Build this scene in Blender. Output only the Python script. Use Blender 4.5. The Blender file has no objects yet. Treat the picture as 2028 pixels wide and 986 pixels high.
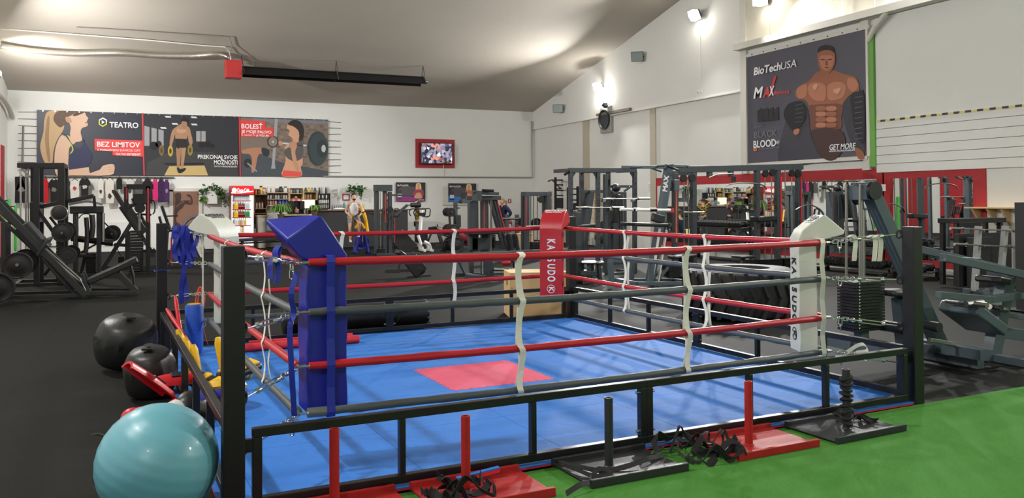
import bpy, bmesh, math, random
from mathutils import Vector, Matrix
V = Vector
random.seed(7)
sc = bpy.context.scene
COL = sc.collection
PI = math.pi
R = math.radians

# ------------------------------------------------------------------ camera, view, lights
F_, YAW, PIT, ROL, CY = 1650.77, 0.4239, -0.0161, -0.0061, 369.75
EYE = V((0, 0, 1.7))
_F = V((math.sin(YAW) * math.cos(PIT), math.cos(YAW) * math.cos(PIT), -math.sin(PIT)))
_R = V((math.cos(YAW), -math.sin(YAW), 0))
_U = _R.cross(_F)
R2 = _R * math.cos(ROL) + _U * math.sin(ROL)
U2 = -_R * math.sin(ROL) + _U * math.cos(ROL)
cd = bpy.data.cameras.new('camera'); cam = bpy.data.objects.new('camera', cd); COL.objects.link(cam)
cam.matrix_world = Matrix(((R2.x, U2.x, -_F.x, 0), (R2.y, U2.y, -_F.y, 0), (R2.z, U2.z, -_F.z, EYE.z), (0, 0, 0, 1)))
cd.sensor_width = 36; cd.sensor_fit = 'HORIZONTAL'; cd.lens = F_ / 2028 * 36
cd.shift_y = -(493 - CY) / 2028; cd.clip_start = .05; cd.clip_end = 200
sc.camera = cam
vs = sc.view_settings
vs.view_transform = 'Standard'; vs.look = 'None'; vs.gamma = 1; vs.use_curve_mapping = False
vs.exposure = 0.0
LAMP_W = 500.0          # watts of each big floodlight
w = bpy.data.worlds.new('world'); sc.world = w; w.use_nodes = True
w.node_tree.nodes['Background'].inputs[0].default_value = (.9, .93, 1, 1)
w.node_tree.nodes['Background'].inputs[1].default_value = 0.02

def P(px, py, x=None, y=None, z=None):
    """world point seen at photo pixel px,py on the plane x=, y= or z="""
    d = _F + R2 * ((px - 1014) / F_) - U2 * ((py - CY) / F_)
    if x is not None: t = (x - EYE.x) / d.x
    elif y is not None: t = (y - EYE.y) / d.y
    else: t = ((z or 0) - EYE.z) / d.z
    return EYE + d * t

# ------------------------------------------------------------------ materials
def lin(c):
    return tuple((v / 255 / 12.92) if v / 255 <= .04045 else ((v / 255 + .055) / 1.055) ** 2.4 for v in c)
MATS = {}
def mat(name, c, rough=.6, metal=0, var=.08, scale=6, bump=0, bscale=60, emit=0, trans=0, coat=0, spec=.5, alpha=1):
    if name in MATS: return MATS[name]
    m = bpy.data.materials.new(name); m.use_nodes = True
    nt = m.node_tree; b = nt.nodes['Principled BSDF']
    c = lin(c)
    b.inputs['Roughness'].default_value = rough; b.inputs['Metallic'].default_value = metal
    b.inputs['Specular IOR Level'].default_value = spec
    b.inputs['Coat Weight'].default_value = coat
    b.inputs['Transmission Weight'].default_value = trans
    if emit:
        b.inputs['Emission Color'].default_value = (*c, 1); b.inputs['Emission Strength'].default_value = emit
    tc = nt.nodes.new('ShaderNodeTexCoord')
    nz = nt.nodes.new('ShaderNodeTexNoise'); nz.inputs['Scale'].default_value = scale; nz.inputs['Detail'].default_value = 4
    nt.links.new(tc.outputs['Object'], nz.inputs['Vector'])
    mx = nt.nodes.new('ShaderNodeMix'); mx.data_type = 'RGBA'
    mx.inputs[6].default_value = (*[v * (1 - var) for v in c], 1)
    mx.inputs[7].default_value = (*[min(1, v * (1 + var)) for v in c], 1)
    nt.links.new(nz.outputs['Fac'], mx.inputs[0]); nt.links.new(mx.outputs[2], b.inputs['Base Color'])
    if bump:
        n2 = nt.nodes.new('ShaderNodeTexNoise'); n2.inputs['Scale'].default_value = bscale; n2.inputs['Detail'].default_value = 3
        nt.links.new(tc.outputs['Object'], n2.inputs['Vector'])
        bp = nt.nodes.new('ShaderNodeBump'); bp.inputs['Strength'].default_value = bump; bp.inputs['Distance'].default_value = .01
        nt.links.new(n2.outputs['Fac'], bp.inputs['Height']); nt.links.new(bp.outputs['Normal'], b.inputs['Normal'])
    m['_b'] = 1
    MATS[name] = m; return m

wall_m = mat('wall_paint', (225, 225, 221), .85, var=.03, scale=1.5, bump=.15, bscale=12)
ceil_m = mat('ceiling_paint', (180, 172, 161), .9, var=.06, scale=.7, bump=.3, bscale=5)
black_m = mat('black_steel', (19, 19, 21), .38, var=.15, bump=.05, spec=.5)
dark_m = mat('dark_grey_steel', (54, 60, 64), .42, var=.08)
slate_m = mat('slate_grey_steel', (72, 84, 92), .45, var=.08)
red_m = mat('red_rope_vinyl', (176, 22, 32), .42, var=.08, scale=9, bump=.2, bscale=18)
gry_m = mat('grey_rope_vinyl', (74, 80, 80), .5, var=.08, bump=.2, bscale=18)
chrome_m = mat('zinc_steel', (205, 210, 205), .22, metal=1, var=.1)
rod_m = mat('polished_rod', (150, 148, 142), .35, metal=1, var=.05)
web_m = mat('white_webbing', (222, 221, 208), .75, var=.04, bump=.3, bscale=200)
bweb_m = mat('black_webbing', (16, 16, 17), .8, var=.2, bump=.3, bscale=200)
blueweb_m = mat('blue_webbing', (22, 40, 150), .6, var=.1, bump=.2, bscale=200)
bluepad_m = mat('blue_vinyl', (20, 30, 140), .42, var=.1, scale=4, bump=.3, bscale=9)
redpad_m = mat('red_vinyl', (178, 26, 38), .42, var=.08, scale=4, bump=.2, bscale=9)
whitepad_m = mat('white_vinyl', (196, 198, 186), .45, var=.05, scale=4, bump=.35, bscale=8)
sledred_m = mat('red_paint_worn', (158, 30, 28), .55, var=.22, scale=8, bump=.1, spec=.3)
pad_m = mat('black_upholstery', (30, 31, 33), .42, var=.12, bump=.2, bscale=30)
rubber_m = mat('black_rubber', (22, 22, 22), .65, var=.15, bump=.2)
wood_m = mat('plywood', (206, 172, 122), .6, var=.14, scale=3)
white_m = mat('white_plastic', (235, 235, 232), .4, var=.02)
redpaint_m = mat('red_wall_paint', (172, 38, 44), .6, var=.05)
skin_m = mat('skin', (196, 150, 122), .55, var=.06)

# ------------------------------------------------------------------ mesh builder
class MB:
    def __init__(s): s.v = []; s.f = []; s.mi = []; s.m = 0
    def add(s, vs_, fs):
        b = len(s.v); s.v += [V(p) for p in vs_]
        for f in fs: s.f.append([i + b for i in f]); s.mi.append(s.m)
        return s
    def hexa(s, c):  # 8 corners: bottom 4 ccw, top 4 ccw
        return s.add(c, [(3, 2, 1, 0), (4, 5, 6, 7), (0, 1, 5, 4), (1, 2, 6, 5), (2, 3, 7, 6), (3, 0, 4, 7)])
    def box(s, c, d, rz=0, M=None):
        x, y, z = d[0] / 2, d[1] / 2, d[2] / 2
        pts = [V(q) for q in ((-x, -y, -z), (x, -y, -z), (x, y, -z), (-x, y, -z), (-x, -y, z), (x, -y, z), (x, y, z), (-x, y, z))]
        if M is None: M = Matrix.Rotation(rz, 3, 'Z')
        return s.hexa([V(c) + M @ q for q in pts])
    def b2(s, a, b):  # box from min corner to max corner
        a, b = V(a), V(b); return s.box((a + b) / 2, [abs(k) for k in (b - a)])
    def bar(s, p, q, w_, d=None, side=None):
        p, q = V(p), V(q); d = d or w_; a = (q - p)
        if a.length < 1e-6: return s
        a.normalize()
        side = V(side) if side else (V((0, 1, 0)) if abs(a.y) < .9 else V((1, 0, 0)))
        n = side - a * side.dot(a); n.normalize(); u = a.cross(n)
        c = []
        for e in (p, q):
            c += [e + u * (i * w_ / 2) + n * (j * d / 2) for i, j in ((-1, -1), (1, -1), (1, 1), (-1, 1))]
        return s.hexa(c)
    def path(s, pts, w_, d=None, side=None):
        for a, b in zip(pts, pts[1:]): s.bar(a, b, w_, d, side)
        return s
    def tube(s, pts, r, n=8, closed=False):
        pts = [V(p) for p in pts]; m = len(pts)
        rr = r if isinstance(r, (list, tuple)) else [r] * m
        up = None; b = len(s.v); vv = []; ff = []
        for i, p in enumerate(pts):
            if closed: t = pts[(i + 1) % m] - pts[i - 1]
            else: t = pts[min(i + 1, m - 1)] - pts[max(i - 1, 0)]
            if t.length < 1e-9: t = V((0, 0, 1))
            t.normalize()
            if up is None: up = V((0, 0, 1)) if abs(t.z) < .9 else V((1, 0, 0))
            n1 = up - t * up.dot(t)
            if n1.length < 1e-6: n1 = t.orthogonal()
            n1.normalize(); up = n1; n2 = t.cross(n1)
            for k in range(n):
                a = 2 * PI * k / n; vv.append(p + (n1 * math.cos(a) + n2 * math.sin(a)) * rr[i])
        for i in range(m if closed else m - 1):
            j = (i + 1) % m
            for k in range(n):
                k2 = (k + 1) % n; ff.append((i * n + k, i * n + k2, j * n + k2, j * n + k))
        if not closed: ff += [tuple(range(n))[::-1], tuple((m - 1) * n + k for k in range(n))]
        return s.add(vv, ff)
    def cyl(s, p, q, r, n=16, r2=None): return s.tube([p, q], [r, r if r2 is None else r2], n)
    def lathe(s, prof, o=(0, 0, 0), ax=(0, 0, 1), n=20):
        ax = V(ax).normalized(); u = ax.orthogonal().normalized(); w_ = ax.cross(u); o = V(o)
        vv = []; ff = []
        for r, z in prof:
            for k in range(n):
                a = 2 * PI * k / n; vv.append(o + ax * z + (u * math.cos(a) + w_ * math.sin(a)) * r)
        m = len(prof)
        for i in range(m - 1):
            for k in range(n):
                k2 = (k + 1) % n; ff.append((i * n + k, i * n + k2, (i + 1) * n + k2, (i + 1) * n + k))
        ff += [tuple(range(n))[::-1], tuple((m - 1) * n + k for k in range(n))]
        return s.add(vv, ff)
    def sph(s, c, r, sc_=(1, 1, 1), n=16, m=10, M=None):
        vv = []; ff = []; c = V(c)
        for i in range(m + 1):
            t = PI * i / m
            for k in range(n):
                a = 2 * PI * k / n
                q = V((math.sin(t) * math.cos(a) * r * sc_[0], math.sin(t) * math.sin(a) * r * sc_[1], math.cos(t) * r * sc_[2]))
                vv.append(c + (M @ q if M else q))
        for i in range(m):
            for k in range(n):
                k2 = (k + 1) % n; ff.append((i * n + k, (i + 1) * n + k, (i + 1) * n + k2, i * n + k2))
        return s.add(vv, ff)
    def prism(s, poly, ext):  # 3d polygon extruded by vector
        poly = [V(p) for p in poly]; n = len(poly); e = V(ext)
        vv = poly + [p + e for p in poly]
        ff = [tuple(range(n))[::-1], tuple(range(n, 2 * n))] + [(i, (i + 1) % n, (i + 1) % n + n, i + n) for i in range(n)]
        return s.add(vv, ff)
    def ribbon(s, pts, wv, t=.004):
        """strap: centre line pts, width vector (or list), thickness t"""
        pts = [V(p) for p in pts]; m = len(pts); vv = []; ff = []
        for i, p in enumerate(pts):
            wi = V(wv[i]) if isinstance(wv, list) else V(wv)
            tg = pts[min(i + 1, m - 1)] - pts[max(i - 1, 0)]
            nn = tg.cross(wi); nn = nn.normalized() * t / 2 if nn.length > 1e-9 else V((0, 0, t / 2))
            vv += [p - wi / 2 - nn, p + wi / 2 - nn, p + wi / 2 + nn, p - wi / 2 + nn]
        for i in range(m - 1):
            a = i * 4
            for k in range(4): ff.append((a + k, a + (k + 1) % 4, a + 4 + (k + 1) % 4, a + 4 + k))
        ff += [(3, 2, 1, 0), tuple((m - 1) * 4 + k for k in range(4))]
        return s.add(vv, ff)
    def build(s, name, m, parent=None, bevel=0, smooth=False, loc=None, world=False, sub=0):
        me = bpy.data.meshes.new(name)
        vs2 = s.v
        if world and parent is not None:
            mi = wmat(parent).inverted(); vs2 = [mi @ p for p in vs2]
        if loc is not None: vs2 = [p - V(loc) for p in vs2]
        me.from_pydata([tuple(p) for p in vs2], [], s.f)
        ms = m if isinstance(m, (list, tuple)) else [m]
        for k in ms: me.materials.append(k)
        if len(ms) > 1: me.polygons.foreach_set('material_index', s.mi)
        bm = bmesh.new(); bm.from_mesh(me); bmesh.ops.recalc_face_normals(bm, faces=bm.faces); bm.to_mesh(me); bm.free()
        o = bpy.data.objects.new(name, me); COL.objects.link(o)
        if parent is not None: o.parent = parent
        if loc is not None: o.location = loc
        if smooth:
            me.polygons.foreach_set('use_smooth', [True] * len(me.polygons))
            try: me.set_sharp_from_angle(angle=R(40))
            except Exception: pass
        if bevel:
            b = o.modifiers.new('b', 'BEVEL'); b.width = bevel; b.segments = 2; b.limit_method = 'ANGLE'; b.angle_limit = R(40)
        if sub:
            b = o.modifiers.new('s', 'SUBSURF'); b.levels = b.render_levels = sub
        return o
def wmat(o):
    m = o.matrix_basis.copy()
    while o.parent is not None:
        o = o.parent; m = o.matrix_basis @ m
    return m
def tag(o, label=None, cat=None, group=None, kind=None):
    if label: o['label'] = label
    if cat: o['category'] = cat
    if group: o['group'] = group
    if kind: o['kind'] = kind
    return o
def thing(name, label, cat, loc=(0, 0, 0), rz=0, group=None):
    o = bpy.data.objects.new(name, None); COL.objects.link(o); o.empty_display_size = .1
    o.location = loc; o.rotation_euler = (0, 0, rz)
    return tag(o, label, cat, group)
def solo(mb, name, m, label, cat, loc, group=None, **k):
    return tag(mb.build(name, m, loc=loc, **k), label, cat, group)
def struct(mb, name, m, **k):
    return tag(mb.build(name, m, **k), kind='structure')
def dup(root, loc=None, rz=None, label=None, group=None):
    r = root.copy(); COL.objects.link(r)
    if loc is not None: r.location = loc
    if rz is not None: r.rotation_euler = (0, 0, rz)
    if label: r['label'] = label
    if group: r['group'] = group
    for ch in list(root.children):
        c = ch.copy(); COL.objects.link(c); c.parent = r
        for g in ch.children:
            d = g.copy(); COL.objects.link(d); d.parent = c
    return r
def text_mesh(body, size=1, shear=0, bold=0, align='CENTER', wide=1, space=1):
    cu = bpy.data.curves.new('t', 'FONT'); cu.body = body; cu.size = size; cu.shear = shear; cu.offset = bold
    cu.align_x = align; cu.align_y = 'CENTER'; cu.extrude = .001; cu.resolution_u = 3; cu.space_character = space
    o = bpy.data.objects.new('t', cu); COL.objects.link(o)
    bpy.context.view_layer.update()
    me = bpy.data.meshes.new_from_object(o.evaluated_get(bpy.context.evaluated_depsgraph_get()))
    bpy.data.objects.remove(o); bpy.data.curves.remove(cu)
    for v in me.vertices: v.co.x *= wide
    return me
def text(body, o, ux, uy, size, m, parent, name='lettering', **k):
    """flat lettering; o = centre, ux = reading direction, uy = up direction (world)"""
    me = text_mesh(body, size, **k); me.name = name
    ux = V(ux).normalized(); uy = V(uy); uy = (uy - ux * uy.dot(ux)).normalized(); n = ux.cross(uy)
    Mx = Matrix(((ux.x, uy.x, n.x, o[0]), (ux.y, uy.y, n.y, o[1]), (ux.z, uy.z, n.z, o[2]), (0, 0, 0, 1)))
    if parent is not None: Mx = wmat(parent).inverted() @ Mx
    me.transform(Mx)
    me.materials.clear(); me.materials.append(m)
    ob = bpy.data.objects.new(name, me); COL.objects.link(ob); ob.parent = parent
    return ob
def arc(c, r, a0, a1, n, u=(1, 0, 0), v=(0, 0, 1)):
    c, u, v = V(c), V(u), V(v)
    return [c + u * (r * math.cos(a0 + (a1 - a0) * i / n)) + v * (r * math.sin(a0 + (a1 - a0) * i / n)) for i in range(n + 1)]
def smoothp(pts, k=4, closed=False):
    pts = [V(p) for p in pts]; n = len(pts); out = []
    for i in range(n if closed else n - 1):
        g = (lambda j: pts[j % n]) if closed else (lambda j: pts[max(0, min(n - 1, j))])
        a, b, c, d = g(i - 1), g(i), g(i + 1), g(i + 2)
        for q in range(k):
            t = q / k; out.append(.5 * ((2 * b) + (c - a) * t + (2 * a - 5 * b + 4 * c - d) * t * t + (-a + 3 * b - 3 * c + d) * t ** 3))
    if not closed: out.append(pts[-1])
    return out

# ------------------------------------------------------------------ the hall
WX, WY, XL, YF = 15.6, 32.2, -3.9, -8.0
YR = 12.0                                     # ridge
def cz(y): return 5.48 + .231 * (WY - y) if y >= YR else 5.48 + .231 * (WY - YR) - .231 * (YR - y)
def floor_mat():
    m = mat('rubber_floor', (19, 20, 17), .72, var=.25, scale=1.1, bump=.25, bscale=90, spec=.12)
    nt = m.node_tree; b = nt.nodes['Principled BSDF']
    src = b.inputs['Base Color'].links[0].from_socket
    tc = nt.nodes.new('ShaderNodeTexCoord'); br = nt.nodes.new('ShaderNodeTexBrick')
    br.inputs['Scale'].default_value = 1; br.inputs['Brick Width'].default_value = 1; br.inputs['Row Height'].default_value = 1
    br.inputs['Mortar Size'].default_value = .006; br.offset = 0
    br.inputs['Color1'].default_value = (1, 1, 1, 1); br.inputs['Color2'].default_value = (.86, .86, .86, 1); br.inputs['Mortar'].default_value = (.35, .35, .35, 1)
    nt.links.new(tc.outputs['Object'], br.inputs['Vector'])
    mx = nt.nodes.new('ShaderNodeMix'); mx.data_type = 'RGBA'; mx.blend_type = 'MULTIPLY'; mx.inputs[0].default_value = 1
    nt.links.new(src, mx.inputs[6]); nt.links.new(br.outputs['Color'], mx.inputs[7]); nt.links.new(mx.outputs[2], b.inputs['Base Color'])
    return m
fl_m = floor_mat()
struct(MB().box(((XL + WX) / 2, (YF + WY) / 2, -.1), (WX - XL + .6, WY - YF + .6, .2)), 'floor', fl_m)
def gable(x0, x1):
    return MB().prism([(x0, YF - .2, 0), (x0, WY + .2, 0), (x0, WY + .2, cz(WY + .2)), (x0, YR, cz(YR)), (x0, YF - .2, cz(YF - .2))], (x1 - x0, 0, 0))
struct(gable(WX, WX + .25), 'wall_right', wall_m)
struct(gable(XL - .25, XL), 'wall_left', wall_m)
struct(MB().b2((XL - .25, WY, 0), (WX + .25, WY + .25, cz(WY) + .1)), 'wall_back', wall_m)
struct(MB().b2((XL - .25, YF - .25, 0), (WX + .25, YF, cz(YF) + .1)), 'wall_front', wall_m)
cm = MB()
cm.prism([(XL - .3, WY + .3, cz(WY + .3)), (XL - .3, YR, cz(YR)), (XL - .3, YF - .3, cz(YF - .3)), (XL - .3, YF - .3, cz(YF - .3) + .2), (XL - .3, YR, cz(YR) + .2), (XL - .3, WY + .3, cz(WY + .3) + .2)], (WX - XL + .6, 0, 0))
struct(cm, 'ceiling', ceil_m)
# turf
turf_m = mat('green_turf', (66, 138, 34), .95, var=.35, scale=90, bump=1, bscale=320)
tv = [V((.9, -6, 0)), V((15.3, -6, 0)), V((15.3, 5.26, 0)), V((7.22, 4.93, 0)), V((2.41, 4.72, 0)), V((.9, 4.66, 0))]
struct(MB().prism(tv, (0, 0, .012)), 'floor_turf', turf_m)
# ------------------------------------------------------------------ boxing ring
RO, RP, S, T, RH = V((.4769, 4.7242, 0)), .0377, 5.3744, 5.5478, 1.462
RM = Matrix.Translation(RO) @ Matrix.Rotation(RP, 4, 'Z')
def W(u, v, z=0): return RM @ V((u, v, z))
ring = thing('boxing_ring_frame', 'black steel boxing ring frame with four square posts and low side rails', 'ring frame', RO, RP)
for u, v in ((0, 0), (S, 0), (S, T), (0, T)):
    a = .056
    MB().b2((u - a, v - a, 0), (u + a, v + a, RH)).build('post', black_m, ring, bevel=.006)
def side(p, q):                               # one side: two bolted frame panels between posts
    p, q = V(p), V(q); L = (q - p).length; d = (q - p) / L; nrm = V((-d.y, d.x, 0))
    half = L / 2
    for s0, s1, ups in ((.10, half - .0, (.95, 1.82)), (half + .0, L - .10, (half + .92, L - 1.0))):
        m = MB()
        def b(x0, x1, z0, z1): m.add([p + d * x + nrm * n_ + V((0, 0, z)) for x, n_, z in ((x0, -.025, z0), (x1, -.025, z0), (x1, .025, z0), (x0, .025, z0), (x0, -.025, z1), (x1, -.025, z1), (x1, .025, z1), (x0, .025, z1))],
              [(3, 2, 1, 0), (4, 5, 6, 7), (0, 1, 5, 4), (1, 2, 6, 5), (2, 3, 7, 6), (3, 0, 4, 7)])
        b(s0, s1, .422, .472); b(s0, s1, .046, .096)
        for x in (s0 + .025, s1 - .025): b(x - .025, x + .025, .096, .422)
        for x in ups: b(x - .018, x + .018, .096, .422)
        fr = m.build('side_frame', black_m, ring, bevel=.004)
        e = s0 if s0 < half / 2 else s1
        MB().box(p + d * (e - .03 if e == s0 else e + .03) + V((0, 0, .38)), (.05, .03, .07), math.atan2(d.y, d.x)).build('bracket', black_m, ring)
    for z in (.13, .39):
        c = p + d * half + V((0, 0, z))
        MB().cyl(c - d * .075, c + d * .075, .010, 8).build('bolt', chrome_m, ring)
side((0, 0, 0), (S, 0, 0)); side((S, 0, 0), (S, T, 0)); side((S, T, 0), (0, T, 0)); side((0, T, 0), (0, 0, 0))

# mat of interlocking foam tiles, blue over red
def tile_mat(nm, c):
    return mat(nm, c, .72, var=.08, scale=2.5, bump=.35, bscale=14, spec=.25)
tb, tp, tr = tile_mat('blue_foam', (42, 108, 188)), tile_mat('pink_foam', (200, 78, 104)), mat('red_foam', (200, 30, 45), .6)
def cuts(lo, hi, st): 
    c = [st + k for k in range(-2, 9) if lo + .08 < st + k < hi - .08]; return [lo] + c + [hi]
us, vs_ = cuts(-.05, S + .02, .15), cuts(-.045, T - .02, .11)
for i in range(len(us) - 1):
    for j in range(len(vs_) - 1):
        u0, u1, v0, v1 = us[i], us[i + 1], vs_[j], vs_[j + 1]
        if abs(u0 - 2.15) < .02 and abs(v0 - 2.11) < .02:
            t = thing('foam_mat_tile', 'pinkish red foam tile with zigzag edges in the middle of the blue ring floor', 'mat tile', W(u0, v0), RP)
            pl = []
            n = 12
            for k in range(4):
                for q in range(n):
                    for e, (f0, off) in enumerate(((0, 0), (.25, .022), (.6, .022), (.75, 0))):
                        a = (q + f0) / n; o = off
                        pl.append({0: (a, -o), 1: (1 + o, a), 2: (1 - a, 1 + o), 3: (-o, 1 - a)}[k])
            MB().prism([(x, y, .0325) for x, y in pl], (0, 0, .003)).build('tile_top', tp, t)
            MB().b2((.004, .004, .013), (.996, .996, .0325)).build('underside', tr, t)
            continue
        # skip tile area under the posts
        t = thing('foam_mat_tile', 'blue interlocking foam floor tile inside the boxing ring', 'mat tile', W(u0, v0), RP, 'blue foam tiles covering the ring floor')
        g = .0012
        MB().b2((g, g, .024), (u1 - u0 - g, v1 - v0 - g, .034)).build('tile_top', tb, t, bevel=.0015)
        MB().b2((g, g, .013), (u1 - u0 - g, v1 - v0 - g, .024)).build('underside', tr, t)

# ropes: four levels round the ring
ZL = (1.325, 1.02, .69, .405)
D = .45
side_nm = ('near', 'right', 'far', 'left')
lev_nm = ('top red', 'second grey', 'third red', 'bottom grey')
cor = [(D, D), (S - D, D), (S - D, T - D), (D, T - D)]
for k in range(4):
    a, b = V((*cor[k], 0)), V((*cor[(k + 1) % 4], 0)); d = (b - a).normalized(); L = (b - a).length
    for l, z in enumerate(ZL):
        o = W(a.x, a.y, z)
        t = thing('ring_rope', f'{lev_nm[l]} rope along the {side_nm[k]} side of the boxing ring', 'rope', o, 0, 'ropes of the boxing ring')
        rg = random.Random(k * 7 + l)
        pts = []; rad = []
        n = 40
        for i in range(n + 1):
            s = .06 + (L - .12) * i / n
            sag = -.018 * math.sin(PI * i / n)
            pts.append(W(*(a + d * s).xy, z + sag + rg.uniform(-.0015, .0015)))
            rad.append((.0265 + rg.uniform(-.0022, .0018)) * (.8 if i in (0, n) else 1))
        MB().tube(pts, rad, 12).build('vinyl_cover', red_m if l % 2 == 0 else gry_m, t, world=True, smooth=True)
        MB().tube([W(*(a).xy, z), W(*(a + d * .07).xy, z)], .011, 8).build('rope_core', chrome_m, t, world=True, smooth=True)
        MB().tube([W(*(b - d * .07).xy, z), W(*b.xy, z)], .011, 8).build('rope_core', chrome_m, t, world=True, smooth=True)

# turnbuckle chains between the posts and the rope corners
def link(m, c, d, up, L=.05, w_=.022, r=.004):
    d = V(d).normalized(); u = (V(up) - d * V(up).dot(d)).normalized(); c = V(c); h = L / 2 - w_ / 2
    pts = [c + d * (h + w_ / 2 * math.cos(a)) + u * (w_ / 2 * math.sin(a)) for a in [PI / 2 - PI * i / 5 for i in range(6)]]
    pts += [c + d * (-h - w_ / 2 * math.cos(a)) - u * (w_ / 2 * math.sin(a)) for a in [PI / 2 - PI * i / 5 for i in range(6)]]
    m.tube(pts, r, 6, closed=True)
cnr = (((0, 0), 'near left'), ((S, 0), 'near right'), ((S, T), 'far right'), ((0, T), 'far left'))
for k, ((pu, pv), cn) in enumerate(cnr):
    cu_, cv_ = cor[k]; d0 = V((cu_ - pu, cv_ - pv, 0)).normalized()
    for l, z in enumerate(ZL):
        zp = z + (.045, 0.0, -.055, -.075)[l] + (.03 if l == 0 else 0)
        if k == 0: zp = (1.405, 1.0, .62, .345)[l]
        A = V((pu, pv, zp)) + d0 * .085; B = V((cu_, cv_, z))
        t = thing('turnbuckle_chain', f'{("top","second","third","bottom")[l]} zinc turnbuckle and chain at the {cn} post of the boxing ring', 'turnbuckle chain', W(*A), 0, 'turnbuckle chains of the ring corners')
        dd = (B - A).normalized(); up = V((0, 0, 1)); sd = dd.cross(up).normalized(); L = (B - A).length
        m = MB(); m.tube([W(*(A + dd * .012 + V((0, 0, 1)) * (.032 * math.sin(x)) + dd * (.02 * math.cos(x)))) for x in [2 * PI * i / 14 for i in range(14)]], .008, 8, closed=True)
        m.build('eye_bolt', black_m, t, world=True, smooth=True)
        m = MB()
        p0 = A + dd * .035; e0 = A + dd * (L * .26); e1 = A + dd * (L * .58); e2 = A + dd * (L * .66)
        m.tube([W(*p0), W(*e0)], .006, 8); m.tube([W(*e1), W(*e2)], .006, 8)
        for sg in (-1, 1): m.tube([W(*(e0 + up * (sg * .013))), W(*(e1 + up * (sg * .013)))], .006, 6)
        for e in (e0, e1): m.tube([W(*(e - dd * .014)), W(*(e + dd * .014))], .018, 10)
        m.tube([W(*(e2 + dd * .012 + up * (.016 * math.cos(x)) + dd * (.016 * math.sin(x)))) for x in [2 * PI * i / 12 for i in range(12)]], .005, 6, closed=True)
        m.build('turnbuckle', chrome_m, t, world=True, smooth=True)
        m = MB(); s = L * .66 + .035; i = 0
        while s < L - .01:
            c = A + dd * s; link(m, W(*c), RM.to_3x3() @ dd, RM.to_3x3() @ (up if i % 2 else sd), .055, .028, .0045); s += .036; i += 1
        m.build('chain', chrome_m, t, world=True, smooth=True)
        m = MB(); q = A + dd * (L * .86)
        nh = (2, 1, 2, 2)[l]
        for i in range(nh): link(m, W(*(q + V((0, 0, -.03 - .045 * i)))), (0, 0, 1), RM.to_3x3() @ (sd if i % 2 else dd), .06, .026, .0045)
        m.build('hanging_link', chrome_m, t, world=True, smooth=True)

# corner pads
def ring_dir(v): return RM.to_3x3() @ v
def pad(k, m_, nm, label, o=None, cin=None, hw=.17, th=.08, z1=1.30, prof=None, rise=0):
    (pu, pv), cn = cnr[k]; cu_, cv_ = cor[k]
    o = V(o) if o else V((pu - cu_, pv - cv_, 0)).normalized()           # outwards, ring frame
    w_ = V((-o.y, o.x, 0)); c = V((*cin, 0)) if cin else V((cu_, cv_, 0)) - o * .28
    t = thing('corner_pad', label, 'corner pad', W(*c, ), 0, 'padded corner covers of the ring')
    def Q(a, b, z): return W(*(c + w_ * a + o * b + V((0, 0, z))))
    z0 = .385
    m = MB(); nz = 12; nu = 4
    rg = random.Random(k)
    for side_ in (0, 1):
        b0 = len(m.v)
        for i in range(nz + 1):
            for j in range(nu + 1):
                z = z0 + (z1 + .03 - z0) * i / nz; a = -hw + 2 * hw * j / nu
                m.v.append(Q(a, (0 if side_ == 0 else th) + rg.uniform(-.004, .004) + (.003 * math.sin(i * 1.1 + j)), z))
        for i in range(nz):
            for j in range(nu): q0 = b0 + i * (nu + 1) + j; m.f.append([q0, q0 + 1, q0 + nu + 2, q0 + nu + 1]); m.mi.append(0)
    n1 = (nz + 1) * (nu + 1)
    for i in range(nz):
        for j in (0, nu): q0 = i * (nu + 1) + j; m.f.append([q0, q0 + nu + 1, q0 + nu + 1 + n1, q0 + n1]); m.mi.append(0)
    for i in (0, nz):
        for j in range(nu): q0 = i * (nu + 1) + j; m.f.append([q0, q0 + 1, q0 + 1 + n1, q0 + n1]); m.mi.append(0)
    m.build('pad_body', m_, t, world=True, bevel=.010, smooth=True)
    pr_ = prof or [(0, z1), (.015, z1 + .07), (.06, z1 + .15), (.14, z1 + .22), (.25, z1 + .27), (.27, z1 + .265), (.34, z1 + .21), (.42, z1 + .125), (.40, z1 + .10), (.30, z1 + .065), (.10, z1 + .035), (.08, z1)]
    A_ = [Q(-hw, b, z) for b, z in pr_]; B_ = [Q(hw, b, z) for b, z in pr_]
    if rise: # one end of the outer edge curls up
        for e in (A_, B_):
            if (e[5] - EYE).length > (A_[5] - EYE).length or (e is A_ and (A_[5] - EYE).length > (B_[5] - EYE).length):
                for i in rise: e[i] = e[i] + V((0, 0, .12)) + ring_dir(o) * .085
    n = len(pr_); m = MB()
    m.add(A_ + B_, [tuple(range(n)), tuple(range(2 * n - 1, n - 1, -1))] + [(i, (i + 1) % n, (i + 1) % n + n, i + n) for i in range(n)])
    m.build('pad_roof', m_, t, world=True, bevel=.008, smooth=True)
    return t, Q, (w_, o, hw, th, z0, z1)
tblue, Qb, gb = pad(0, bluepad_m, 'blue', 'blue vinyl corner pad with blue straps at the near left corner of the ring', (-1, 0, 0), (.765, .63), .125, .255, 1.30, [(0, 1.30), (0, 1.36), (.155, 1.60), (.175, 1.61), (.375, 1.47), (.37, 1.44), (.30, 1.36), (.255, 1.335), (.255, 1.30)], (4, 5))
twl, Qw, gw = pad(3, whitepad_m, 'white', 'white vinyl corner pad at the far left corner of the boxing ring')
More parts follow.
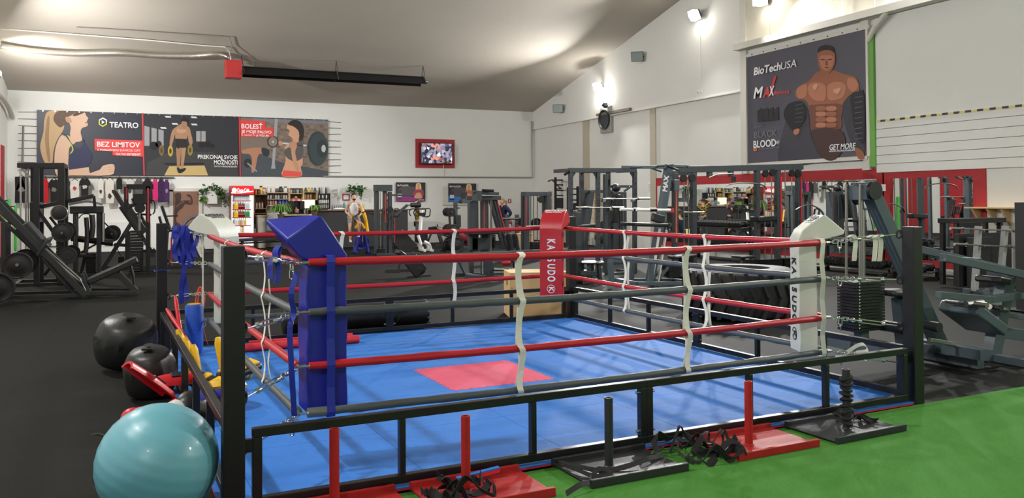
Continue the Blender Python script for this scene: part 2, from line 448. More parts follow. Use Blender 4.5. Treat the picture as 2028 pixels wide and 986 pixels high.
twr, Qr, gr = pad(1, whitepad_m, 'white', 'white vinyl corner pad at the near right corner of the boxing ring', (.894, -.447, 0), (S - .63, .68), .112, .16, 1.30, [(0, 1.30), (.002, 1.36), (.04, 1.43), (.13, 1.50), (.215, 1.555), (.24, 1.555), (.40, 1.42), (.39, 1.39), (.22, 1.345), (.16, 1.335), (.16, 1.30)])
tred, Qd, gd = pad(2, redpad_m, 'red', 'red vinyl corner pad with white lettering at the far corner of the ring', None, (S - .71, T - .69), .155)
ink_w = mat('white_print', (232, 230, 232), .5); ink_k = mat('black_print', (24, 24, 24), .6)
def pad_text(t, Q, g, ink):
    w_, o, hw, th, z0, z1 = g
    fx = -ring_dir(w_); inn = ring_dir(-o)
    for i, ch in enumerate('KATSUDO'):                     # sideways letters down the inner face
        z = z1 - .14 - i * .082
        text(ch, Q(0, -.004, z), (0, 0, -1), fx, .145 if i else .15, ink, t, bold=.004, wide=.62)
    zc = z1 - .14 - 7 * .082 - .05
    m = MB(); m.tube([Q(.052 * math.cos(a), -.003, zc + .052 * math.sin(a)) for a in [2 * PI * i / 24 for i in range(24)]], .0035, 6, closed=True); m.build('emblem', ink, t, world=True)
    text('K', Q(0, -.004, zc), (0, 0, -1), fx, .085, ink, t, name='emblem', bold=.003)
    b1_, b2_ = ((.13, 1.50), (.215, 1.555)) if t is twr else ((.14, z1 + .22), (.25, z1 + .27))
    sl = (Q(0, *b2_) - Q(0, *b1_)).normalized()
    n_ = sl.cross(fx).normalized(); n_ = n_ if n_.z > 0 else -n_
    c = (Q(0, *b1_) + Q(0, *b2_)) / 2 + n_ * .008
    xd = fx if fx.cross(sl).dot(n_) > 0 else -fx
    text('KATSUDO', c + sl * .01, xd, sl, .075 * g[2] / .17, ink, t, bold=.002, wide=.85, shear=.2)
    text('power of punch', c - sl * .045, xd, sl, .034, ink, t, bold=.0005, shear=.2)
    m = MB(); m.tube([c - n_ * .004 + sl * .01 + xd * (.85 * g[2] * math.cos(a)) + sl * (.033 * math.sin(a)) for a in [2 * PI * i / 24 for i in range(24)]], .002, 5, closed=True); m.build('emblem', ink, t, world=True)
pad_text(tred, Qd, gd, ink_w); pad_text(twl, Qw, gw, ink_k); pad_text(twr, Qr, gr, ink_k)
# straps round the pads (outer side)
for t, Q, mt, g_ in ((tblue, Qb, blueweb_m, gb), (twr, Qr, web_m, gr), (twl, Qw, web_m, gw)):
    m = MB()
    th = g_[3]
    if t is twl:
        wv = Q(.025, 0, 0) - Q(-.025, 0, 0)
        for s in ((-.085, .085)): m.ribbon([Q(s, th + .006, z) for z in (.40, .7, 1.0, 1.3)], wv, .004)
    else:                                   # strap down the side face, over the near ropes
        u0 = .64 if t is tblue else S - .56
        m.ribbon([W(u0, v, z) for v, z in ((.49, .37), (.425, .372), (.417, .40), (.425, .44), (.437, .55), (.424, .65), (.417, .69), (.424, .73), (.438, .85), (.424, .98), (.417, 1.02), (.424, 1.06), (.438, 1.17), (.424, 1.28), (.417, 1.325), (.43, 1.36), (.50, 1.365))], W(.05, 0) - W(0, 0), .004)
    m.build('strap', mt, t, world=True)
# duct tape and dangling ties on the blue corner
m = MB(); m.tube([W(.50, .45, .405), W(.62, .45, .402)], .031, 10); m.tube([W(.45, .5, .405), W(.45, .58, .402)], .031, 10)
solo(m, 'duct_tape', mat('silver_tape', (120, 122, 118), .35, metal=.5, bump=.4, bscale=40), 'grey tape wrapped round the bottom rope ends beside the blue corner pad', 'tape', W(.5, .45, .4), smooth=True)
t = thing('tie_strap', 'blue webbing tie knotted round the chains beside the blue corner pad', 'strap', W(.4, .4, 1.3))
for (pts, nm) in (([(.30, .34, 1.37), (.31, .33, 1.44), (.28, .31, 1.40), (.30, .30, 1.30), (.28, .28, 1.22)], 'strap'), ([(.28, .33, 1.38), (.25, .30, 1.33), (.25, .28, 1.25)], 'strap'),
                  ([(.30, .34, 1.37), (.36, .36, 1.35), (.40, .38, 1.34)], 'strap'), ([(.42, .36, 1.28), (.38, .34, 1.15), (.40, .36, 1.03), (.37, .33, .95), (.38, .33, .7), (.40, .35, .42)], 'strap')):
    MB().ribbon([W(*p) for p in smoothp(pts, 4)], W(.03, -.015) - W(0, 0), .004).build(nm, blueweb_m, t, world=True)
# spacer straps between ropes
def spacer(k, s, label):
    a, b = V((*cor[k], 0)), V((*cor[(k + 1) % 4], 0)); d = (b - a).normalized()
    out = V((d.y, -d.x, 0)); rg = random.Random(k * 10 + int(s * 7))
    t = thing('rope_spacer_strap', label, 'strap', W(*(a + d * s)), 0, 'white spacer straps joining the ropes')
    c = a + d * s
    for sg, nm in ((1, 'outer_band'), (-1, 'inner_band')):
        pts = []
        zs = [ZL[0] + .032, ZL[0] + .02, ZL[0], ZL[0] - .03, 1.18, ZL[1] + .04, ZL[1], ZL[1] - .05, .85, ZL[2] + .04, ZL[2], ZL[2] - .05, .54, ZL[3] + .04, ZL[3], ZL[3] - .033]
        of = [0, .022, .034, .024, .012, .022, .034, .024, .010, .022, .034, .024, .010, .022, .034, 0]
        for i, (z, f) in enumerate(zip(zs, of)):
            sag = -.016
            pts.append(W(*(c + out * (f * sg if (i // 4) % 2 == 0 or sg < 0 else f) + d * (.014 * math.sin(i * 1.3 + k) + (0 if sg > 0 else .012))).xy, z + sag))
        MB().ribbon(smoothp(pts, 3), W(*(d * .045)) - W(0, 0), .003).build(nm, web_m, t, world=True)
names = {(0, 1): 'white spacer strap on the near ropes, closer to the blue corner pad', (0, 2): 'white spacer strap on the near ropes, closer to the right white pad',
         (1, 1): 'white spacer strap on the right side ropes, closer to the near white pad', (1, 2): 'white spacer strap on the right side ropes, closer to the red pad',
         (2, 1): 'white spacer strap on the far ropes, closer to the red pad', (2, 2): 'white spacer strap on the far ropes, seen behind the blue pad roof',
         (3, 1): 'white spacer strap on the left side ropes, closer to the far white pad', (3, 2): 'twisted white spacer strap on the left side ropes, beside the near left post'}
sp = {0: (1.96 - D, 3.40 - D), 1: (2.05 - D, 3.5 - D), 2: (S - 3.40 - D, S - 1.96 - D), 3: (T - 3.5 - D, T - 1.55 - D)}
for k in range(4):
    for j in (1, 2): spacer(k, sp[k][j - 1], names[(k, j)])
# ------------------------------------------------------------------ wall structure
trim_m = mat('white_trim', (214, 211, 202), .6, var=.03)
beige_m = mat('beige_strip', (186, 178, 160), .7, var=.05)
plaster_m = mat('rough_plaster', (218, 212, 196), .9, var=.05, scale=2, bump=.9, bscale=6)
green_m = mat('green_paint', (112, 168, 78), .5)
def wr(px, py, off=0): return P(px, py, x=WX - off)
def strip_r(i, px0, px1, ytop, ybot, m, d=.03):
    a, b = wr(px0, ybot), wr(px1, ytop); return struct(MB().b2((WX - d, a.y, a.z), (WX + .01, b.y, b.z)), f'trim_{i}', m)
def ztop(px): return cz(wr(px, 200).y)
for i, (a, b) in enumerate(((1155, 1167), (1288, 1299))):
    y0, y1 = wr(b, 200).y, wr(a, 200).y
    struct(MB().b2((WX - .035, y0, 0), (WX + .01, y1, cz(y1) - .02)), f'trim_{i+1}', beige_m)
zb = 4.73; ys = wr(1471, 200).y
struct(MB().prism([(WX - .05, ys, zb), (WX - .05, WY, zb), (WX - .05, WY, cz(WY)), (WX - .05, ys, cz(ys))], (.055, 0, 0)), 'trim_3', wall_m)
struct(MB().b2((WX - .10, ys, zb - .03), (WX + .01, WY, zb)), 'trim_4', trim_m)
y14 = wr(1722, 200).y
struct(MB().prism([(WX - .03, y14 - .2, 6.0), (WX - .03, ys, 6.0), (WX - .03, ys, cz(ys)), (WX - .03, max(YR, y14), cz(YR)), (WX - .03, y14 - .2, cz(YR) - .2)], (.035, 0, 0)), 'trim_5', plaster_m)
struct(MB().b2((WX - .09, ys - .25, 2.4), (WX + .01, ys, 8.2)), 'trim_6', trim_m)
struct(MB().b2((WX - .34, 6.0, 5.85), (WX + .01, ys, 6.02)), 'trim_7', trim_m)
struct(MB().b2((WX - .10, wr(1727, 200).y, 2.35), (WX + .01, wr(1712, 200).y, 5.86)), 'trim_8', trim_m)
struct(MB().b2((WX - .11, wr(1737, 200).y, 2.42), (WX + .01, wr(1727, 200).y, 5.5)), 'trim_9', green_m)
# roller door
yd0, yd1 = 6.0, wr(1738, 200).y
m = MB(); m.b2((WX - .05, yd0, wr(1738, 240).z), (WX + .01, yd1, 5.84))
for i in range(6): m.b2((WX - .06 - .0, yd0, wr(1738, 240).z - .20 * (i + 1) + .012), (WX + .01, yd1, wr(1738, 240).z - .20 * i))
door = tag(m.build('door_1', wall_m), kind='structure')
zt = wr(1738, 240).z
m = MB(); L = yd1 - yd0
n = 60
for i in range(n):
    m.m = i % 2; m.b2((WX - .07, yd1 - L * i / n, zt - .03), (WX - .05, yd1 - L * (i + .97) / n, zt + .015))
solo(m, 'hazard_tape', [mat('yellow_tape', (214, 200, 130), .5), mat('tape_black', (40, 40, 40), .5)], 'black and yellow striped tape across the white roller door', 'tape', (WX - .06, yd1, zt))
a, b, c = wr(1737, 70, .3), wr(1770, 45, .3), wr(1733, 78, .1)
struct(MB().tube([(WX - .12, y14 - .1, 5.35), (WX - .2, y14 - .35, 5.6), (WX - .25, y14 - .75, 5.88)], .06, 10), 'trim_10', trim_m, smooth=True)
# left wall: red painted panel
for i_, (y0_, y1_) in enumerate(((30.6, 31.35), (28.4, 29.7), (26.4, 27.9), (20, 22), (14, 16))): struct(MB().b2((XL - .01, y0_, 0), (XL + .02, y1_, 3.55)), f'trim_{11 + i_}', redpaint_m)
# hanging cords with hooks
for px, yt, yb in ((1386, 52, 183), (1521, 20, 86), (1668, 0, 46)):
    A, B = wr(px, yt, .08), wr(px, yb, .08); B.y = A.y
    m = MB().tube([A, B], .008, 6); m2 = MB()
    for s in (-1, 1): m2.tube([B + V((0, s * .02, .02)), B + V((-.03, s * .10, .05)), B + V((-.03, s * .13, -.03))], .014, 6)
    t = thing('pull_rope', 'thin white hooked cord on the right wall ' + {1386: 'below the lit floodlight', 1521: 'above the left banner end', 1668: 'above the right banner end'}[px], 'cord', A)
    m.build('cord', white_m, t, world=True); m2.build('hook', trim_m, t, world=True, smooth=True)
# fan outlet
c = wr(1201, 237, .07)
t = thing('fan_outlet', 'round dark fan outlet in a grey square plate on the right wall', 'vent', c)
MB().box(c, (.1, .75, .95)).build('plate', mat('grey_plate', (168, 168, 162), .6), t, world=True, bevel=.02)
MB().lathe([(0, .05), (.3, .05), (.34, .08), (.36, .14), (.33, .14), (.3, .08), (0, .07)], c, (-1, 0, 0), 28).build('grille', dark_m, t, world=True, smooth=True)
a, b = wr(1183, 228, .12), wr(1248, 214, .12)
solo(MB().bar(a, V((a.x, b.y, a.z)), .09, .1), 'cable_tray', mat('old_metal', (110, 104, 96), .5, bump=.4), 'open metal cable tray with cables under the small lamp on the right wall', 'cable tray', a)
# conduit on the back wall
def wb(px, py, off=0): return P(px, py, y=WY - off)
m = MB(); zp = wb(660, 349).z
m.tube([wb(640, 349, .05), V((wb(1054, 350, .05).x, WY - .05, zp)), V((wb(1054, 340, .05).x, WY - .05, wb(1054, 240).z))], .028, 8)
solo(m, 'conduit_pipe', mat('conduit_grey', (150, 150, 146), .5), 'grey conduit running along the back wall below the TV and up the corner', 'pipe', wb(660, 349), smooth=True)
m = MB(); m.tube([wb(46, 250, .05), wb(44, 335, .05), wb(60, 350, .05), wb(345, 352, .05)], .03, 8)
solo(m, 'clothes_rail', mat('rail_steel', (120, 118, 112), .4, metal=.6), 'long thin rail on the back wall that the shirts hang from', 'rail', wb(60, 350), smooth=True)
RAILZ = wb(200, 352).z

# ------------------------------------------------------------------ wall art helpers
class Art:
    def __init__(s, fn, ox, oy, k):  # fn(px,py,off) plane; zoom crop origin and scale
        s.f, s.ox, s.oy, s.k = fn, ox, oy, k; s.mb = MB(); s.ms = []; s.ly = 0
    def p(s, x, y, off=.06): return s.f(s.ox + x / s.k, s.oy + y / s.k, off)
    def poly(s, c, pts, sm=0, ly=None):
        m = mat('print_%d_%d_%d' % c, c, .55, var=.03)
        if m not in s.ms: s.ms.append(m)
        s.mb.m = s.ms.index(m); s.ly = s.ly + 1 if ly is None else ly
        off = .06 + .0015 * s.ly
        q = [s.p(x, y, off) for x, y in pts]
        if sm: q = smoothp(q, sm, True)
        n = (q[1] - q[0]).cross(q[2] - q[1])
        nn = s.f(1000, 300, 1) - s.f(1000, 300, 0); nn = V((nn.x if abs(nn.x) > abs(nn.y) else 0, nn.y if abs(nn.y) >= abs(nn.x) else 0, 0))
        nn = V((-1, 0, 0)) if s.f is wr else V((0, -1, 0))
        s.mb.prism([v_ + nn * -.0012 for v_ in q], nn * .0024)
    def text(s, body, xl, xr, yc, cap, m, par, shear=0, bold=0, off=.085, name='lettering'):
        me = text_mesh(body, 1, shear, bold)
        xs = [v.co.x for v in me.vertices]; ys_ = [v.co.y for v in me.vertices]
        w0 = max(xs) - min(xs); x0 = min(xs)
        A, B = s.p(xl, yc[0] if isinstance(yc, tuple) else yc, off), s.p(xr, yc[1] if isinstance(yc, tuple) else yc, off)
        B = V((B.x, B.y, A.z)) if not isinstance(yc, tuple) else B
        ux = (B - A); wid = ux.length; ux.normalize()
        k = s.p(xl, 0, off) - s.p(xl, 100, off); hpx = abs(k.z) / 100
        sy = cap * hpx / .73; sx = wid / w0
        for v in me.vertices: v.co.x = (v.co.x - x0) * sx; v.co.y = (v.co.y - 0.0) * sy
        n = ux.cross(V((0, 0, 1)))
        Mx = Matrix(((ux.x, 0, n.x, A.x), (ux.y, 0, n.y, A.y), (ux.z, 1, n.z, A.z), (0, 0, 0, 1)))
        me.transform(wmat(par).inverted() @ Mx)
        me.materials.clear(); me.materials.append(m)
        o = bpy.data.objects.new(name, me); COL.objects.link(o); o.parent = par; return o
    def done(s, par, name='printed_artwork'): return s.mb.build(name, s.ms, par, world=True)
prw = mat('print_white', (240, 240, 240), .5); prr = mat('print_red', (222, 64, 66), .5); prk = mat('print_dark', (30, 30, 34), .5)

# long three-part banner on the back wall
t = thing('wall_banner', 'long three-part printed banner on the back wall above the hanging shirts', 'banner', wb(75, 345))
A = Art(wb, 60, 200, 3.271)
navy, sk, sk2 = (38, 40, 56), (212, 176, 150), (184, 142, 116)
m = MB(); q = [A.p(42, 52, .05), A.p(1930, 125, .05), A.p(1932, 488, .05), A.p(48, 482, .05)]; 
zt_, zl_ = (q[0].z + q[1].z) / 2, (q[2].z + q[3].z) / 2
m.prism([V((q[0].x, q[0].y, zt_)), V((q[1].x, q[1].y, zt_)), V((q[1].x, q[1].y, zl_)), V((q[0].x, q[0].y, zl_))], (0, .012, 0))
m.build('cloth', mat('banner_navy', navy, .45), t, world=True)
# first panel: woman listening to music
A.poly((190, 158, 116), [(120, 66), (235, 66), (262, 95), (225, 130), (215, 185), (170, 260), (150, 330), (140, 405), (95, 400), (64, 300), (85, 200), (92, 120)], 4)
A.poly((92, 66, 50), [(180, 66), (290, 70), (320, 90), (262, 110), (225, 150), (190, 170), (150, 120)], 4, ly=2)
A.poly((150, 118, 84), [(110, 110), (125, 110), (120, 250), (130, 380), (115, 385), (95, 250)], 3, ly=3)
A.poly(sk, [(300, 72), (350, 72), (362, 95), (376, 112), (368, 128), (372, 160), (335, 176), (326, 205), (335, 255), (290, 262), (258, 225), (262, 175), (252, 140), (235, 112), (268, 92)], 3)
A.poly((70, 48, 40), [(300, 72), (352, 72), (330, 84), (290, 98), (275, 92)], 2)
A.poly((150, 90, 80), [(355, 138), (370, 134), (370, 142), (358, 144)], 0)
A.poly(sk2, [(228, 105), (252, 104), (268, 125), (262, 142), (235, 135)], 3)
A.poly(sk, [(215, 216), (262, 232), (300, 262), (255, 300), (248, 360), (245, 482), (172, 482), (156, 400), (162, 310), (185, 245)], 3)
A.poly((34, 38, 78), [(208, 214), (235, 218), (276, 285), (320, 305), (350, 262), (342, 242), (372, 300), (402, 348), (388, 400), (352, 430), (258, 442), (246, 395), (254, 345), (276, 322), (262, 270), (225, 232)], 3)
A.poly((176, 196, 60), [(222, 226), (229, 228), (268, 280), (280, 318), (262, 342), (256, 340), (272, 316), (258, 275)], 2)
A.poly(sk, [(250, 446), (378, 428), (384, 462), (392, 482), (246, 482)], 0)
A.poly(sk, [(378, 470), (450, 445), (468, 420), (520, 408), (545, 416), (544, 455), (520, 480), (380, 482)], 2)
for y_ in (428, 443, 458): A.poly(sk2, [(505, y_), (543, y_ - 5), (543, y_ - 2), (505, y_ + 3)], 0, ly=14)
A.poly((222, 66, 66), [(416, 246), (726, 256), (734, 361), (533, 351), (533, 326), (418, 319)])
A.poly((196, 208, 50), [(470 + 31 * math.sin(PI / 3 * i), 137 - 31 * math.cos(PI / 3 * i)) for i in range(6)])
A.poly((240, 240, 240), [(470, 106), (497, 122), (497, 137), (470, 137), (443, 122)])
A.poly(navy, [(470 + 22 * math.sin(PI / 3 * i), 137 - 22 * math.cos(PI / 3 * i)) for i in range(6)])
A.poly((240, 240, 240), [(463, 125), (463, 149), (482, 137)])
# red dividers
A.poly((205, 60, 62), [(722, 78), (732, 78), (742, 482), (733, 482)], 0, ly=16); A.poly((205, 60, 62), [(1350, 100), (1358, 100), (1364, 488), (1357, 488)], 0, ly=16)
# second panel: man with plates in a gym
A.ly = 0
A.poly((40, 42, 48), [(733, 84), (1352, 106), (1360, 486), (742, 482)])
A.poly((58, 58, 60), [(745, 482), (760, 400), (900, 330), (1180, 330), (1330, 400), (1350, 484)])
for x_ in (738, 785, 830): A.poly((150, 152, 156), [(x_, 160 + (x_ - 738) * .25), (x_ + 34, 168 + (x_ - 738) * .25), (x_ + 34, 290), (x_, 290)], 0, ly=2)
for x_ in (1075, 1108): A.poly((156, 156, 158), [(x_, 195), (x_ + 28, 195), (x_ + 28, 262), (x_, 262)], 0, ly=2)
for x_, y_ in ((870, 96), (1038, 100), (915, 142), (1040, 146), (840, 168)): A.poly((210, 212, 214), [(x_, y_), (x_ + 36, y_ + 1), (x_ + 44, y_ + 12), (x_ + 8, y_ + 11)], 0, ly=2)
for x_, y_, r_ in ((800, 290, 28), (830, 280, 22), (1110, 285, 20), (1150, 280, 22), (1180, 290, 16)): A.poly((16, 16, 18), [(x_ + r_ * math.cos(a), y_ + r_ * math.sin(a)) for a in [PI * i / 6 for i in range(12)]], 0, ly=3)
A.poly((14, 14, 16), [(860, 402), (1130, 400), (1120, 412), (880, 414)], 0, ly=3)
A.poly((196, 170, 112), [(900, 422), (1128, 418), (1152, 482), (868, 482)], 0, ly=4)
A.poly((168, 128, 98), [(945, 168), (975, 150), (1005, 158), (1030, 172), (1040, 205), (1052, 262), (1040, 290), (1026, 262), (1018, 220), (1008, 250), (945, 250), (938, 215), (925, 262), (912, 300), (902, 285), (908, 235), (920, 190)], 3, ly=5)
A.poly((190, 148, 116), [(950, 180), (978, 185), (1005, 182), (1008, 200), (980, 208), (952, 202)], 3, ly=6)
A.poly((20, 16, 15), [(976, 120), (1000, 104), (1024, 118), (1026, 145), (1004, 158), (980, 146)], 3, ly=6)
A.poly((160, 120, 92), [(980, 134), (1012, 136), (1014, 162), (1000, 184), (984, 172)], 3, ly=7)
A.poly((28, 26, 28), [(945, 244), (1008, 246), (1016, 300), (985, 304), (975, 296), (960, 310), (942, 296)], 0, ly=7)
A.poly((160, 120, 90), [(946, 300), (978, 306), (974, 360), (968, 430), (952, 432), (948, 370)], 3, ly=6)
A.poly((172, 132, 100), [(980, 302), (1008, 302), (1002, 350), (990, 430), (976, 430), (978, 360)], 3, ly=6)
A.poly((20, 20, 20), [(950, 428), (975, 440), (1004, 432), (1006, 446), (975, 468), (955, 460)], 2, ly=7)
for x_, y_, c_ in ((908, 324, (190, 160, 60)), (1036, 318, (150, 124, 50)), (850, 320, (120, 96, 50))):
    A.poly(c_, [(x_ + 17 * math.cos(a), y_ + 36 * math.sin(a)) for a in [PI * i / 8 for i in range(16)]], 0, ly=8); A.poly((70, 60, 40), [(x_ + 8 * math.cos(a), y_ + 17 * math.sin(a)) for a in [PI * i / 8 for i in range(16)]], 0, ly=9)
# third panel: woman with a barbell before a brick wall
A.ly = 0
A.poly((122, 108, 98), [(1360, 106), (1930, 127), (1931, 487), (1365, 486)])
for j in range(14):
    for i in range(13):
        if (i * 7 + j * 5) % 3: A.poly(((104, 90, 80), (140, 120, 104), (112, 92, 78))[(i + j) % 3], [(1520 + i * 31 + (j % 2) * 14, 136 + j * 22), (1544 + i * 31 + (j % 2) * 14, 137 + j * 22), (1544 + i * 31 + (j % 2) * 14, 151 + j * 22), (1520 + i * 31 + (j % 2) * 14, 150 + j * 22)], 0, ly=2)
A.poly((70, 76, 82), [(1366, 486), (1366, 330), (1500, 345), (1620, 395), (1930, 455), (1930, 486)], 0, ly=3)
A.poly((158, 158, 162), [(1584, 115), (1604, 116), (1584, 400), (1588, 438), (1560, 438), (1566, 400)], 0, ly=4)
A.poly((120, 124, 134), [(1440, 112), (1930, 132), (1930, 150), (1440, 132)], 0, ly=3)
A.poly((176, 124, 96), [(1372, 320), (1430, 305), (1500, 302), (1545, 325), (1530, 345), (1480, 345), (1462, 420), (1450, 460), (1432, 455), (1436, 380), (1420, 345), (1376, 340)], 3, ly=5)
A.poly((34, 46, 50), [(1500, 302), (1548, 318), (1540, 360), (1505, 345)], 3, ly=6)
A.poly((40, 42, 44), [(1408 + 26 * math.cos(a), 402 + 30 * math.sin(a)) for a in [PI * i / 8 for i in range(16)]], 0, ly=6)
A.poly((150, 150, 152), [(1408, 398), (1470, 452), (1466, 460), (1404, 406)], 0, ly=7)
A.poly((40, 32, 32), [(1668, 150), (1705, 122), (1750, 135), (1772, 180), (1768, 240), (1744, 270), (1740, 200), (1705, 165)], 3, ly=7)
A.poly((206, 156, 124), [(1668, 152), (1700, 150), (1740, 175), (1745, 215), (1738, 260), (1760, 330), (1765, 400), (1752, 430), (1755, 488), (1632, 488), (1645, 420), (1655, 380), (1648, 330), (1652, 292), (1700, 262), (1690, 235), (1672, 222), (1680, 190), (1662, 178)], 3, ly=6)
A.poly((88, 82, 84), [(1652, 312), (1700, 290), (1760, 252), (1768, 300), (1762, 370), (1700, 390), (1648, 350)], 2, ly=8)
A.poly((196, 144, 112), [(1676, 275), (1712, 262), (1728, 290), (1716, 330), (1730, 400), (1742, 450), (1722, 452), (1698, 380), (1688, 310)], 3, ly=9)
A.poly((226, 80, 72), [(1640, 448), (1755, 460), (1755, 489), (1630, 489)], 0, ly=9)
A.poly((206, 206, 208), [(1560, 262), (1790, 284), (1790, 294), (1560, 270)], 0, ly=8)
A.poly((190, 140, 110), [(1676, 272), (1716, 266), (1722, 298), (1682, 302)], 3, ly=11); A.poly((190, 140, 110), [(1608, 262), (1630, 262), (1634, 286), (1612, 288)], 3, ly=11)
for x_, y_, rx, ry, c_ in ((1572, 264, 36, 38, (44, 46, 48)), (1572, 264, 29, 31, (130, 118, 106)), (1572, 264, 8, 8, (180, 180, 180))): A.poly(c_, [(x_ + rx * math.cos(a), y_ + ry * math.sin(a)) for a in [PI * i / 12 for i in range(24)]])
A.ly = 11
for (rx, ry, x_, c_) in ((66, 112, 1862, (44, 54, 58)), (60, 104, 1870, (54, 66, 70)), (34, 58, 1890, (40, 48, 52)), (14, 24, 1900, (190, 194, 196))):
    A.poly(c_, [(min(1930, x_ + rx * math.cos(a)), 308 + ry * math.sin(a)) for a in [PI * i / 14 for i in range(28)]])
A.poly((222, 66, 66), [(1360, 122), (1524, 130), (1524, 170), (1574, 174), (1574, 232), (1364, 232)])
A.done(t)
A.text('TEATRO', 513, 700, 155, 36, prw, t, bold=.02); A.text('BEZ LIMITOV', 433, 710, 281, 34, prw, t, bold=.015)
A.text('S PORIADNOU DÁVKOU DÁT', 435, 715, 317, 14, prw, t); A.text('TEATRO', 552, 622, 345, 15, prw, t); A.text('INTERNET', 628, 716, 346, 15, prw, t, bold=.02)
A.text('PREKONAJ SVOJE', 1085, 1342, 362, 26, prw, t, bold=.015); A.text('MOŽNOSTI', 1190, 1342, 398, 28, prw, t, bold=.015)
A.text('TEATRO', 1190, 1234, 424, 10, prw, t); A.text('VÝHODNÉ BALÍKY', 1238, 1342, 425, 10, prw, t, bold=.015)
A.text('BOLESŤ', 1368, 1504, 164, 30, prw, t, bold=.015); A.text('JE MOJE PALIVO', 1368, 1562, 198, 20, prw, t, bold=.015)
A.text('A TEATRO TV', 1368, 1458, 221, 10, prw, t); A.text('JE MÔJ LIEK', 1463, 1548, 223, 12, prw, t, bold=.015)
m = MB()
for i in range(9):
    z = zt_ - (zt_ - zl_) * (i + .3) / 9
    for x0, x1 in ((q[0].x, q[0].x - .55), (q[1].x, q[1].x + .5)):
        m.tube([(x0, WY - .05, z), (x1, WY - .02, z + .05 * ((i * 37 % 5) / 5 - .4))], .008, 5)
m.build('tie_cord', mat('cord_dark', (60, 58, 54), .7), t, world=True)
m = MB()
for i in range(27): m.cyl((q[0].x + (q[1].x - q[0].x) * (i + .5) / 27, WY - .075, zt_ - .03), (q[0].x + (q[1].x - q[0].x) * (i + .5) / 27, WY - .05, zt_ - .03), .022, 8)
tag(m.build('eyelet', rod_m, t, world=True), kind='stuff')

# dark man banner on the right wall
t = thing('wall_banner', 'large dark banner of a muscular man high on the right wall', 'banner', wr(1478, 325))
A = Art(wr, 1400, 40, 3.286)
q = [A.p(262, 235, .11), A.p(1035, 60, .11), A.p(1028, 905, .11), A.p(258, 935, .11)]
yl_, yr_ = q[0].y, q[1].y; zt_, zl_ = (q[0].z + q[1].z) / 2, (q[2].z + q[3].z) / 2
MB().prism([(WX - .11, yl_, zt_), (WX - .11, yr_, zt_), (WX - .11, yr_, zl_), (WX - .11, yl_, zl_)], (.03, 0, 0)).build('cloth', mat('banner_charcoal', (84, 82, 95), .42, var=.1, scale=.8), t, world=True)
m = MB()
for a_, b_ in (((yl_ + .1, zt_), (yr_ - .1, zt_)), ((yl_ + .05, zt_ + .05), (yl_ + .05, zl_ - .05)), ((yl_, zl_ - .03), (yr_, zl_ - .03)), ((yr_ - .04, zt_), (yr_ - .04, zl_))):
    m.bar((WX - .1, a_[0], a_[1] + .03), (WX - .1, b_[0], b_[1] + .03), .09, .06)
m.build('frame', trim_m, t, world=True)
off0 = .06
_p = A.p; A.p = lambda x, y, off=.06: _p(x, y, off + .06)
tan, tan2, tan3 = (150, 92, 66), (178, 116, 88), (112, 66, 50)
A.poly((62, 61, 72), [(470, 935), (500, 700), (560, 540), (650, 560), (680, 760), (760, 900), (900, 912), (700, 925)], 3)
A.poly((52, 52, 62), [(880, 500), (960, 470), (1028, 560), (1026, 880), (985, 900), (930, 780), (890, 650)], 2)
A.poly(tan, [(745, 330), (800, 345), (820, 325), (900, 352), (965, 370), (990, 420), (985, 465), (940, 480), (900, 520), (880, 560), (875, 640), (860, 712), (690, 712), (672, 640), (665, 560), (640, 520), (590, 510), (575, 470), (600, 430), (665, 395), (700, 350)], 4)
A.poly(tan3, [(665, 560), (700, 550), (770, 545), (880, 550), (872, 640), (860, 712), (690, 712), (672, 640)], 3)
A.poly(tan2, [(660, 425), (700, 405), (765, 420), (775, 480), (760, 525), (700, 520), (665, 480)], 4)
A.poly(tan2, [(790, 420), (850, 400), (900, 420), (900, 470), (870, 510), (800, 520), (785, 480)], 4, ly=A.ly)
A.poly(tan2, [(585, 450), (640, 415), (655, 450), (640, 500), (595, 505)], 4, ly=A.ly); A.poly(tan2, [(920, 375), (965, 385), (985, 430), (950, 465), (915, 430)], 4, ly=A.ly)
for j in range(4):
    for s in (0, 1):
        x_ = 712 + s * 68; y_ = 562 + j * 36; A.poly(tan2 if (j + s) % 2 else tan, [(x_, y_), (x_ + 56, y_ - 2), (x_ + 58, y_ + 24), (x_ + 4, y_ + 27)], 3, ly=8)
A.poly((206, 150, 124), [(690, 425), (720, 415), (715, 440), (698, 455)], 3, ly=9); A.poly((206, 150, 124), [(820, 455), (870, 440), (850, 480)], 3, ly=9)
A.poly(tan, [(720, 210), (745, 192), (800, 190), (830, 210), (835, 262), (826, 300), (800, 342), (770, 348), (742, 330), (724, 285)], 3, ly=8)
A.poly(tan2, [(735, 235), (775, 228), (822, 235), (820, 290), (790, 325), (762, 325), (740, 290)], 3, ly=9)
A.poly((36, 28, 28), [(720, 212), (728, 178), (770, 160), (818, 175), (830, 212), (800, 195), (750, 198)], 3, ly=10)
A.poly((60, 34, 30), [(740, 252), (768, 255), (766, 261), (742, 260)], 0, ly=10); A.poly((60, 34, 30), [(785, 255), (815, 250), (813, 258), (787, 261)], 0, ly=10)
A.poly((110, 52, 46), [(764, 305), (798, 303), (790, 312), (770, 312)], 0, ly=10); A.poly(tan3, [(774, 262), (782, 262), (788, 292), (772, 292)], 2, ly=10)
A.poly((20, 20, 26), [(500, 600), (530, 545), (600, 525), (640, 560), (640, 640), (600, 700), (560, 720), (510, 650)], 3, ly=9)
A.poly((20, 20, 26), [(935, 490), (985, 462), (1022, 480), (1026, 760), (1000, 800), (960, 700), (945, 600)], 3, ly=9)
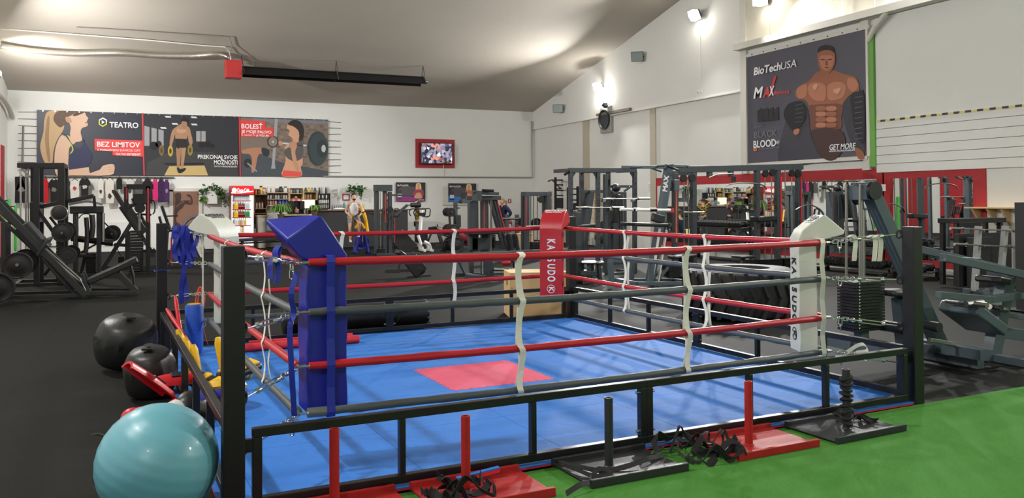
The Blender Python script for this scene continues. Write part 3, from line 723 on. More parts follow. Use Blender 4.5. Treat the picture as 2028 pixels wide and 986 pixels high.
for j in range(5): A.poly((70, 72, 82), [(575, 552 + j * 27), (625, 540 + j * 29), (626, 545 + j * 29), (576, 558 + j * 27)], 0, ly=10)
for j in range(9): A.poly((84, 86, 96), [(962, 500 + j * 34), (1012, 492 + j * 34), (1012, 497 + j * 34), (962, 506 + j * 34)], 0, ly=10)
A.poly((66, 40, 40), [(690, 712), (860, 712), (900, 800), (840, 905), (760, 900), (700, 800)], 3, ly=7)
A.poly(tan, [(960, 830), (1010, 850), (1026, 900), (985, 900)], 3, ly=9); A.poly(tan2, [(565, 715), (600, 705), (598, 735), (570, 745)], 3, ly=11)
for j in range(4): A.poly((30, 30, 38), [(328 + j * 38, 590 - j * 4), (352 + j * 38, 572 - j * 4), (366 + j * 34, 580 - j * 4), (366 + j * 34, 655 - j * 3), (330 + j * 34, 665 - j * 3)], 0, ly=3)
A.poly((214, 58, 60), [(406, 470), (440, 362), (454, 362), (420, 468)], 0, ly=16)
A.poly((204, 120, 70), [(303, 822), (326, 820), (326, 850), (303, 852)], 0)
A.done(t)
A.text('BioTech', 305, 480, (338, 300), 50, prw, t, shear=.12, bold=.025, off=.09); A.text('USA', 482, 582, (302, 280), 50, prw, t, shear=.12, off=.09)
A.text('M', 302, 366, (480, 470), 70, prw, t, shear=.25, bold=.03, off=.09); A.text('A', 362, 408, (476, 470), 66, prr, t, shear=.25, bold=.03, off=.09); A.text('X', 402, 440, (468, 460), 62, prw, t, shear=.25, bold=.03, off=.09); pass; A.text('fitness', 432, 538, (476, 464), 26, prr, t, shear=.3, bold=.01, off=.09)
gh = mat('print_grey', (120, 120, 128), .5)
A.text('BioTechUSA', 308, 362, (698, 690), 12, gh, t, off=.09)
A.text('BLACK', 308, 455, (750, 735), 42, gh, t, off=.09); A.text('BLOOD', 303, 450, (812, 798), 46, prw, t, bold=.02, off=.09); A.text('NOX+', 452, 472, (797, 794), 22, prw, t, off=.09)
A.text('extreme pre-workout formula', 330, 470, (842, 828), 14, gh, t, off=.09)
A.text('GET MORE', 798, 968, (829, 818), 36, prw, t, shear=.2, bold=.01, off=.09); A.text('www.biotechusa.sk', 796, 965, (852, 842), 16, prw, t, shear=.2, off=.09)
m = MB()
for i in range(9): y_ = yl_ + (yr_ - yl_) * (i + .5) / 9; m.cyl((WX - .13, y_, zt_ + .03), (WX - .15, y_, zt_ + .03), .015, 8)
m.build('screw', black_m, t, world=True)

# television on a red board
A = Art(wb, 420, 60, 3.169)
c = A.p(1400, 775, .03); a_, b_ = A.p(1277, 680, .03), A.p(1523, 865, .03)
t = thing('television', 'wall television with a lit gym picture mounted on a red board on the back wall', 'television', c)
MB().b2((a_.x, WY - .03, b_.z), (b_.x, WY - .001, a_.z)).build('board', redpaint_m, t, world=True)
a_, b_ = A.p(1318, 712, .12), A.p(1500, 832, .12)
MB().b2((a_.x - .08, WY - .16, b_.z - .06), (b_.x + .06, WY - .06, a_.z + .05)).build('casing', black_m, t, world=True, bevel=.01)
scr = MB().b2((a_.x - .04, WY - .166, b_.z - .02), (b_.x + .03, WY - .16, a_.z + .02))
sm_ = bpy.data.materials.new('tv_picture'); sm_.use_nodes = True; nt = sm_.node_tree; b = nt.nodes['Principled BSDF']
tc = nt.nodes.new('ShaderNodeTexCoord'); nz = nt.nodes.new('ShaderNodeTexVoronoi'); nz.inputs['Scale'].default_value = 9; cr = nt.nodes.new('ShaderNodeValToRGB')
nt.links.new(tc.outputs['Object'], nz.inputs['Vector']); nt.links.new(nz.outputs['Color'], cr.inputs[0])
cr.color_ramp.elements[0].color = (.005, .006, .015, 1); cr.color_ramp.elements[1].color = (.8, .82, .95, 1)
for pos, cc in ((.35, (.02, .02, .05, 1)), (.5, (.35, .3, .45, 1)), (.6, (.75, .25, .12, 1)), (.7, (.05, .05, .1, 1))): e = cr.color_ramp.elements.new(pos); e.color = cc
nt.links.new(cr.outputs[0], b.inputs['Emission Color']); b.inputs['Emission Strength'].default_value = 1.3; b.inputs['Base Color'].default_value = (.01, .01, .01, 1)
MATS['tv'] = sm_
scr.build('screen', sm_, t, world=True)
MB().tube([(c.x + .35, WY - .05, b_.z), (c.x + .35, WY - .03, zp + .02)], .012, 6).build('cable', white_m, t, world=True)

# product posters of women and tins
def poster(x0, x1, y0, y1, label, col, fig, cloth, tin):
    t = thing('wall_poster', label, 'poster', wb(x0, y1))
    k = 4.11
    A = Art(wb, 640, 330, k)
    A.poly((44, 40, 42), [(x0, y0), (x1, y0 + 2), (x1, y1), (x0, y1)])
    A.poly((84, 80, 84), [(x0 + 20, y0 + 60), (x0 + 90, y0 + 30), (x1 - 20, y0 + 60), (x1 - 40, y0 + 100), (x0 + 40, y0 + 110)], 3)
    A.poly(col, [(x0 + 2, y1 - 50), (x0 + 120, y1 - 40), (x1 - 20, y1 - 18), (x1, y1 - 2), (x0 + 2, y1 - 2)], 0)
    f = fig
    A.poly((228, 200, 146), [(f - 18, y0 + 14), (f, y0 + 6), (f + 20, y0 + 16), (f + 24, y0 + 60), (f + 8, y0 + 66), (f - 20, y0 + 56)], 3)
    A.poly((206, 158, 128), [(f - 10, y0 + 18), (f + 10, y0 + 18), (f + 10, y0 + 44), (f + 26, y0 + 62), (f + 36, y0 + 90), (f + 30, y0 + 128), (f - 30, y0 + 128), (f - 34, y0 + 90), (f - 24, y0 + 62), (f - 8, y0 + 44)], 3)
    A.poly(cloth, [(f - 26, y0 + 64), (f + 26, y0 + 62), (f + 44, y0 + 100), (f + 28, y0 + 120), (f + 20, y0 + 86), (f - 18, y0 + 88), (f - 30, y0 + 116), (f - 42, y0 + 98)], 2)
    A.poly(tin, [(x0 + 18, y0 + 66), (x0 + 44, y0 + 64), (x0 + 50, y0 + 90), (x0 + 50, y0 + 138), (x0 + 12, y0 + 138), (x0 + 12, y0 + 90)], 0)
    A.poly((214, 214, 218), [(x0 + 14, y0 + 94), (x0 + 48, y0 + 94), (x0 + 48, y0 + 122), (x0 + 14, y0 + 122)], 0)
    A.done(t)
    A.text('BioTechUSA', x0 + 12, x0 + 102, y0 + 26, 15, prw, t, shear=.1, bold=.015); A.text('GET MORE', x1 - 52, x1 - 8, y1 - 12, 9, prw, t)
poster(592, 832, 127, 283, 'dark poster with a purple stripe and a woman on the back wall', (150, 48, 130), 775, (176, 50, 80), (60, 54, 60))
A = Art(wb, 640, 330, 4.11)
solo(MB().b2((A.p(976, 0).x, WY - .055, A.p(0, 322).z), (A.p(1200, 0).x, WY - .001, A.p(0, 158).z)), 'notice_board', mat('pale_board', (206, 204, 196), .6), 'pale blank board on the back wall behind the blue striped poster', 'board', wb(880, 408))
poster(1018, 1246, 135, 288, 'dark poster with a blue stripe and a woman on the back wall', (40, 130, 220), 1186, (200, 110, 70), (50, 54, 84))
# ------------------------------------------------------------------ mirrors on the right wall
mir_m = mat('mirror_glass', (222, 226, 224), .01, metal=1, var=0)
zr = wr(1293, 353).z; zi = wr(1500, 362).z
def mirror(pa, pb, label, seams=(), lft=.12, rgt=.12):
    ya, yb = wr(pa, 380).y, wr(pb, 380).y
    t = thing('wall_mirror', label, 'mirror', (WX, (ya + yb) / 2, .3))
    cuts_ = [ya] + [wr(s, 380).y for s in seams] + [yb]
    for a, b in zip(cuts_, cuts_[1:]): MB().b2((WX - .03, b + .006, .35), (WX - .022, a - .006, zi)).build('mirror_glass', mir_m, t, world=True)
    m = MB(); m.b2((WX - .024, yb - rgt, .2), (WX - .001, ya + lft, zr))
    m.build('red_board', redpaint_m, t, world=True)
mirror(1303, 1738, 'wide wall mirror in a red painted border behind the cable machines', (1420, 1556, 1650), .12, .2)
mirror(1764, 1929, 'wall mirror in a red painted border nearest the wooden wall shelf', (), .2, .28)
y_ = wr(1752, 380).y
solo(MB().b2((WX - .04, y_ - .06, wr(1752, 378).z), (WX - .026, y_ + .06, wr(1752, 365).z)), 'light_switch', white_m, 'small white switch on the red border between the mirrors', 'switch', (WX - .03, y_, wr(1752, 372).z))
# wooden shelf right
sa, sb = wr(1930, 410), wr(2028, 408); z_ = wr(1960, 410).z
t = thing('wall_shelf', 'light wooden wall shelf on brackets right of the mirrors', 'shelf', (WX, sa.y, z_))
MB().b2((WX - .32, sa.y - 2.6, z_ - .03), (WX - .001, sa.y, z_)).build('board', wood_m, t, world=True, bevel=.004)
for px in (1945, 1975, 2003):
    y_ = wr(px, 420).y; MB().prism([(WX - .001, y_, z_ - .03), (WX - .28, y_, z_ - .03), (WX - .001, y_, z_ - .36)], (0, .05, 0)).build('bracket', wood_m, t, world=True)
# radiators under the shirts
for i, (a, b) in enumerate(((60, 140), (206, 296))):
    A_, B_ = wb(a, 440, .1), wb(b, 500, .1)
    t = thing('radiator', ('white ribbed radiator on the back wall behind the tall black machine', 'white ribbed radiator on the back wall below the white shirts')[i], 'radiator', (A_.x, WY, .2))
    m = MB(); n = 26
    for j in range(n): x = A_.x + (B_.x - A_.x) * (j + .5) / n; m.b2((x - .022, WY - .12, .25), (x + .022, WY - .04, A_.z))
    m.build('ribs', white_m, t, world=True, bevel=.006); MB().b2((A_.x, WY - .10, .28), (B_.x, WY - .05, A_.z - .05)).build('panel', white_m, t, world=True)

# ------------------------------------------------------------------ radiant heater under the ceiling
def onc(px, py, dz=0):
    d = _F + R2 * ((px - 1014) / F_) - U2 * ((py - CY) / F_)
    return EYE + d * ((5.48 + .231 * WY - dz - EYE.z) / (d.z + .231 * d.y))
A_, B_ = onc(478, 140, .55), onc(838, 162, .55); yh = (A_.y + B_.y) / 2; A_ = P(478, 141, y=yh); B_ = P(838, 161, y=yh)
t = thing('radiant_heater', 'long black radiant tube heater with a red burner box hanging under the ceiling', 'heater', A_)
m = MB(); w2 = .34
zc_ = (A_.z + B_.z) / 2
for s in (-1, 1): m.hexa([V((A_.x, yh + s * .06, zc_ + .14)), V((B_.x, yh + s * .06, zc_ + .14)), V((B_.x, yh + s * .06 + .02, zc_ + .16)), V((A_.x, yh + s * .06 + .02, zc_ + .16)), V((A_.x, yh + s * w2, zc_ - .14)), V((B_.x, yh + s * w2, zc_ - .14)), V((B_.x, yh + s * w2 + .02, zc_ - .13)), V((A_.x, yh + s * w2 + .02, zc_ - .13))])
m.b2((A_.x, yh - .08, zc_ + .14), (B_.x, yh + .08, zc_ + .16)); m.build('reflector', black_m, t, world=True)
m = MB()
for s in (-.15, .15): m.tube([(A_.x, yh + s, zc_ - .02), (B_.x, yh + s, zc_ - .02)], .05, 10)
m.tube(arc((B_.x, yh, zc_ - .02), .15, -PI / 2, PI / 2, 8, (1, 0, 0), (0, 1, 0)), .05, 10)
m.build('tube', dark_m, t, world=True, smooth=True)
MB().box((A_.x - .25, yh, zc_ + .03), (.5, .5, .56)).build('burner_box', mat('heater_red', (170, 40, 38), .45), t, world=True, bevel=.015)
for f in (0.0, .5, 1):
    x = A_.x + (B_.x - A_.x) * f; m = MB()
    for s in (-1, 1): m.tube([(x + (.06 if f == 0 else 0), yh + s * .3, zc_ - .12), (x, yh, cz(yh) - .01)], .012, 5)
    m.tube([(x, yh - .36, zc_ - .15), (x, yh, zc_ + .19), (x, yh + .36, zc_ - .15)], .018, 5); m.build('hanger', dark_m, t, world=True)
silver_m = mat('silver_duct', (176, 170, 158), .35, metal=.7, bump=.8, bscale=30)
pts = smoothp([onc(x, y, .16) for x, y in ((2, 91), (60, 100), (140, 106), (230, 105), (300, 110), (380, 111), (430, 108))] + [P(455, 118, y=yh + .1), P(462, 130, y=yh)], 4)
solo(MB().tube(pts, .085, 12), 'flexible_duct', silver_m, 'silver flexible duct running under the ceiling to the red burner box', 'duct', pts[0], smooth=True)
pts = [onc(x, y, .08) for x, y in ((2, 57), (120, 66), (210, 73), (300, 80), (400, 90), (445, 93), (455, 105))] + [P(458, 124, y=yh)]
solo(MB().tube(pts, .018, 6), 'gas_pipe', trim_m, 'thin white pipe under the ceiling above the silver duct', 'pipe', pts[0])
pts = [onc(x, y, .05) for x, y in ((150, 54), (260, 60), (380, 68), (455, 73), (460, 90))] + [P(452, 124, y=yh)]
solo(MB().tube(pts, .014, 6), 'cable', mat('cable_grey', (120, 116, 110), .6), 'thin grey cable under the ceiling dropping to the red burner box', 'cable', pts[0])
pts = [P(x, y, x=XL + .15) for x, y in ((-10, 185), (5, 195), (18, 215), (24, 232))]
solo(MB().tube(smoothp(pts, 3), .07, 10), 'elbow_pipe', silver_m, 'bent silver pipe on the left wall below the lamp', 'pipe', pts[0], smooth=True)
# ------------------------------------------------------------------ things around the ring
def PZ(px, py, Z):
    d = _F + R2 * ((px - 1014) / F_) - U2 * ((py - CY) / F_); return EYE + d * Z
# exercise ball
c = PZ(329, 914, 4.47); r = c.z
bm_ = mat('teal_ball', (98, 162, 176), .38, var=.05, scale=2, coat=.2)
m = MB(); n = 64
prof = [(max(.004, r * math.sin(PI * i / n)) + (.0016 if i % 4 == 0 and 6 < i < 58 else 0), -r * math.cos(PI * i / n)) for i in range(n + 1)]
m.lathe(prof, (0, 0, r), (.35, -.2, 1), 48)
m.v = [v - (V((.35, -.2, 1)).normalized() * 0) for v in m.v]
o = tag(m.build('exercise_ball', bm_, smooth=True), 'large teal blue exercise ball on the dark floor beside the near left ring post', 'exercise ball'); o.location = (c.x - .04, c.y, 0)

# big soft black bags
def softbag(label, cx, cy, rad, h, rz, tilt):
    t = thing('punching_bag', label, 'bag', (cx, cy, 0), rz)
    M3 = Matrix.Rotation(tilt, 3, 'X')
    m = MB(); n, k = 36, 16; vv = []; ff = []
    for i in range(k + 1):
        s = i / k; z = h * s
        rr = rad * (math.sin(PI * min(1, .12 + s * .95)) ** .2 if s < .97 else .55) if i < k else rad * .2
        if i == 0: rr = rad * .7
        for j in range(n):
            a = 2 * PI * j / n
            wr_ = 1 + (.06 * math.sin(a * 15 + s * 3) * max(0, 1 - abs(s - .55) * 5)) + .012 * math.sin(a * 5 + 1)
            p = M3 @ V((rr * wr_ * math.cos(a), rr * wr_ * math.sin(a), z)); vv.append(p)
    lo = min(p.z for p in vv)
    vv = [p - V((0, 0, lo)) for p in vv]
    for i in range(k):
        for j in range(n): j2 = (j + 1) % n; ff.append((i * n + j, i * n + j2, (i + 1) * n + j2, (i + 1) * n + j))
    ff += [tuple(range(n))[::-1], tuple(k * n + j for j in range(n))]
    m.add(vv, ff); m.build('bag_body', mat('black_leather', (30, 30, 29), .4, var=.12, bump=.4, bscale=14), t, smooth=True)
    p = M3 @ V((0, -.05, h - .012)) - V((0, 0, lo))
    MB().box(p + V((0, -.01, -.004)), (.09, .055, .018)).build('stitched_tag', black_m, t, bevel=.004)
    return t
softbag('large black leather bag with wrinkled sides on the floor left of the ring', P(246, 728).x, P(246, 728).y, .30, .52, .3, .3)
softbag('smaller black leather bag between the large black bag and the teal ball', P(316, 782).x - .07, P(316, 782).y, .215, .44, -.2, .22)

def glove(label, loc, rot, m_, cuff, group=None, sc_=1.0):
    t = thing('boxing_glove', label, 'boxing glove', loc, 0, group); t.rotation_euler = rot; t.scale = (sc_,) * 3
    MB().sph((0, 0, .06), .075, (1.0, 1.25, .95), 18, 12).sph((0, .07, .055), .062, (1.05, 1, .9), 16, 10).build('fist', m_, t, smooth=True)
    MB().sph((.075, -.005, .055), .035, (.8, 1.6, .9), 14, 8).build('thumb', m_, t, smooth=True)
    MB().lathe([(.052, 0), (.058, .01), (.054, .06), (.05, .10), (.045, .115), (.02, .115), (.02, .105)], (0, -.07, .055), (0, -1, 0), 18).build('cuff', cuff, t, smooth=True)
    return t
gred = mat('red_leather', (198, 28, 40), .35, bump=.2, bscale=20); gblk = mat('black_soft_leather', (24, 24, 26), .4, bump=.3, bscale=20)
yel = mat('yellow_vinyl', (226, 178, 22), .4, bump=.25, bscale=18); gpur = mat('blue_violet_vinyl', (44, 48, 150), .4, bump=.3, bscale=16)
q = P(283, 852); glove('red boxing glove with its round fist up, left of the teal ball top', (q.x, q.y, .0), (.2, 0, 1.1), gred, gred, sc_=1.35)
q = P(352, 820); glove('red boxing glove lying in front of the red and black shin guard', (q.x, q.y, 0), (0, 0, 2.4), gred, gblk)
q = P(376, 822); glove('black glove with white cuff trim lying against the left side rail', (q.x, q.y, .0), (.1, .1, -.9), gblk, mat('white_leather', (225, 225, 220), .5), sc_=1.5)
q = P(424, 850); glove('black glove at the foot of the left side rail next to the blue mat', (q.x, q.y + .25, .0), (.0, .2, .6), gblk, gblk, sc_=1.4)
def guard(label, loc, rot, m_, inner, L=.42):
    t = thing('shin_guard', label, 'shin guard', loc); t.rotation_euler = rot
    m = MB(); n, k = 10, 8; vv = []; ff = []
    for sh in (0, 1):
        for i in range(k + 1):
            for j in range(n + 1):
                a = (j / n - .5) * 2.4; rr = .085 + .012 * math.sin(i / k * PI) - sh * .022
                vv.append(V((rr * math.sin(a) * (1 - .25 * i / k), rr * math.cos(a), L * i / k)))
    o_ = (k + 1) * (n + 1)
    for i in range(k):
        for j in range(n):
            q0 = i * (n + 1) + j; ff += [(q0, q0 + 1, q0 + n + 2, q0 + n + 1), (q0 + o_, q0 + n + 1 + o_, q0 + n + 2 + o_, q0 + 1 + o_)]
    for i in range(k):
        for j in (0, n): q0 = i * (n + 1) + j; ff.append((q0, q0 + n + 1, q0 + n + 1 + o_, q0 + o_))
    for i in (0, k):
        for j in range(n): q0 = i * (n + 1) + j; ff.append((q0, q0 + 1, q0 + 1 + o_, q0 + o_))
    m.add(vv, ff).build('shell', m_, t, smooth=True)
    MB().box((0, .094, L * .35), (.07, .012, .13)).build('badge', inner, t, bevel=.004)
    return t
q = P(330, 825); guard('red shin guard with a black badge leaning against the smaller black bag', (q.x, q.y + .15, .10), (R(52), 0, R(-50)), gred, gblk, .5)
q = P(372, 800); guard('red and black shin guard lying on top of the glove pile', (q.x + .03, q.y + .1, .16), (R(90), R(20), R(-80)), gred, gblk, .3)
# yellow and black kick pads inside the left rail
def kickpad(label, loc, rot, a_, b_, L=.4):
    t = thing('kick_pad', label, 'kick pad', loc); t.rotation_euler = rot
    m = MB(); m.box((0, 0, L / 2), (.19, .075, L)); m.build('pad', a_, t, bevel=.03, smooth=True)
    for z in (.12, .5, .86): MB().box((0, -.042, L * z), (.15, .03, L * .16)).build('face_panel', b_, t, bevel=.01, smooth=True)
    for z in (.3, .7): MB().tube(arc((0, .04, L * z), .06, 0, PI, 8, (1, 0, 0), (0, 1, 0)), .014, 6).build('arm_strap', b_, t, smooth=True)
    return t
def foamstick(label, loc, top, m_, r0=.022, r1=.026, grip=None):
    t = thing('padded_stick', label, 'padded stick', loc)
    loc, top = V(loc), V(top)
    MB().tube([loc, loc.lerp(top, .1), loc.lerp(top, .9), top], [r0 * .7, r0, r1, r1 * .6], 10).build('foam_shaft', m_, t, world=True, smooth=True)
    MB().cyl(loc.lerp(top, .35), loc.lerp(top, .42), r0 * 1.25, 10).build('band', grip or gblk, t, world=True)
for (u, v, z, tx, ty, lab, m_) in ((.16, 3.62, .04, 352, 652, 'yellow padded stick leaning on the left rail, farthest of the three', yel), (.15, 3.2, .04, 366, 668, 'yellow padded stick leaning on the left rail, middle of the three', yel), (.15, 2.8, .04, 382, 682, 'yellow padded stick leaning on the left rail, nearest of the three', yel)):
    b0 = W(u, v, z); tp_ = P(tx, ty, y=b0.y + .06); foamstick(lab, b0, tp_, m_, .024, .034)
b0 = W(.14, 4.3, .04); foamstick('red padded stick standing in the far left ring corner', b0, P(347, 586, y=W(.10, 5.1).y), gred, .02, .022)
b0 = W(.16, 3.5, .30); foamstick('longer red padded stick slanting across the left rail', b0, P(330, 612, y=W(0, 5.0).y), gred, .02, .022)
b0 = W(.36, 2.85, .035); foamstick('yellow padded stick standing upright beside the blue and yellow body shield', b0, P(431, 668, y=b0.y), yel, .03, .036)
c = W(.36, 3.35, .035); kickpad('black and yellow kick pad lying on the blue mat behind the left rail', c + V((0, 0, .05)), (R(-80), R(8), R(-60)), gblk, yel)
c = W(.30, 2.95, .035); kickpad('black kick pad with yellow panels lying nearest to the left rail', c + V((0, 0, .06)), (R(-80), R(-12), R(40)), gblk, yel, .36)
# body shield, blue with yellow collar
c = W(.24, 2.35, .035)
t = thing('body_shield', 'round blue and yellow padded body shield on the mat beside the left rail', 'body shield', c)
MB().lathe([(.02, 0), (.15, .01), (.20, .07), (.205, .14), (.17, .19), (.10, .20), (.08, .15), (.02, .14)], c + V((0, 0, 0)), (0, .25, 1), 24).build('padding', gpur, t, world=True, smooth=True)
MB().lathe([(.085, .18), (.19, .155), (.205, .175), (.17, .225), (.10, .23), (.085, .2)], c, (0, .25, 1), 24).build('collar', yel, t, world=True, smooth=True)
# blue foam roller standing in the far left corner
c = W(.30, 5.1, .035)
t = thing('foam_roller', 'tall blue foam roller standing in the far left corner of the ring', 'foam roller', c)
MB().lathe([(.02, 0), (.085, 0), (.095, .015), (.095, .52), (.085, .54), (.03, .54), (.03, .50)], (0, 0, 0), (0, 0, 1), 28).build('foam_tube', mat('roller_blue', (36, 86, 190), .6, var=.15, scale=12, bump=.4), t, smooth=True)
MB().lathe([(.0, 0), (.07, 0), (.07, .006), (.0, .006)], (0, 0, .541), (0, 0, 1), 24).build('end_disc', yel, t)
# two red foam tubes lying at the far edge of the mat
for i, (v, lab) in enumerate(((T - .62, 'red foam tube lying on the blue mat near the far rail, closer to the camera'), (T - .34, 'red foam tube lying on the blue mat right against the far rail'))):
    z = .035 + (.045 if i == 0 else .038); r = .045 if i == 0 else .038
    solo(MB().tube([W(.75 + .15 * i, v, z), W(2.1, v - .02, z)], r, 14), 'foam_tube', mat('foam_red', (204, 44, 58), .55, bump=.2), lab, 'foam tube', W(.75, v, .035), smooth=True)
# blue hand wraps bundled over the top chain at the far left post
c = P(365, 452, y=W(.2, T - .2).y); t = thing('hand_wraps', 'bundle of blue hand wraps hanging over the top chain at the far left post', 'hand wraps', c)
rg = random.Random(3)
for i in range(13):
    x = c.x - .10 + .016 * i + rg.uniform(-.01, .01); y = c.y + rg.uniform(-.05, .05)
    L = rg.uniform(.30, .45) if i not in (5, 6, 7) else rg.uniform(.72, .86)
    pts = [V((x - .01, y, c.z - .12)), V((x, y, c.z + .0)), V((x + .01, y - .02, c.z + .03)), V((x + .01, y - .04, c.z - .02))]
    for k in range(1, 6): pts.append(V((x + .01 + .02 * math.sin(k * 1.4 + i), y - .045 + .01 * math.sin(k * 2 + i), c.z - L * k / 5)))
    MB().ribbon(smoothp(pts, 3), (.045, .01 * (i % 3 - 1), 0), .004).build('wrap', blueweb_m, t, world=True)
a = MB().tube([W(.062 * math.cos(x) * 1.25, T + .062 * math.sin(x) * 1.25, .93 + .01 * math.sin(3 * x)) for x in [2 * PI * i / 20 for i in range(20)]], .005, 6, closed=True)
solo(a, 'cord', blueweb_m, 'thin blue cord tied round the far left ring post', 'cord', W(0, T, .93))
# orange skipping ropes with carabiners on the third chain
c = P(395, 572, y=W(.3, T - .3).y); t = thing('skipping_rope', 'orange skipping rope looped over the third chain at the far left corner', 'skipping rope', c)
m = MB()
for k, (a, b) in enumerate(((388, 405), (392, 400))):
    pts = [P(x, y, y=c.y + .01 * k) for x, y in ((a, 640), (a - 1, 610), (a + 1, 585), ((a + b) / 2, 568), (b, 585), (b - 2, 610), (b - 8, 632))]
    m.tube(smoothp(pts, 4), .007, 6)
for a, b in ((388, 398), (402, 412)): m.tube(smoothp([P(a, 630, y=c.y), P(a + 2, 655, y=c.y - .03), P(b, 683, y=c.y - .05)], 4), .003, 5)
m.build('rope', mat('orange_cord', (222, 84, 60), .6), t, world=True, smooth=True)
m = MB()
for x, y in ((390, 636), (397, 632), (404, 640)): link(m, P(x, y, y=c.y - .02), (.2, 0, 1), (1, 0, 0), .08, .04, .006)
m.build('carabiner', chrome_m, t, world=True, smooth=True)
# white drawstrings at both white pads
for cnm, (u, v), lab in (('a', (.42, T - .42), 'white tie string hanging from the far left white pad down to the bottom rope'), ('b', (S - .3, .3), 'white tie straps knotted on the top chain beside the near right white pad')):
    t = thing('tie_strap', lab, 'strap', W(u, v, 1.3))
    if cnm == 'a':
        MB().ribbon([W(u - .03, v - .05, z) for z in (1.33, 1.0, .7, .42)], (.016, 0, 0), .004).build('string', web_m, t, world=True)
        for k in range(3): MB().ribbon(smoothp([W(u - .02 - .03 * k, v + .1, 1.36), W(u - .06 - .02 * k, v + .14, 1.33), W(u - .03 - .015 * k, v + .12, 1.25 - .04 * k), W(u - .02, v + .12, 1.18 - .05 * k)], 3), (.03, .01, 0), .004).build('bow', web_m, t, world=True)
    else:
        for k, dx in enumerate((-.02, .09, .12)): MB().ribbon(smoothp([W(u + dx - .06, v - dx, 1.37), W(u + dx, v - dx, 1.39), W(u + dx + .03, v - dx, 1.33), W(u + dx + .02, v - dx, 1.24), W(u + dx + .01, v - dx, 1.17)], 3), (.04, -.01, 0), .004).build('bow', web_m, t, world=True)
t = thing('tie_strap', 'white strap knotted on the bottom chain beside the near right white pad', 'strap', W(S - .30, .28, .42))
MB().ribbon(smoothp([W(S - .36, .36, .40), W(S - .31, .30, .46), W(S - .26, .27, .47), W(S - .25, .25, .42), W(S - .32, .30, .40), W(S - .28, .24, .35)], 4), (.01, .03, .02), .004).build('bow', web_m, t, world=True)

# ------------------------------------------------------------------ push sleds
def sled(label, cx, cy, rz, m_, pole, group=None):
    t = thing('push_sled', label, 'push sled', (cx, cy, .012), rz, group)
    m = MB(); w_, d = .71, .46
    m.b2((-w_ / 2, -d / 2, .012), (w_ / 2, d / 2, .02)); m.build('base_plate', m_, t, bevel=.002)
    for s in (-1, 1):
        MB().b2((-w_ / 2, s * d / 2 - .014, 0), (w_ / 2, s * d / 2 + .014, .05)).build('runner', m_, t, bevel=.004)
    x, y = pole
    m = MB().lathe([(.027, 0), (.027, .43), (.021, .43), (.021, .30), (.0, .30)], (x, y, .02), (0, 0, 1), 24); m.build('pole', m_, t, smooth=True)
    MB().lathe([(.03, 0), (.034, .004), (.03, .01), (.027, .012), (0, .012)], (x, y, .019), (0, 0, 1), 20).build('weld_ring', m_, t, smooth=True)
    return t
sb = mat('sled_black', (36, 38, 40), .45, var=.2, bump=.15)
sl1 = sled('red push sled at the bottom edge of the photo, leftmost of the sleds', 1.02, 4.46, RP, sledred_m, (-.03, .10))
sl2 = sled('red push sled with a heap of black straps, second from the left', 1.82, 4.485, RP, sledred_m, (-.09, .02))
sl3 = sled('black push sled between the two red ones on the green turf edge', 2.77, 4.525, RP, sb, (-.07, .01))
sl4 = sled('red push sled in the middle of the turf edge, right of the black strap heap', 3.88, 4.565, RP, sledred_m, (-.09, -.04))
sl5 = sled('black push sled nearest the right ring post, ropes wound round its pole', 4.72, 4.575, .06, sb, (-.03, -.04))
m = MB(); c = V((4.6924, 4.5333, 0))
for k in range(9):
    z = .08 + .04 * k; m.tube([c + V(((.034 + .004 * (k % 3)) * math.cos(x), (.034 + .004 * (k % 2)) * math.sin(x), z + .012 * math.sin(x + k))) for x in [2 * PI * i / 14 for i in range(14)]], .012, 6, closed=True)
def heap(name, label, cx, cy, n, sx, sy, hz, seed, z0=.03, wd=.042):
    t = thing(name, label, 'strap', (cx, cy, z0)); rg = random.Random(seed)
    for i in range(n):
        a = rg.uniform(0, 2 * PI); p = V((cx + rg.uniform(-.5, .5) * sx, cy + rg.uniform(-.5, .5) * sy, z0 + rg.uniform(0, hz * .4))); pts = [p]
        for k in range(7):
            a += rg.uniform(-.9, .9); p = p + V((math.cos(a) * sx * .3, math.sin(a) * sy * .3, 0))
            p.x = min(max(p.x, cx - sx * .6), cx + sx * .6); p.y = min(max(p.y, cy - sy * .6), cy + sy * .6); p.z = z0 + rg.uniform(0, 1) ** 2 * hz
            pts.append(p.copy())
        wv = V((rg.uniform(-1, 1), rg.uniform(-1, 1), rg.uniform(.1, 1.4))).normalized() * wd
        MB().ribbon(smoothp(pts, 4), wv, .004).build('webbing', bweb_m, t, world=True)
    return t, rg
solo(m, 'rope_coil', bweb_m, 'black rope wound round the pole of the rightmost sled', 'rope', c, smooth=True)
heap('sled_harness', 'heap of black webbing straps on the turf left of the middle red sled', 3.36, 4.52, 9, .38, .34, .13, 5, .02)
heap('sled_harness', 'heap of black straps on the second red sled at the bottom edge', 1.66, 4.40, 9, .30, .26, .12, 9, .04)
t, rg = heap('sled_harness', 'black strap lying on the rightmost black sled', 4.95, 4.68, 4, .30, .2, .05, 12, .04)
t = thing('sled_harness', 'long black strap lying across the black sled between the red ones', 'strap', (2.6, 4.45, .04))
for pts in ([(2.42, 4.72), (2.50, 4.50), (2.62, 4.45), (2.78, 4.44), (2.95, 4.48), (3.12, 4.55)], [(2.42, 4.70), (2.44, 4.5), (2.52, 4.38), (2.62, 4.36), (2.58, 4.44), (2.50, 4.40), (2.42, 4.28), (2.33, 4.24), (2.22, 4.20)]):
    MB().ribbon(smoothp([V((x, y, .05 + .012 * math.sin(i * 2.1))) for i, (x, y) in enumerate(pts)], 4), (.004, .028, .02), .005).build('webbing', bweb_m, t, world=True)
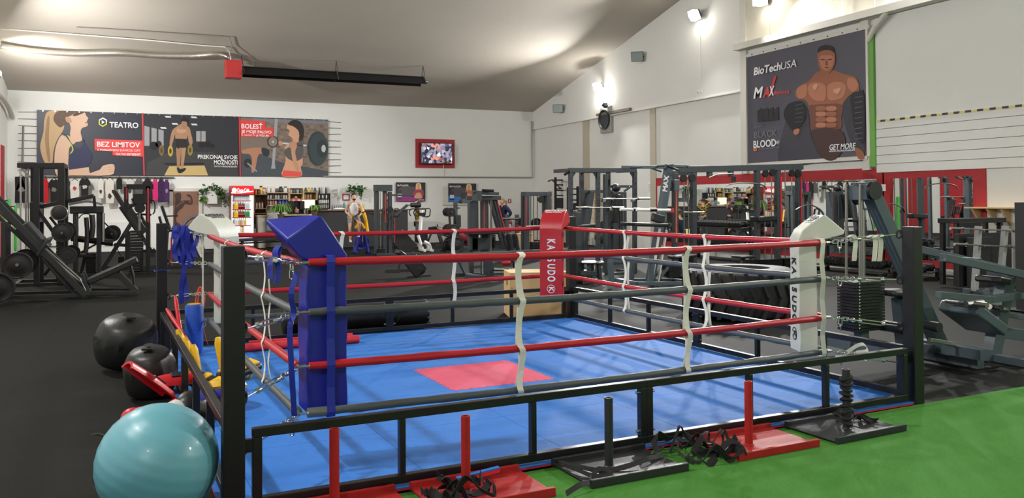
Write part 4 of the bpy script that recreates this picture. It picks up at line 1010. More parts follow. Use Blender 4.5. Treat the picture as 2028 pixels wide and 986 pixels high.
t = thing('sled_harness', 'black strap loop standing up against the ring rail beside the middle red sled', 'strap', (3.30, 4.62, .03))
MB().ribbon(smoothp([V(p) for p in ((3.20, 4.60, .03), (3.27, 4.62, .14), (3.31, 4.63, .19), (3.34, 4.62, .13), (3.40, 4.60, .06), (3.47, 4.6, .12), (3.52, 4.6, .13), (3.50, 4.58, .08))], 4), (.01, .035, 0), .004).build('webbing', bweb_m, t, world=True)
q0, q1 = P(180, 861), P(232, 864)
solo(MB().ribbon(smoothp([q0, q0.lerp(q1, .3) + V((0, .02, .006)), q0.lerp(q1, .55) + V((0, -.03, .006)), q0.lerp(q1, .8), q1], 4), (0, .03, .004), .006), 'buckle_strap', bweb_m, 'short black strap with buckle on the floor left of the teal ball', 'strap', q0)
a, b = P(905, 952, z=.05), P(988, 930, z=.07)
t = thing('foam_edge_strip', 'loose red and blue foam strip sticking out beside the second red sled', 'foam strip', a)
MB().bar(a, b, .022, .035, (0, 1, 0)).build('strip', tr, t, world=True); MB().bar(a + V((0, 0, .016)), b + V((0, 0, .016)), .008, .034, (0, 1, 0)).build('blue_side', tb, t, world=True)

# ------------------------------------------------------------------ behind the ring
# plyo box
t = thing('plyo_box', 'light plywood jump box on the floor behind the far ring corner', 'jump box', (4.92, 11.0, 0), -.27)
m = MB(); 
def plate(m, a, b): m.b2(a, b)
m.b2((0, 0, 0), (.86, .02, .65)); m.b2((0, .58, 0), (.86, .60, .65)); m.b2((.84, .02, 0), (.86, .58, .65)); m.b2((.02, .02, .63), (.84, .58, .65))
m.build('panels', wood_m, t, bevel=.003)
m = MB(); m.b2((0, .02, 0), (.02, .58, .44)); m.b2((0, .02, .56), (.02, .58, .65)); m.b2((0, .02, .44), (.02, .22, .56)); m.b2((0, .38, .44), (.02, .58, .56)); m.build('hand_hole_panel', wood_m, t, bevel=.003)
m = MB()
for x in (.03, .83):
    for z in (.05, .22, .43, .6): m.cyl((x, -.003, z), (x, .01, z), .008, 8)
m.build('screw', rod_m, t)
# heavy bag lying
yb = 10.82; xa, xb = P(560, 650, y=yb).x, P(845, 630, y=yb).x
t = thing('punching_bag', 'long black heavy bag lying on the floor behind the far ring rail', 'bag', (xa, yb, 0))
m = MB().lathe([(.01, 0), (.15, .0), (.178, .02), (.18, .05), (.18, xb - xa - .05), (.178, xb - xa - .02), (.15, xb - xa), (.01, xb - xa)], (xa, yb, .181), (1, 0, 0), 32)
m.build('bag_body', mat('black_vinyl', (24, 25, 27), .35, bump=.25, bscale=12), t, world=True, smooth=True)
m = MB()
for k in range(14): a = 2 * PI * k / 14; m.box((xb - .02, yb + .176 * math.sin(a), .181 + .176 * math.cos(a)), (.05, .02, .012), M=Matrix.Rotation(-a, 3, 'X'))
m.build('lacing', mat('lace_grey', (120, 122, 122), .5), t, world=True)
xs = P(775, 640, y=yb).x
m = MB()
for s in (-1, 1): m.ribbon([V((xs + s * .10, yb - .15, .26)), V((xs + s * .05, yb - .186, .16)), V((xs, yb - .19, .08)), V((xs, yb - .16, .045))], (.03, 0, 0), .006)
m.build('strap', bweb_m, t, world=True)
# tractor tyre lying flat
c = V((8.05, 9.75, 0)); rr = .80
t = thing('tractor_tyre', 'large black tractor tyre lying flat on the floor right of the ring', 'tyre', c)
MB().lathe([(.38, .10), (.42, .0), (.68, .0), (.78, .06), (.80, .14), (.80, .56), (.78, .64), (.68, .70), (.42, .70), (.38, .62), (.44, .5), (.50, .35), (.44, .2)], c, (0, 0, 1), 56).build('casing', rubber_m, t, world=True, smooth=True)
m = MB(); n = 26
for k in range(n):
    a = 2 * PI * k / n
    for s, z0_, z1_ in ((1, .03, .37), (-1, .35, .68)):
        a0 = a + (0 if s == 1 else PI / n); a1 = a0 + s * .16
        f = lambda an, z, r_: c + V((r_ * math.cos(an), r_ * math.sin(an), z))
        m.hexa([f(a0, z0_, .79), f(a0 + .07, z0_, .79), f(a0 + .07, z0_, .835), f(a0, z0_, .835), f(a1, z1_, .79), f(a1 + .07, z1_, .79), f(a1 + .07, z1_, .835), f(a1, z1_, .835)])
tag(m.build('tread_lugs', rubber_m, t, world=True), kind='stuff')
ang = math.atan2(-c.y, -c.x)
for i, ch in enumerate('XL-GRIP'):
    a = ang + (i - 3) * .10; ur = V((math.cos(a), math.sin(a), 0)); tg = V((-math.sin(a), math.cos(a), 0))
    text(ch, c + ur * .56 + V((0, 0, .703)), tg if tg.x * math.cos(YAW) - tg.y * math.sin(YAW) > 0 else -tg, -ur, .13, ink_w, t, bold=.004)
# ------------------------------------------------------------------ gym machines
class MC:
    """machine built in a plane facing the hall, at its own floor position"""
    def __init__(s, name, label, cat, bx, by, group=None, m=None, y=None):
        b = P(bx, by, z=0) if y is None else P(bx, by, y=y)
        s.Y = b.y; s.t = thing(name, label, cat, (b.x, b.y, 0), 0, group); s.m = m or dark_m
    def q(s, p, dy=0):
        if len(p) == 3: dy += p[2]
        v = P(p[0], p[1], y=s.Y); v.z = max(v.z, .015); return v + V((0, dy, 0))
    def bar(s, nm, pts, w_=.07, d=None, dy=(0,), m=None, bv=.004):
        for k in dy: o = MB().path([s.q(p, k) for p in pts], w_, d).build(nm, m or s.m, s.t, world=True, bevel=bv)
        return o
    def bars(s, nm, lst, **k): return [s.bar(nm, p, **k) for p in lst]
    def tube(s, nm, pts, r=.02, dy=(0,), m=None, sm=0, n=8):
        for k in dy:
            q = [s.q(p, k) for p in pts]; o = MB().tube(smoothp(q, sm) if sm else q, r, n).build(nm, m or s.m, s.t, world=True, smooth=True)
        return o
    def cross(s, nm, p, d0, d1, w_=.07, m=None, r=None):
        a, b = s.q(p, d0), s.q(p, d1); mb = MB()
        if r: mb.cyl(a, b, r, 14)
        else: mb.bar(a, b, w_, w_, (0, 0, 1))
        return mb.build(nm, m or s.m, s.t, world=True, smooth=bool(r))
    def pad(s, nm, a, b, th=.07, wd=.3, dy=0, m=None):
        mb = MB().bar(s.q(a, dy), s.q(b, dy), th, wd)
        return mb.build(nm, m or pad_m, s.t, world=True, bevel=.02, smooth=True)
    def roll(s, nm, p, d0, d1, r=.06, m=None): return s.cross(nm, p, d0, d1, m=m or pad_m, r=r)
    def plate(s, p, r, dys, ax=(0, 1, 0), m=None):
        for k in dys:
            c = s.q(p, k)
            MB().lathe([(.025, -.02), (r * .5, -.02), (r * .55, -.012), (r * .88, -.012), (r * .93, -.022), (r, -.018), (r, .018), (r * .93, .022), (r * .88, .012), (r * .55, .012), (r * .5, .02), (.025, .02)], c, ax, 28).build('weight_plate', m or rubber_m, s.t, world=True, smooth=True)
    def stack(s, x0, x1, y0, y1, d=.16, dy=0, n=14):
        a, b = s.q((x0, y1), dy), s.q((x1, y0), dy); mb = MB(); h = (b.z - a.z) / n
        for i in range(n): mb.b2((a.x, a.y - d / 2, a.z + i * h), (b.x, a.y + d / 2, a.z + (i + .82) * h))
        return mb.build('weight_stack', black_m, s.t, world=True)
    def box(s, nm, x0, x1, y0, y1, d0, d1, m=None, bv=.006):
        a, b = s.q((x0, y1)), s.q((x1, y0)); return MB().b2((a.x, a.y + d0, a.z), (b.x, b.y + d1, b.z)).build(nm, m or s.m, s.t, world=True, bevel=bv)
    def pulley(s, p, r=.07, dy=0):
        c = s.q(p, dy); return MB().lathe([(.01, -.02), (r, -.02), (r * .85, 0), (r, .02), (.01, .02)], c, (0, 1, 0), 20).build('pulley', black_m, s.t, world=True, smooth=True)
stripe_m = mat('red_stripe', (176, 40, 50), .5)
olive_m = mat('black_steel_matte', (34, 37, 38), .5)

# --- left group
k = MC('leg_press', 'black leg press with slanted rails in front of the left machines', 'leg press', 170, 588, m=olive_m)
k.bars('rail', [[(-40, 360), (172, 582)]], w_=.10, dy=(-.32, .32)); k.bar('rail', [(-40, 395), (150, 572)], w_=.06, dy=(0,))
k.tube('guide_rod', [(-30, 392), (166, 562)], .022, (-.22, .22), rod_m)
k.pad('carriage', (44, 447), (88, 495), .26, .62, m=olive_m); k.pad('foot_plate', (100, 470), (78, 505), .05, .8, m=olive_m)
k.tube('carriage_horn', [(44, 521), (60, 500)], .025, (-.6, .6), rod_m); k.plate((44, 521), .225, (-.62, -.56, .5)); k.plate((8, 562), .25, (-.75, -.69, -.63)); k.cross('plate_horn', (44, 519), -.72, .72, r=.025, m=rod_m); k.cross('plate_horn', (8, 562), -.85, .6, r=.025, m=rod_m)
k.pad('back_pad', (174, 558), (272, 513), .11, .42); k.bar('base', [(172, 577), (270, 577)], w_=.07, dy=(-.25, .25)); k.bar('back_support', [(233, 540), (269, 576)], w_=.10, dy=(-.12, .12)); k.tube('seat_strut', [(258, 522), (264, 545), (266, 568)], .02, (-.1, .1), m=black_m)
k.bar('front_foot', [(164, 540), (179, 578)], w_=.05, dy=(-.3, .3)); k.bar('brace', [(84, 510), (146, 580)], w_=.03, dy=(-.2, .2)); k.cross('cross_member', (176, 577), -.36, .36); k.tube('lever', [(160, 548), (172, 572)], .012, (-.34,), rod_m)
k.bar('rear_leg', [(12, 440), (12, 588)], w_=.07, dy=(-.3, .3)); k.bar('floor_rail', [(12, 585), (172, 581)], w_=.06, dy=(-.3, .3))

k = MC('smith_machine', 'tall black frame machine with loaded bar at the far left under the girl banner', 'smith machine', 85, 562, m=black_m)
k.bar('top_beam', [(40, 329), (131, 329)], w_=.10, dy=(-.45, .45)); k.cross('top_cross', (44, 329), -.45, .45, .09); k.cross('top_cross', (126, 329), -.45, .45, .09)
k.bars('upright', [[(77, 329), (77, 562)]], w_=.10, dy=(-.45, .45)); k.bars('upright', [[(125, 329), (125, 560)]], w_=.13, dy=(-.45, .45)); k.bar('upright', [(66, 331), (66, 470)], w_=.08, dy=(-.1,))
k.tube('guide_rod', [(46, 331), (46, 545)], .016, (-.45, .45), rod_m); k.tube('guide_rod', [(59, 331), (59, 545)], .012, (-.3, .3), rod_m)
k.bar('base', [(30, 561), (140, 561)], w_=.08, dy=(-.45, .45)); k.cross('base_cross', (36, 561), -.45, .45); k.cross('base_cross', (136, 561), -.45, .45)
k.bar('lever_arm', [(82, 409), (186, 388)], w_=.08, dy=(-.2, .1)); k.bar('lever_arm', [(186, 388), (188, 410)], w_=.06)
c = k.q((122, 421)); MB().lathe([(.0, -.2), (.13, -.2), (.15, -.19), (.15, .19), (.13, .2), (.0, .2)], c + V((0, -.4, 0)), (0, 1, 0), 24).build('roller', pad_m, k.t, world=True, smooth=True)
MB().tube([c + V((.15 * math.cos(x), -.6, .15 * math.sin(x))) for x in [2 * PI * i / 20 for i in range(20)]], .012, 6, closed=True).build('roller_ring', rod_m, k.t, world=True, smooth=True)
k.plate((128, 459), .2, (-.62, .55)); k.plate((139, 503), .17, (-.62, .55)); k.cross('barbell', (128, 459), -.8, .75, r=.02, m=rod_m); k.bar('diagonal', [(78, 415), (112, 462)], w_=.07, dy=(-.4,)); k.bar('diagonal', [(96, 430), (120, 460)], w_=.05, dy=(.3,))
k.box('weight_shroud', 62, 82, 400, 440, -.3, .3); k.bar('seat_frame', [(88, 545), (122, 500)], w_=.06); k.stack(112, 134, 470, 555, .3)

k = MC('lat_pulldown', 'machine with a curved grey top cover and thick roller, under the white shirts', 'pulldown machine', 180, 545, m=olive_m)
pts = [k.q((138 + 65 * i / 10, 405 - 6 * math.sin(PI * i / 10))) for i in range(11)]
m = MB().ribbon(pts, (0, .5, 0), .05); m.build('top_cover', mat('grey_cover', (120, 122, 122), .35), k.t, world=True, smooth=True)
k.box('housing', 139, 205, 408, 423, -.24, .24, bv=.02); k.bars('upright', [[(150, 422), (150, 545)], [(196, 422), (196, 545)]], w_=.09, dy=(-.18, .18)); k.tube('chrome_leg', [(204, 422), (204, 478)], .035, (-.15, .15), rod_m)
k.tube('thick_roller', [(141, 471), (224, 481)], .075, (0,), pad_m, n=14); k.bar('base', [(140, 544), (215, 544)], w_=.08, dy=(-.25, .25)); k.cross('base_cross', (205, 544), -.25, .25)
for x, y0, y1, w_ in ((152, 428, 482, .07), (172, 430, 500, .10), (183, 425, 470, .12)): k.tube('hanging_strap', [(x, y0), (x + 2, (y0 + y1) / 2), (x - 1, y1)], w_ / 2, (-.3,), pad_m, 3)
k.tube('cable_loop', [(157, 432), (165, 424), (178, 424), (186, 434)], .012, (-.25,), m=black_m, sm=4); k.bar('arm', [(206, 440), (220, 454)], w_=.03); k.stack(170, 190, 500, 540, .2); k.pad('seat', (150, 505), (190, 508), .07, .35)
k.bar('seat_post', [(168, 510), (160, 543)], w_=.07); k.bar('brace', [(160, 500), (205, 475)], w_=.04, dy=(-.1, .1))

k = MC('hack_squat', 'black hack squat machine with steep sled and A shaped legs, left of the ring post', 'hack squat', 250, 533, m=olive_m)
k.bars('leg', [[(265, 434), (203, 533)]], w_=.10, dy=(-.25, .25)); k.bars('rail', [[(225, 378), (298, 494)]], w_=.09, dy=(-.28, .28)); k.tube('guide_rod', [(232, 378), (302, 494)], .02, (-.2, .2), rod_m)
k.pad('carriage', (244, 405), (284, 462), .26, .5, m=olive_m); k.pad('back_pad', (262, 392), (292, 452), .08, .4); k.pad('shoulder_pad', (241, 413), (283, 400), .10, .14, -.2); k.pad('shoulder_pad', (241, 413), (283, 400), .10, .14, .2)
k.bars('upright', [[(253, 458), (253, 533)]], w_=.12, dy=(-.2, .2)); k.bar('base', [(203, 532), (318, 532)], w_=.08, dy=(-.28, .28)); k.bar('mid_rail', [(226, 484), (252, 486)], w_=.06, dy=(-.2, .2)); k.cross('cross_member', (225, 379), -.3, .3); k.cross('foot_plate', (298, 500), -.3, .3, .2)
k.plate((222, 462), .2, (-.4, .4)); k.cross('plate_horn', (222, 462), -.5, .5, r=.02, m=rod_m); k.box('counterweight', 234, 246, 507, 520, -.1, .1); k.bar('brace', [(230, 489), (240, 508)], w_=.02)

k = MC('cable_tower', 'black cable tower with red stripes right of the hack squat, left of the wall picture', 'cable tower', 285, 541, m=black_m)
k.bars('upright', [[(293, 369), (293, 541)], [(250, 370), (250, 420)]], w_=.10, dy=(-.1, .1)); k.bar('top_beam', [(250, 370), (304, 370)], w_=.12, d=.3); k.bar('stripe', [(293, 372), (293, 440)], w_=.04, dy=(-.16,), d=.012, m=stripe_m); k.bar('stripe', [(251, 372), (251, 395)], w_=.03, dy=(-.16,), d=.012, m=stripe_m)
k.box('pad_housing', 264, 290, 384, 405, -.2, .1, bv=.02); k.pulley((277, 412), .12, -.2); k.tube('chrome_post', [(276, 405), (276, 470)], .03, (-.05, .1), rod_m); k.bar('cross_arm', [(268, 424), (300, 425)], w_=.05)
k.tube('handle', [(296, 395), (306, 400), (306, 418), (302, 424)], .016, (-.15,), m=black_m, sm=3); k.stack(258, 284, 455, 535, .2); k.bar('base', [(255, 541), (312, 541)], w_=.07, dy=(-.3, .3)); k.bar('low_frame', [(280, 541), (280, 497), (312, 497)], w_=.07); k.cross('base_cross', (280, 541), -.3, .3)

k = MC('stepper', 'dark exercise bench with upright backrest behind the far left ring post', 'exercise bench', 345, 528, m=olive_m)
k.pad('backrest', (320, 407), (338, 458), .08, .3); k.pad('side_pad', (315, 428), (322, 452), .07, .2, -.2); k.tube('handlebar', [(330, 428), (352, 427)], .016, (-.2, .2), m=black_m); k.tube('support_tube', [(338, 455), (372, 460)], .05, (0,)); k.bar('leg', [(332, 450), (327, 527)], w_=.07, dy=(-.15, .15)); k.bar('base', [(320, 527), (375, 527)], w_=.06, dy=(-.25, .25)); k.bar('leg', [(367, 460), (370, 527)], w_=.06); k.bar('stripe', [(339, 470), (339, 525)], w_=.04, d=.02, dy=(-.2,), m=stripe_m)
k = MC('leg_curl', 'dark bench with a grey roller arch behind the far left white pad', 'leg curl bench', 400, 500, m=olive_m)
k.tube('roller_arch', [(362, 452), (368, 440), (378, 432), (392, 428)], .05, (0,), slate_m, 4, 12); k.bars('leg', [[(388, 430), (404, 498)], [(376, 498), (372, 450)]], w_=.07, dy=(-.15, .15)); k.bar('base', [(370, 499), (432, 499)], w_=.06, dy=(-.2, .2)); k.pad('seat', (392, 462), (436, 458), .08, .35)
k = MC('flat_bench', 'black flat bench with towels behind the far left ropes', 'bench', 560, 503, m=olive_m)
k.pad('seat', (462, 476), (600, 470), .10, .4); k.bars('leg', [[(480, 478), (476, 503)], [(588, 474), (592, 503)]], w_=.06, dy=(-.12, .12)); k.bar('spine', [(470, 482), (596, 476)], w_=.05)
k.pad('bolster', (500, 466), (560, 462), .14, .3)

# --- middle group
k = MC('cable_tower', 'dark grey cable tower with round pad lever in the middle, right of the yellow bike', 'cable tower', 760, 504, m=dark_m)
k.bars('upright', [[(745, 366), (745, 504)], [(762, 366), (762, 504)], [(772, 380), (772, 504)]], w_=.12, d=.12, dy=(0,)); k.box('top_box', 741, 775, 366, 379, -.14, .12); k.bar('stripe', [(760, 384), (760, 440)], w_=.03, d=.012, dy=(-.2,), m=stripe_m); k.bar('stripe', [(778, 430), (778, 480)], w_=.03, d=.012, dy=(-.2,), m=stripe_m)
k.tube('guide_rod', [(752, 380), (752, 498)], .012, (-.1, .1), rod_m); k.bar('arm', [(762, 386), (815, 387)], w_=.06); k.bar('lever', [(779, 427), (803, 406)], w_=.08, dy=(-.2,)); k.tube('roller_rod', [(802, 406), (812, 406)], .02, (-.2,), rod_m)
a, b = k.q((810, 406), -.2), k.q((829, 406), -.2); MB().cyl(a, b, .075, 18).build('roller_pad', pad_m, k.t, world=True, smooth=True)
k.stack(747, 760, 492, 503, .3, n=6); k.tube('handle', [(779, 413), (787, 413), (790, 422), (786, 429), (778, 429)], .014, (-.1,), m=black_m, sm=3); k.pulley((769, 415), .1, -.2); k.pad('seat', (776, 462), (826, 460), .06, .4); k.pad('back_pad', (784, 466), (816, 497), .55, .10, .0)
k.bar('base', [(741, 503), (826, 503)], w_=.07, dy=(-.3, .3)); k.bar('seat_post', [(800, 462), (800, 503)], w_=.07); k.tube('cable', [(768, 416), (772, 440), (768, 470)], .01, (-.22,), m=black_m, sm=3)

whitem = mat('white_machine', (226, 226, 222), .35)
k = MC('exercise_bike', 'white exercise bike with black looped handlebars against the back wall', 'exercise bike', 836, 498, m=whitem)
k.tube('column', [(835, 415), (831, 470)], .06, (0,)); k.tube('handlebar', [(818, 428), (815, 421), (819, 414), (832, 414), (846, 413), (847, 421), (845, 428), (836, 429)], .02, (-.25, .25), black_m, 3); k.box('console', 830, 840, 421, 427, -.12, .12, black_m)
k.tube('leg', [(826, 466), (835, 494)], .05, (-.12, .12)); k.tube('leg', [(838, 478), (848, 484), (851, 494)], .05, (-.12, .12), sm=3); k.cross('foot', (836, 495), -.3, .3, r=.05); k.cross('foot', (851, 495), -.3, .3, r=.05); k.pad('saddle', (850, 452), (864, 450), .08, .22, m=black_m); k.tube('seat_post', [(857, 454), (846, 482)], .035, (0,), black_m)
k.box('flywheel_housing', 822, 846, 462, 480, -.08, .08, black_m, .03); k.cross('pedal', (834, 485), -.22, .22, r=.03, m=black_m)
k = MC('rowing_machine', 'low dark rowing machine by the back wall right of the white bike', 'rowing machine', 872, 486, m=olive_m)
k.tube('fan_housing', [(850, 458), (862, 452), (876, 456)], .09, (0,), pad_m, 3); k.bar('rail', [(870, 462), (904, 474)], w_=.08); k.bar('leg', [(868, 458), (876, 485)], w_=.12); k.bar('foot', [(858, 485), (884, 485)], w_=.06, dy=(-.2, .2)); k.pad('seat', (888, 464), (896, 466), .07, .3); k.box('red_cap', 872, 880, 476, 481, -.3, -.2, stripe_m); k.tube('handle', [(866, 444), (868, 455)], .02, (0,), m=black_m)

k = MC('adjustable_bench', 'black adjustable bench with rounded seat in the open floor behind the far ropes', 'bench', 810, 549, m=olive_m)
k.pad('back_pad', (812, 512), (834, 540), .34, .09); q = k.q((830, 535)); MB().sph(q + V((0, -.0, .02)), .16, (1, .3, .85), 20, 12).build('seat_pad', pad_m, k.t, world=True, smooth=True)
k.bar('spine', [(764, 536), (826, 535)], w_=.07); k.bar('front_foot', [(806, 549), (853, 547)], w_=.04); k.bar('leg', [(832, 540), (830, 548)], w_=.05); k.bar('leg', [(792, 512), (788, 536)], w_=.06); k.bar('rear_foot', [(762, 537), (790, 537)], w_=.08); k.pad('leg_pad', (786, 497), (800, 507), .10, .3)

k = MC('weight_tree', 'weight plate tree loaded with black plates in front of the two posters', 'weight tree', 893, 498, m=olive_m)
k.bar('column', [(889, 413), (895, 497)], w_=.06); k.plate((889, 420), .15, (-.22, -.16, .2)); k.plate((893, 456), .21, (-.3, -.24, .2, .26)); k.plate((897, 484), .26, (-.36, -.3, -.24, .24)); k.cross('peg', (889, 420), -.3, .3, r=.02, m=rod_m); k.cross('peg', (893, 456), -.36, .36, r=.02, m=rod_m); k.cross('peg', (897, 484), -.4, .4, r=.02, m=rod_m); k.bar('base', [(878, 497), (910, 497)], w_=.06, dy=(-.3, .3)); k.plate((884, 487), .2, (-.1,))
k = MC('dip_station', 'dark post machine with a small box top in front of the blue striped poster', 'dip station', 903, 491, m=dark_m)
k.bar('post', [(902, 398), (902, 491)], w_=.12); k.pad('back_pad', (905, 425), (905, 450), .2, .12, -.1); k.box('top_box', 912, 930, 394, 403, -.15, .15); k.bar('arm', [(902, 400), (930, 400)], w_=.08); k.bar('peg', [(902, 412), (910, 412)], w_=.05); k.bar('base', [(894, 491), (926, 491)], w_=.07, dy=(-.25, .25)); k.box('screen', 913, 924, 380, 395, -.05, .0, black_m)

k = MC('multi_gym', 'dark grey multi station with red striped slanted legs in front of the woman in navy', 'multi gym', 955, 548, m=dark_m)
k.box('weight_shroud', 927, 945, 397, 497, -.1, .06, bv=.03); k.box('weight_shroud', 953, 965, 394, 548, -.05, .05); k.bar('top_frame', [(930, 392), (984, 392)], w_=.09, dy=(-.2, .2)); k.bars('slanted_leg', [[(975, 393), (1002, 492)]], w_=.09, dy=(-.12, .12)); k.bar('stripe', [(978, 396), (1000, 478)], w_=.03, d=.012, dy=(-.18,), m=stripe_m); k.bar('stripe', [(952, 398), (952, 455)], w_=.025, d=.012, dy=(-.2,), m=stripe_m)
k.tube('guide_rod', [(970, 398), (970, 520)], .012, (-.1, .1), rod_m); k.tube('guide_rod', [(963, 398), (963, 500)], .01, (-.25,), rod_m); k.box('lower_box', 932, 975, 470, 495, -.1, .1); k.stack(968, 978, 455, 490, .2, n=8)
k.bar('arm', [(924, 380), (952, 383), (975, 384)], w_=.07, dy=(-.35,)); k.box('arm_head', 928, 938, 380, 398, -.5, -.2); k.tube('grip', [(938, 377), (960, 378)], .03, (-.5,), black_m)
k.pad('seat', (918, 459), (974, 457), .12, .4, -.2); k.bar('seat_post', [(930, 462), (934, 545)], w_=.09); k.tube('front_frame', [(900, 516), (911, 541), (957, 547)], .035, (-.3,)); k.bar('base', [(911, 546), (975, 548)], w_=.07, dy=(-.3, .3)); k.bar('post', [(957, 500), (962, 549)], w_=.11, dy=(-.3,))
q = k.q((992, 518), -.3); MB().sph(q, .13, (1, 1, .55), 20, 10).build('red_seat', mat('red_seat', (176, 40, 44), .4), k.t, world=True, smooth=True)
for x0, x1 in ((964, 985), (992, 1013)): a, b = k.q((x0, 531), -.4), k.q((x1, 531), -.4); MB().cyl(a, b, .035, 14).build('roller', rod_m, k.t, world=True, smooth=True)
k.bar('front_leg', [(1006, 490), (1012, 546)], w_=.09, dy=(-.3,)); k.bar('base', [(975, 548), (1014, 547)], w_=.06, dy=(-.3, .3)); k.plate((1008, 512), .1, (-.4,)); m = MB()
for i in range(12): q = k.q((946, 516 + i * 2.1), -.3); m.box(q, (.015, .02, .008))
m.build('number_marks', ink_w, k.t, world=True)
t = thing('jacket', 'dark jacket draped over the slanted leg of the multi gym', 'jacket', k.q((995, 490)))
m = MB(); n = 12; vv = []; ff = []
for i in range(n + 1):
    for j in range(9):
        p = k.q((982 + j * 3.4 + i * 1.0, 462 + i * 2.9)); p.y = k.Y - .34 - .04 * math.sin(j * 1.7 + i * .3); vv.append(p)
for i in range(n):
    for j in range(8): q0 = i * 9 + j; ff.append((q0, q0 + 1, q0 + 10, q0 + 9))
o = m.add(vv, ff).build('cloth', mat('dark_cloth', (40, 42, 46), .8, bump=.3), t, world=True, smooth=True); sd = o.modifiers.new('s', 'SOLIDIFY'); sd.thickness = .02

k = MC('cable_tower', 'grey cable tower with two rods left of the red corner pad', 'cable tower', 1060, 512, m=dark_m)
k.bars('upright', [[(1040, 383), (1040, 512)], [(1082, 383), (1082, 512)]], w_=.13, dy=(-.1, .1)); k.bar('top_beam', [(1036, 384), (1088, 384)], w_=.12, d=.3); k.tube('guide_rod', [(1054, 388), (1054, 490)], .014, (-.1, .1), rod_m); k.tube('guide_rod', [(1064, 388), (1064, 490)], .014, (0,), rod_m); k.bar('stripe', [(1036, 392), (1036, 450)], w_=.03, d=.012, dy=(-.2,), m=stripe_m)
k.pulley((1067, 395), .1, -.15); k.stack(1050, 1070, 478, 508, .25, n=9); k.bar('base', [(1034, 511), (1090, 511)], w_=.08, dy=(-.3, .3)); k.tube('plates_bar', [(1036, 448), (1070, 446)], .015, (-.2,), rod_m); k.plate((1044, 440), .13, (.3, .36)); k.plate((1072, 443), .16, (.3, .36))
k = MC('barbell_stand', 'low stand with a black bar between the woman in navy and the grey cable tower', 'barbell stand', 1024, 492, m=dark_m)
k.bars('post', [[(1024, 425), (1024, 492)]], w_=.12, dy=(0, .9)); k.tube('bar', [(996, 433), (1030, 433)], .035, (-.1,), black_m); k.bar('foot', [(1012, 492), (1036, 492)], w_=.08, dy=(0, .9)); k.bar('stripe', [(1026, 440), (1026, 480)], w_=.04, d=.012, dy=(-.08,), m=stripe_m); k.tube('hook', [(1018, 440), (1024, 441)], .02, (-.08,)); k.bar('cross_rail', [(1024, 455, 0), (1024, 455, .9)], w_=.06)
k = MC('crate', 'light wooden crate standing behind the grey cable tower', 'crate', 1056, 497)
k.box('panel', 1044, 1068, 463, 496, .5, .9, wood_m); k.bar('edge_strip', [(1044, 464), (1068, 464)], w_=.04, d=.03, dy=(.49,), m=wood_m); k.bar('edge_strip', [(1068, 464), (1068, 495)], w_=.04, d=.03, dy=(.49,), m=wood_m)

# wall bars near the back corner
k = MC('wall_bars', 'black steel wall ladder with pull-up arm beside the back corner', 'wall bars', 1108, 480, m=black_m, y=29.6)
k.bars('post', [[(1100, 351), (1100, 474)], [(1118, 350), (1118, 474)]], w_=.08); [k.tube('rung', [(1100, y), (1118, y)], .025, (0,)) for y in (357, 366, 377, 387, 420, 432, 446, 460)]; k.bar('back_board', [(1109, 392), (1109, 412)], w_=.34, d=.04, m=olive_m); k.tube('pull_up_arm', [(1074, 360), (1080, 357), (1099, 357)], .025, (-.5,)); k.tube('arm_brace', [(1083, 358), (1099, 374)], .022, (-.5,)); k.cross('arm_link', (1100, 357), -.5, 0, r=.025); k.cross('arm_link', (1100, 374), -.5, 0, r=.025)
k = MC('wall_bars', 'second black steel wall ladder, lower, seen through the power cage', 'wall bars', 1135, 484, m=black_m, y=27.6)
k.bars('post', [[(1125, 371), (1125, 478)], [(1144, 369), (1144, 478)]], w_=.08); [k.tube('rung', [(1125, y), (1144, y)], .025, (0,)) for y in (374, 385, 396, 420, 440, 460)]; k.bar('back_board', [(1135, 402), (1135, 416)], w_=.34, d=.04, m=olive_m); k.tube('peg', [(1144, 380), (1150, 380)], .025, (0,))
for (x0, x1, y0, lab, yy) in ((1088, 1097, 378, 'wooden wall bars partly behind the grey cable tower', 30.6), (1158, 1166, 377, 'light wooden wall bars seen through the power cage', 26.5)):
    k = MC('wall_bars', lab, 'wall bars', x0, 480, m=wood_m, y=yy)
    k.bars('post', [[(x0, y0), (x0, 474)], [(x1 + 14, y0), (x1 + 14, 474)]], w_=.1); [k.tube('rung', [(x0, y0 + 6 + i * 12), (x1 + 14, y0 + 6 + i * 12)], .022, (0,)) for i in range(7)]

# power cage
k = MC('power_cage', 'black power cage with two barbells racked, right of the red corner pad', 'power rack', 1192, 545, m=dark_m)
dd_ = .75
for x in (1130, 1184): k.bars('upright', [[(x, 339), (x, 545)]], w_=.085, dy=(0,))
for x in (1184, 1238): k.bars('upright', [[(x, 339), (x, 545)]], w_=.085, dy=(dd_,))
k.bars('upright', [[(1257, 338), (1257, 545)], [(1199, 345), (1199, 540)]], w_=.085, dy=(0,))
k.bar('top_beam', [(1127, 337), (1259, 337)], w_=.10, dy=(0,)); k.bar('top_beam', [(1180, 337), (1242, 337)], w_=.08, dy=(dd_,)); [k.cross('top_cross', (x, 337), 0, dd_, .08) for x in (1130, 1184, 1257)]
for x, s in ((1130, 1), (1184, -1), (1199, 1), (1257, -1)): k.bar('gusset', [(x, 354), (x + s * 8, 341)], w_=.06, d=.02)
k.tube('pull_up_bar', [(1118, 346), (1128, 339)], .03, (-.0,), m=black_m); k.tube('pull_up_bar', [(1246, 331), (1260, 333)], .02, (0, .3), m=black_m); [k.bar('base', [(x0, 544), (x1, 544)], w_=.08) for x0, x1 in ((1130, 1184), (1199, 1257))]; [k.cross('base_cross', (x, 544), 0, dd_, .08) for x in (1130, 1184, 1257)]
m = MB()
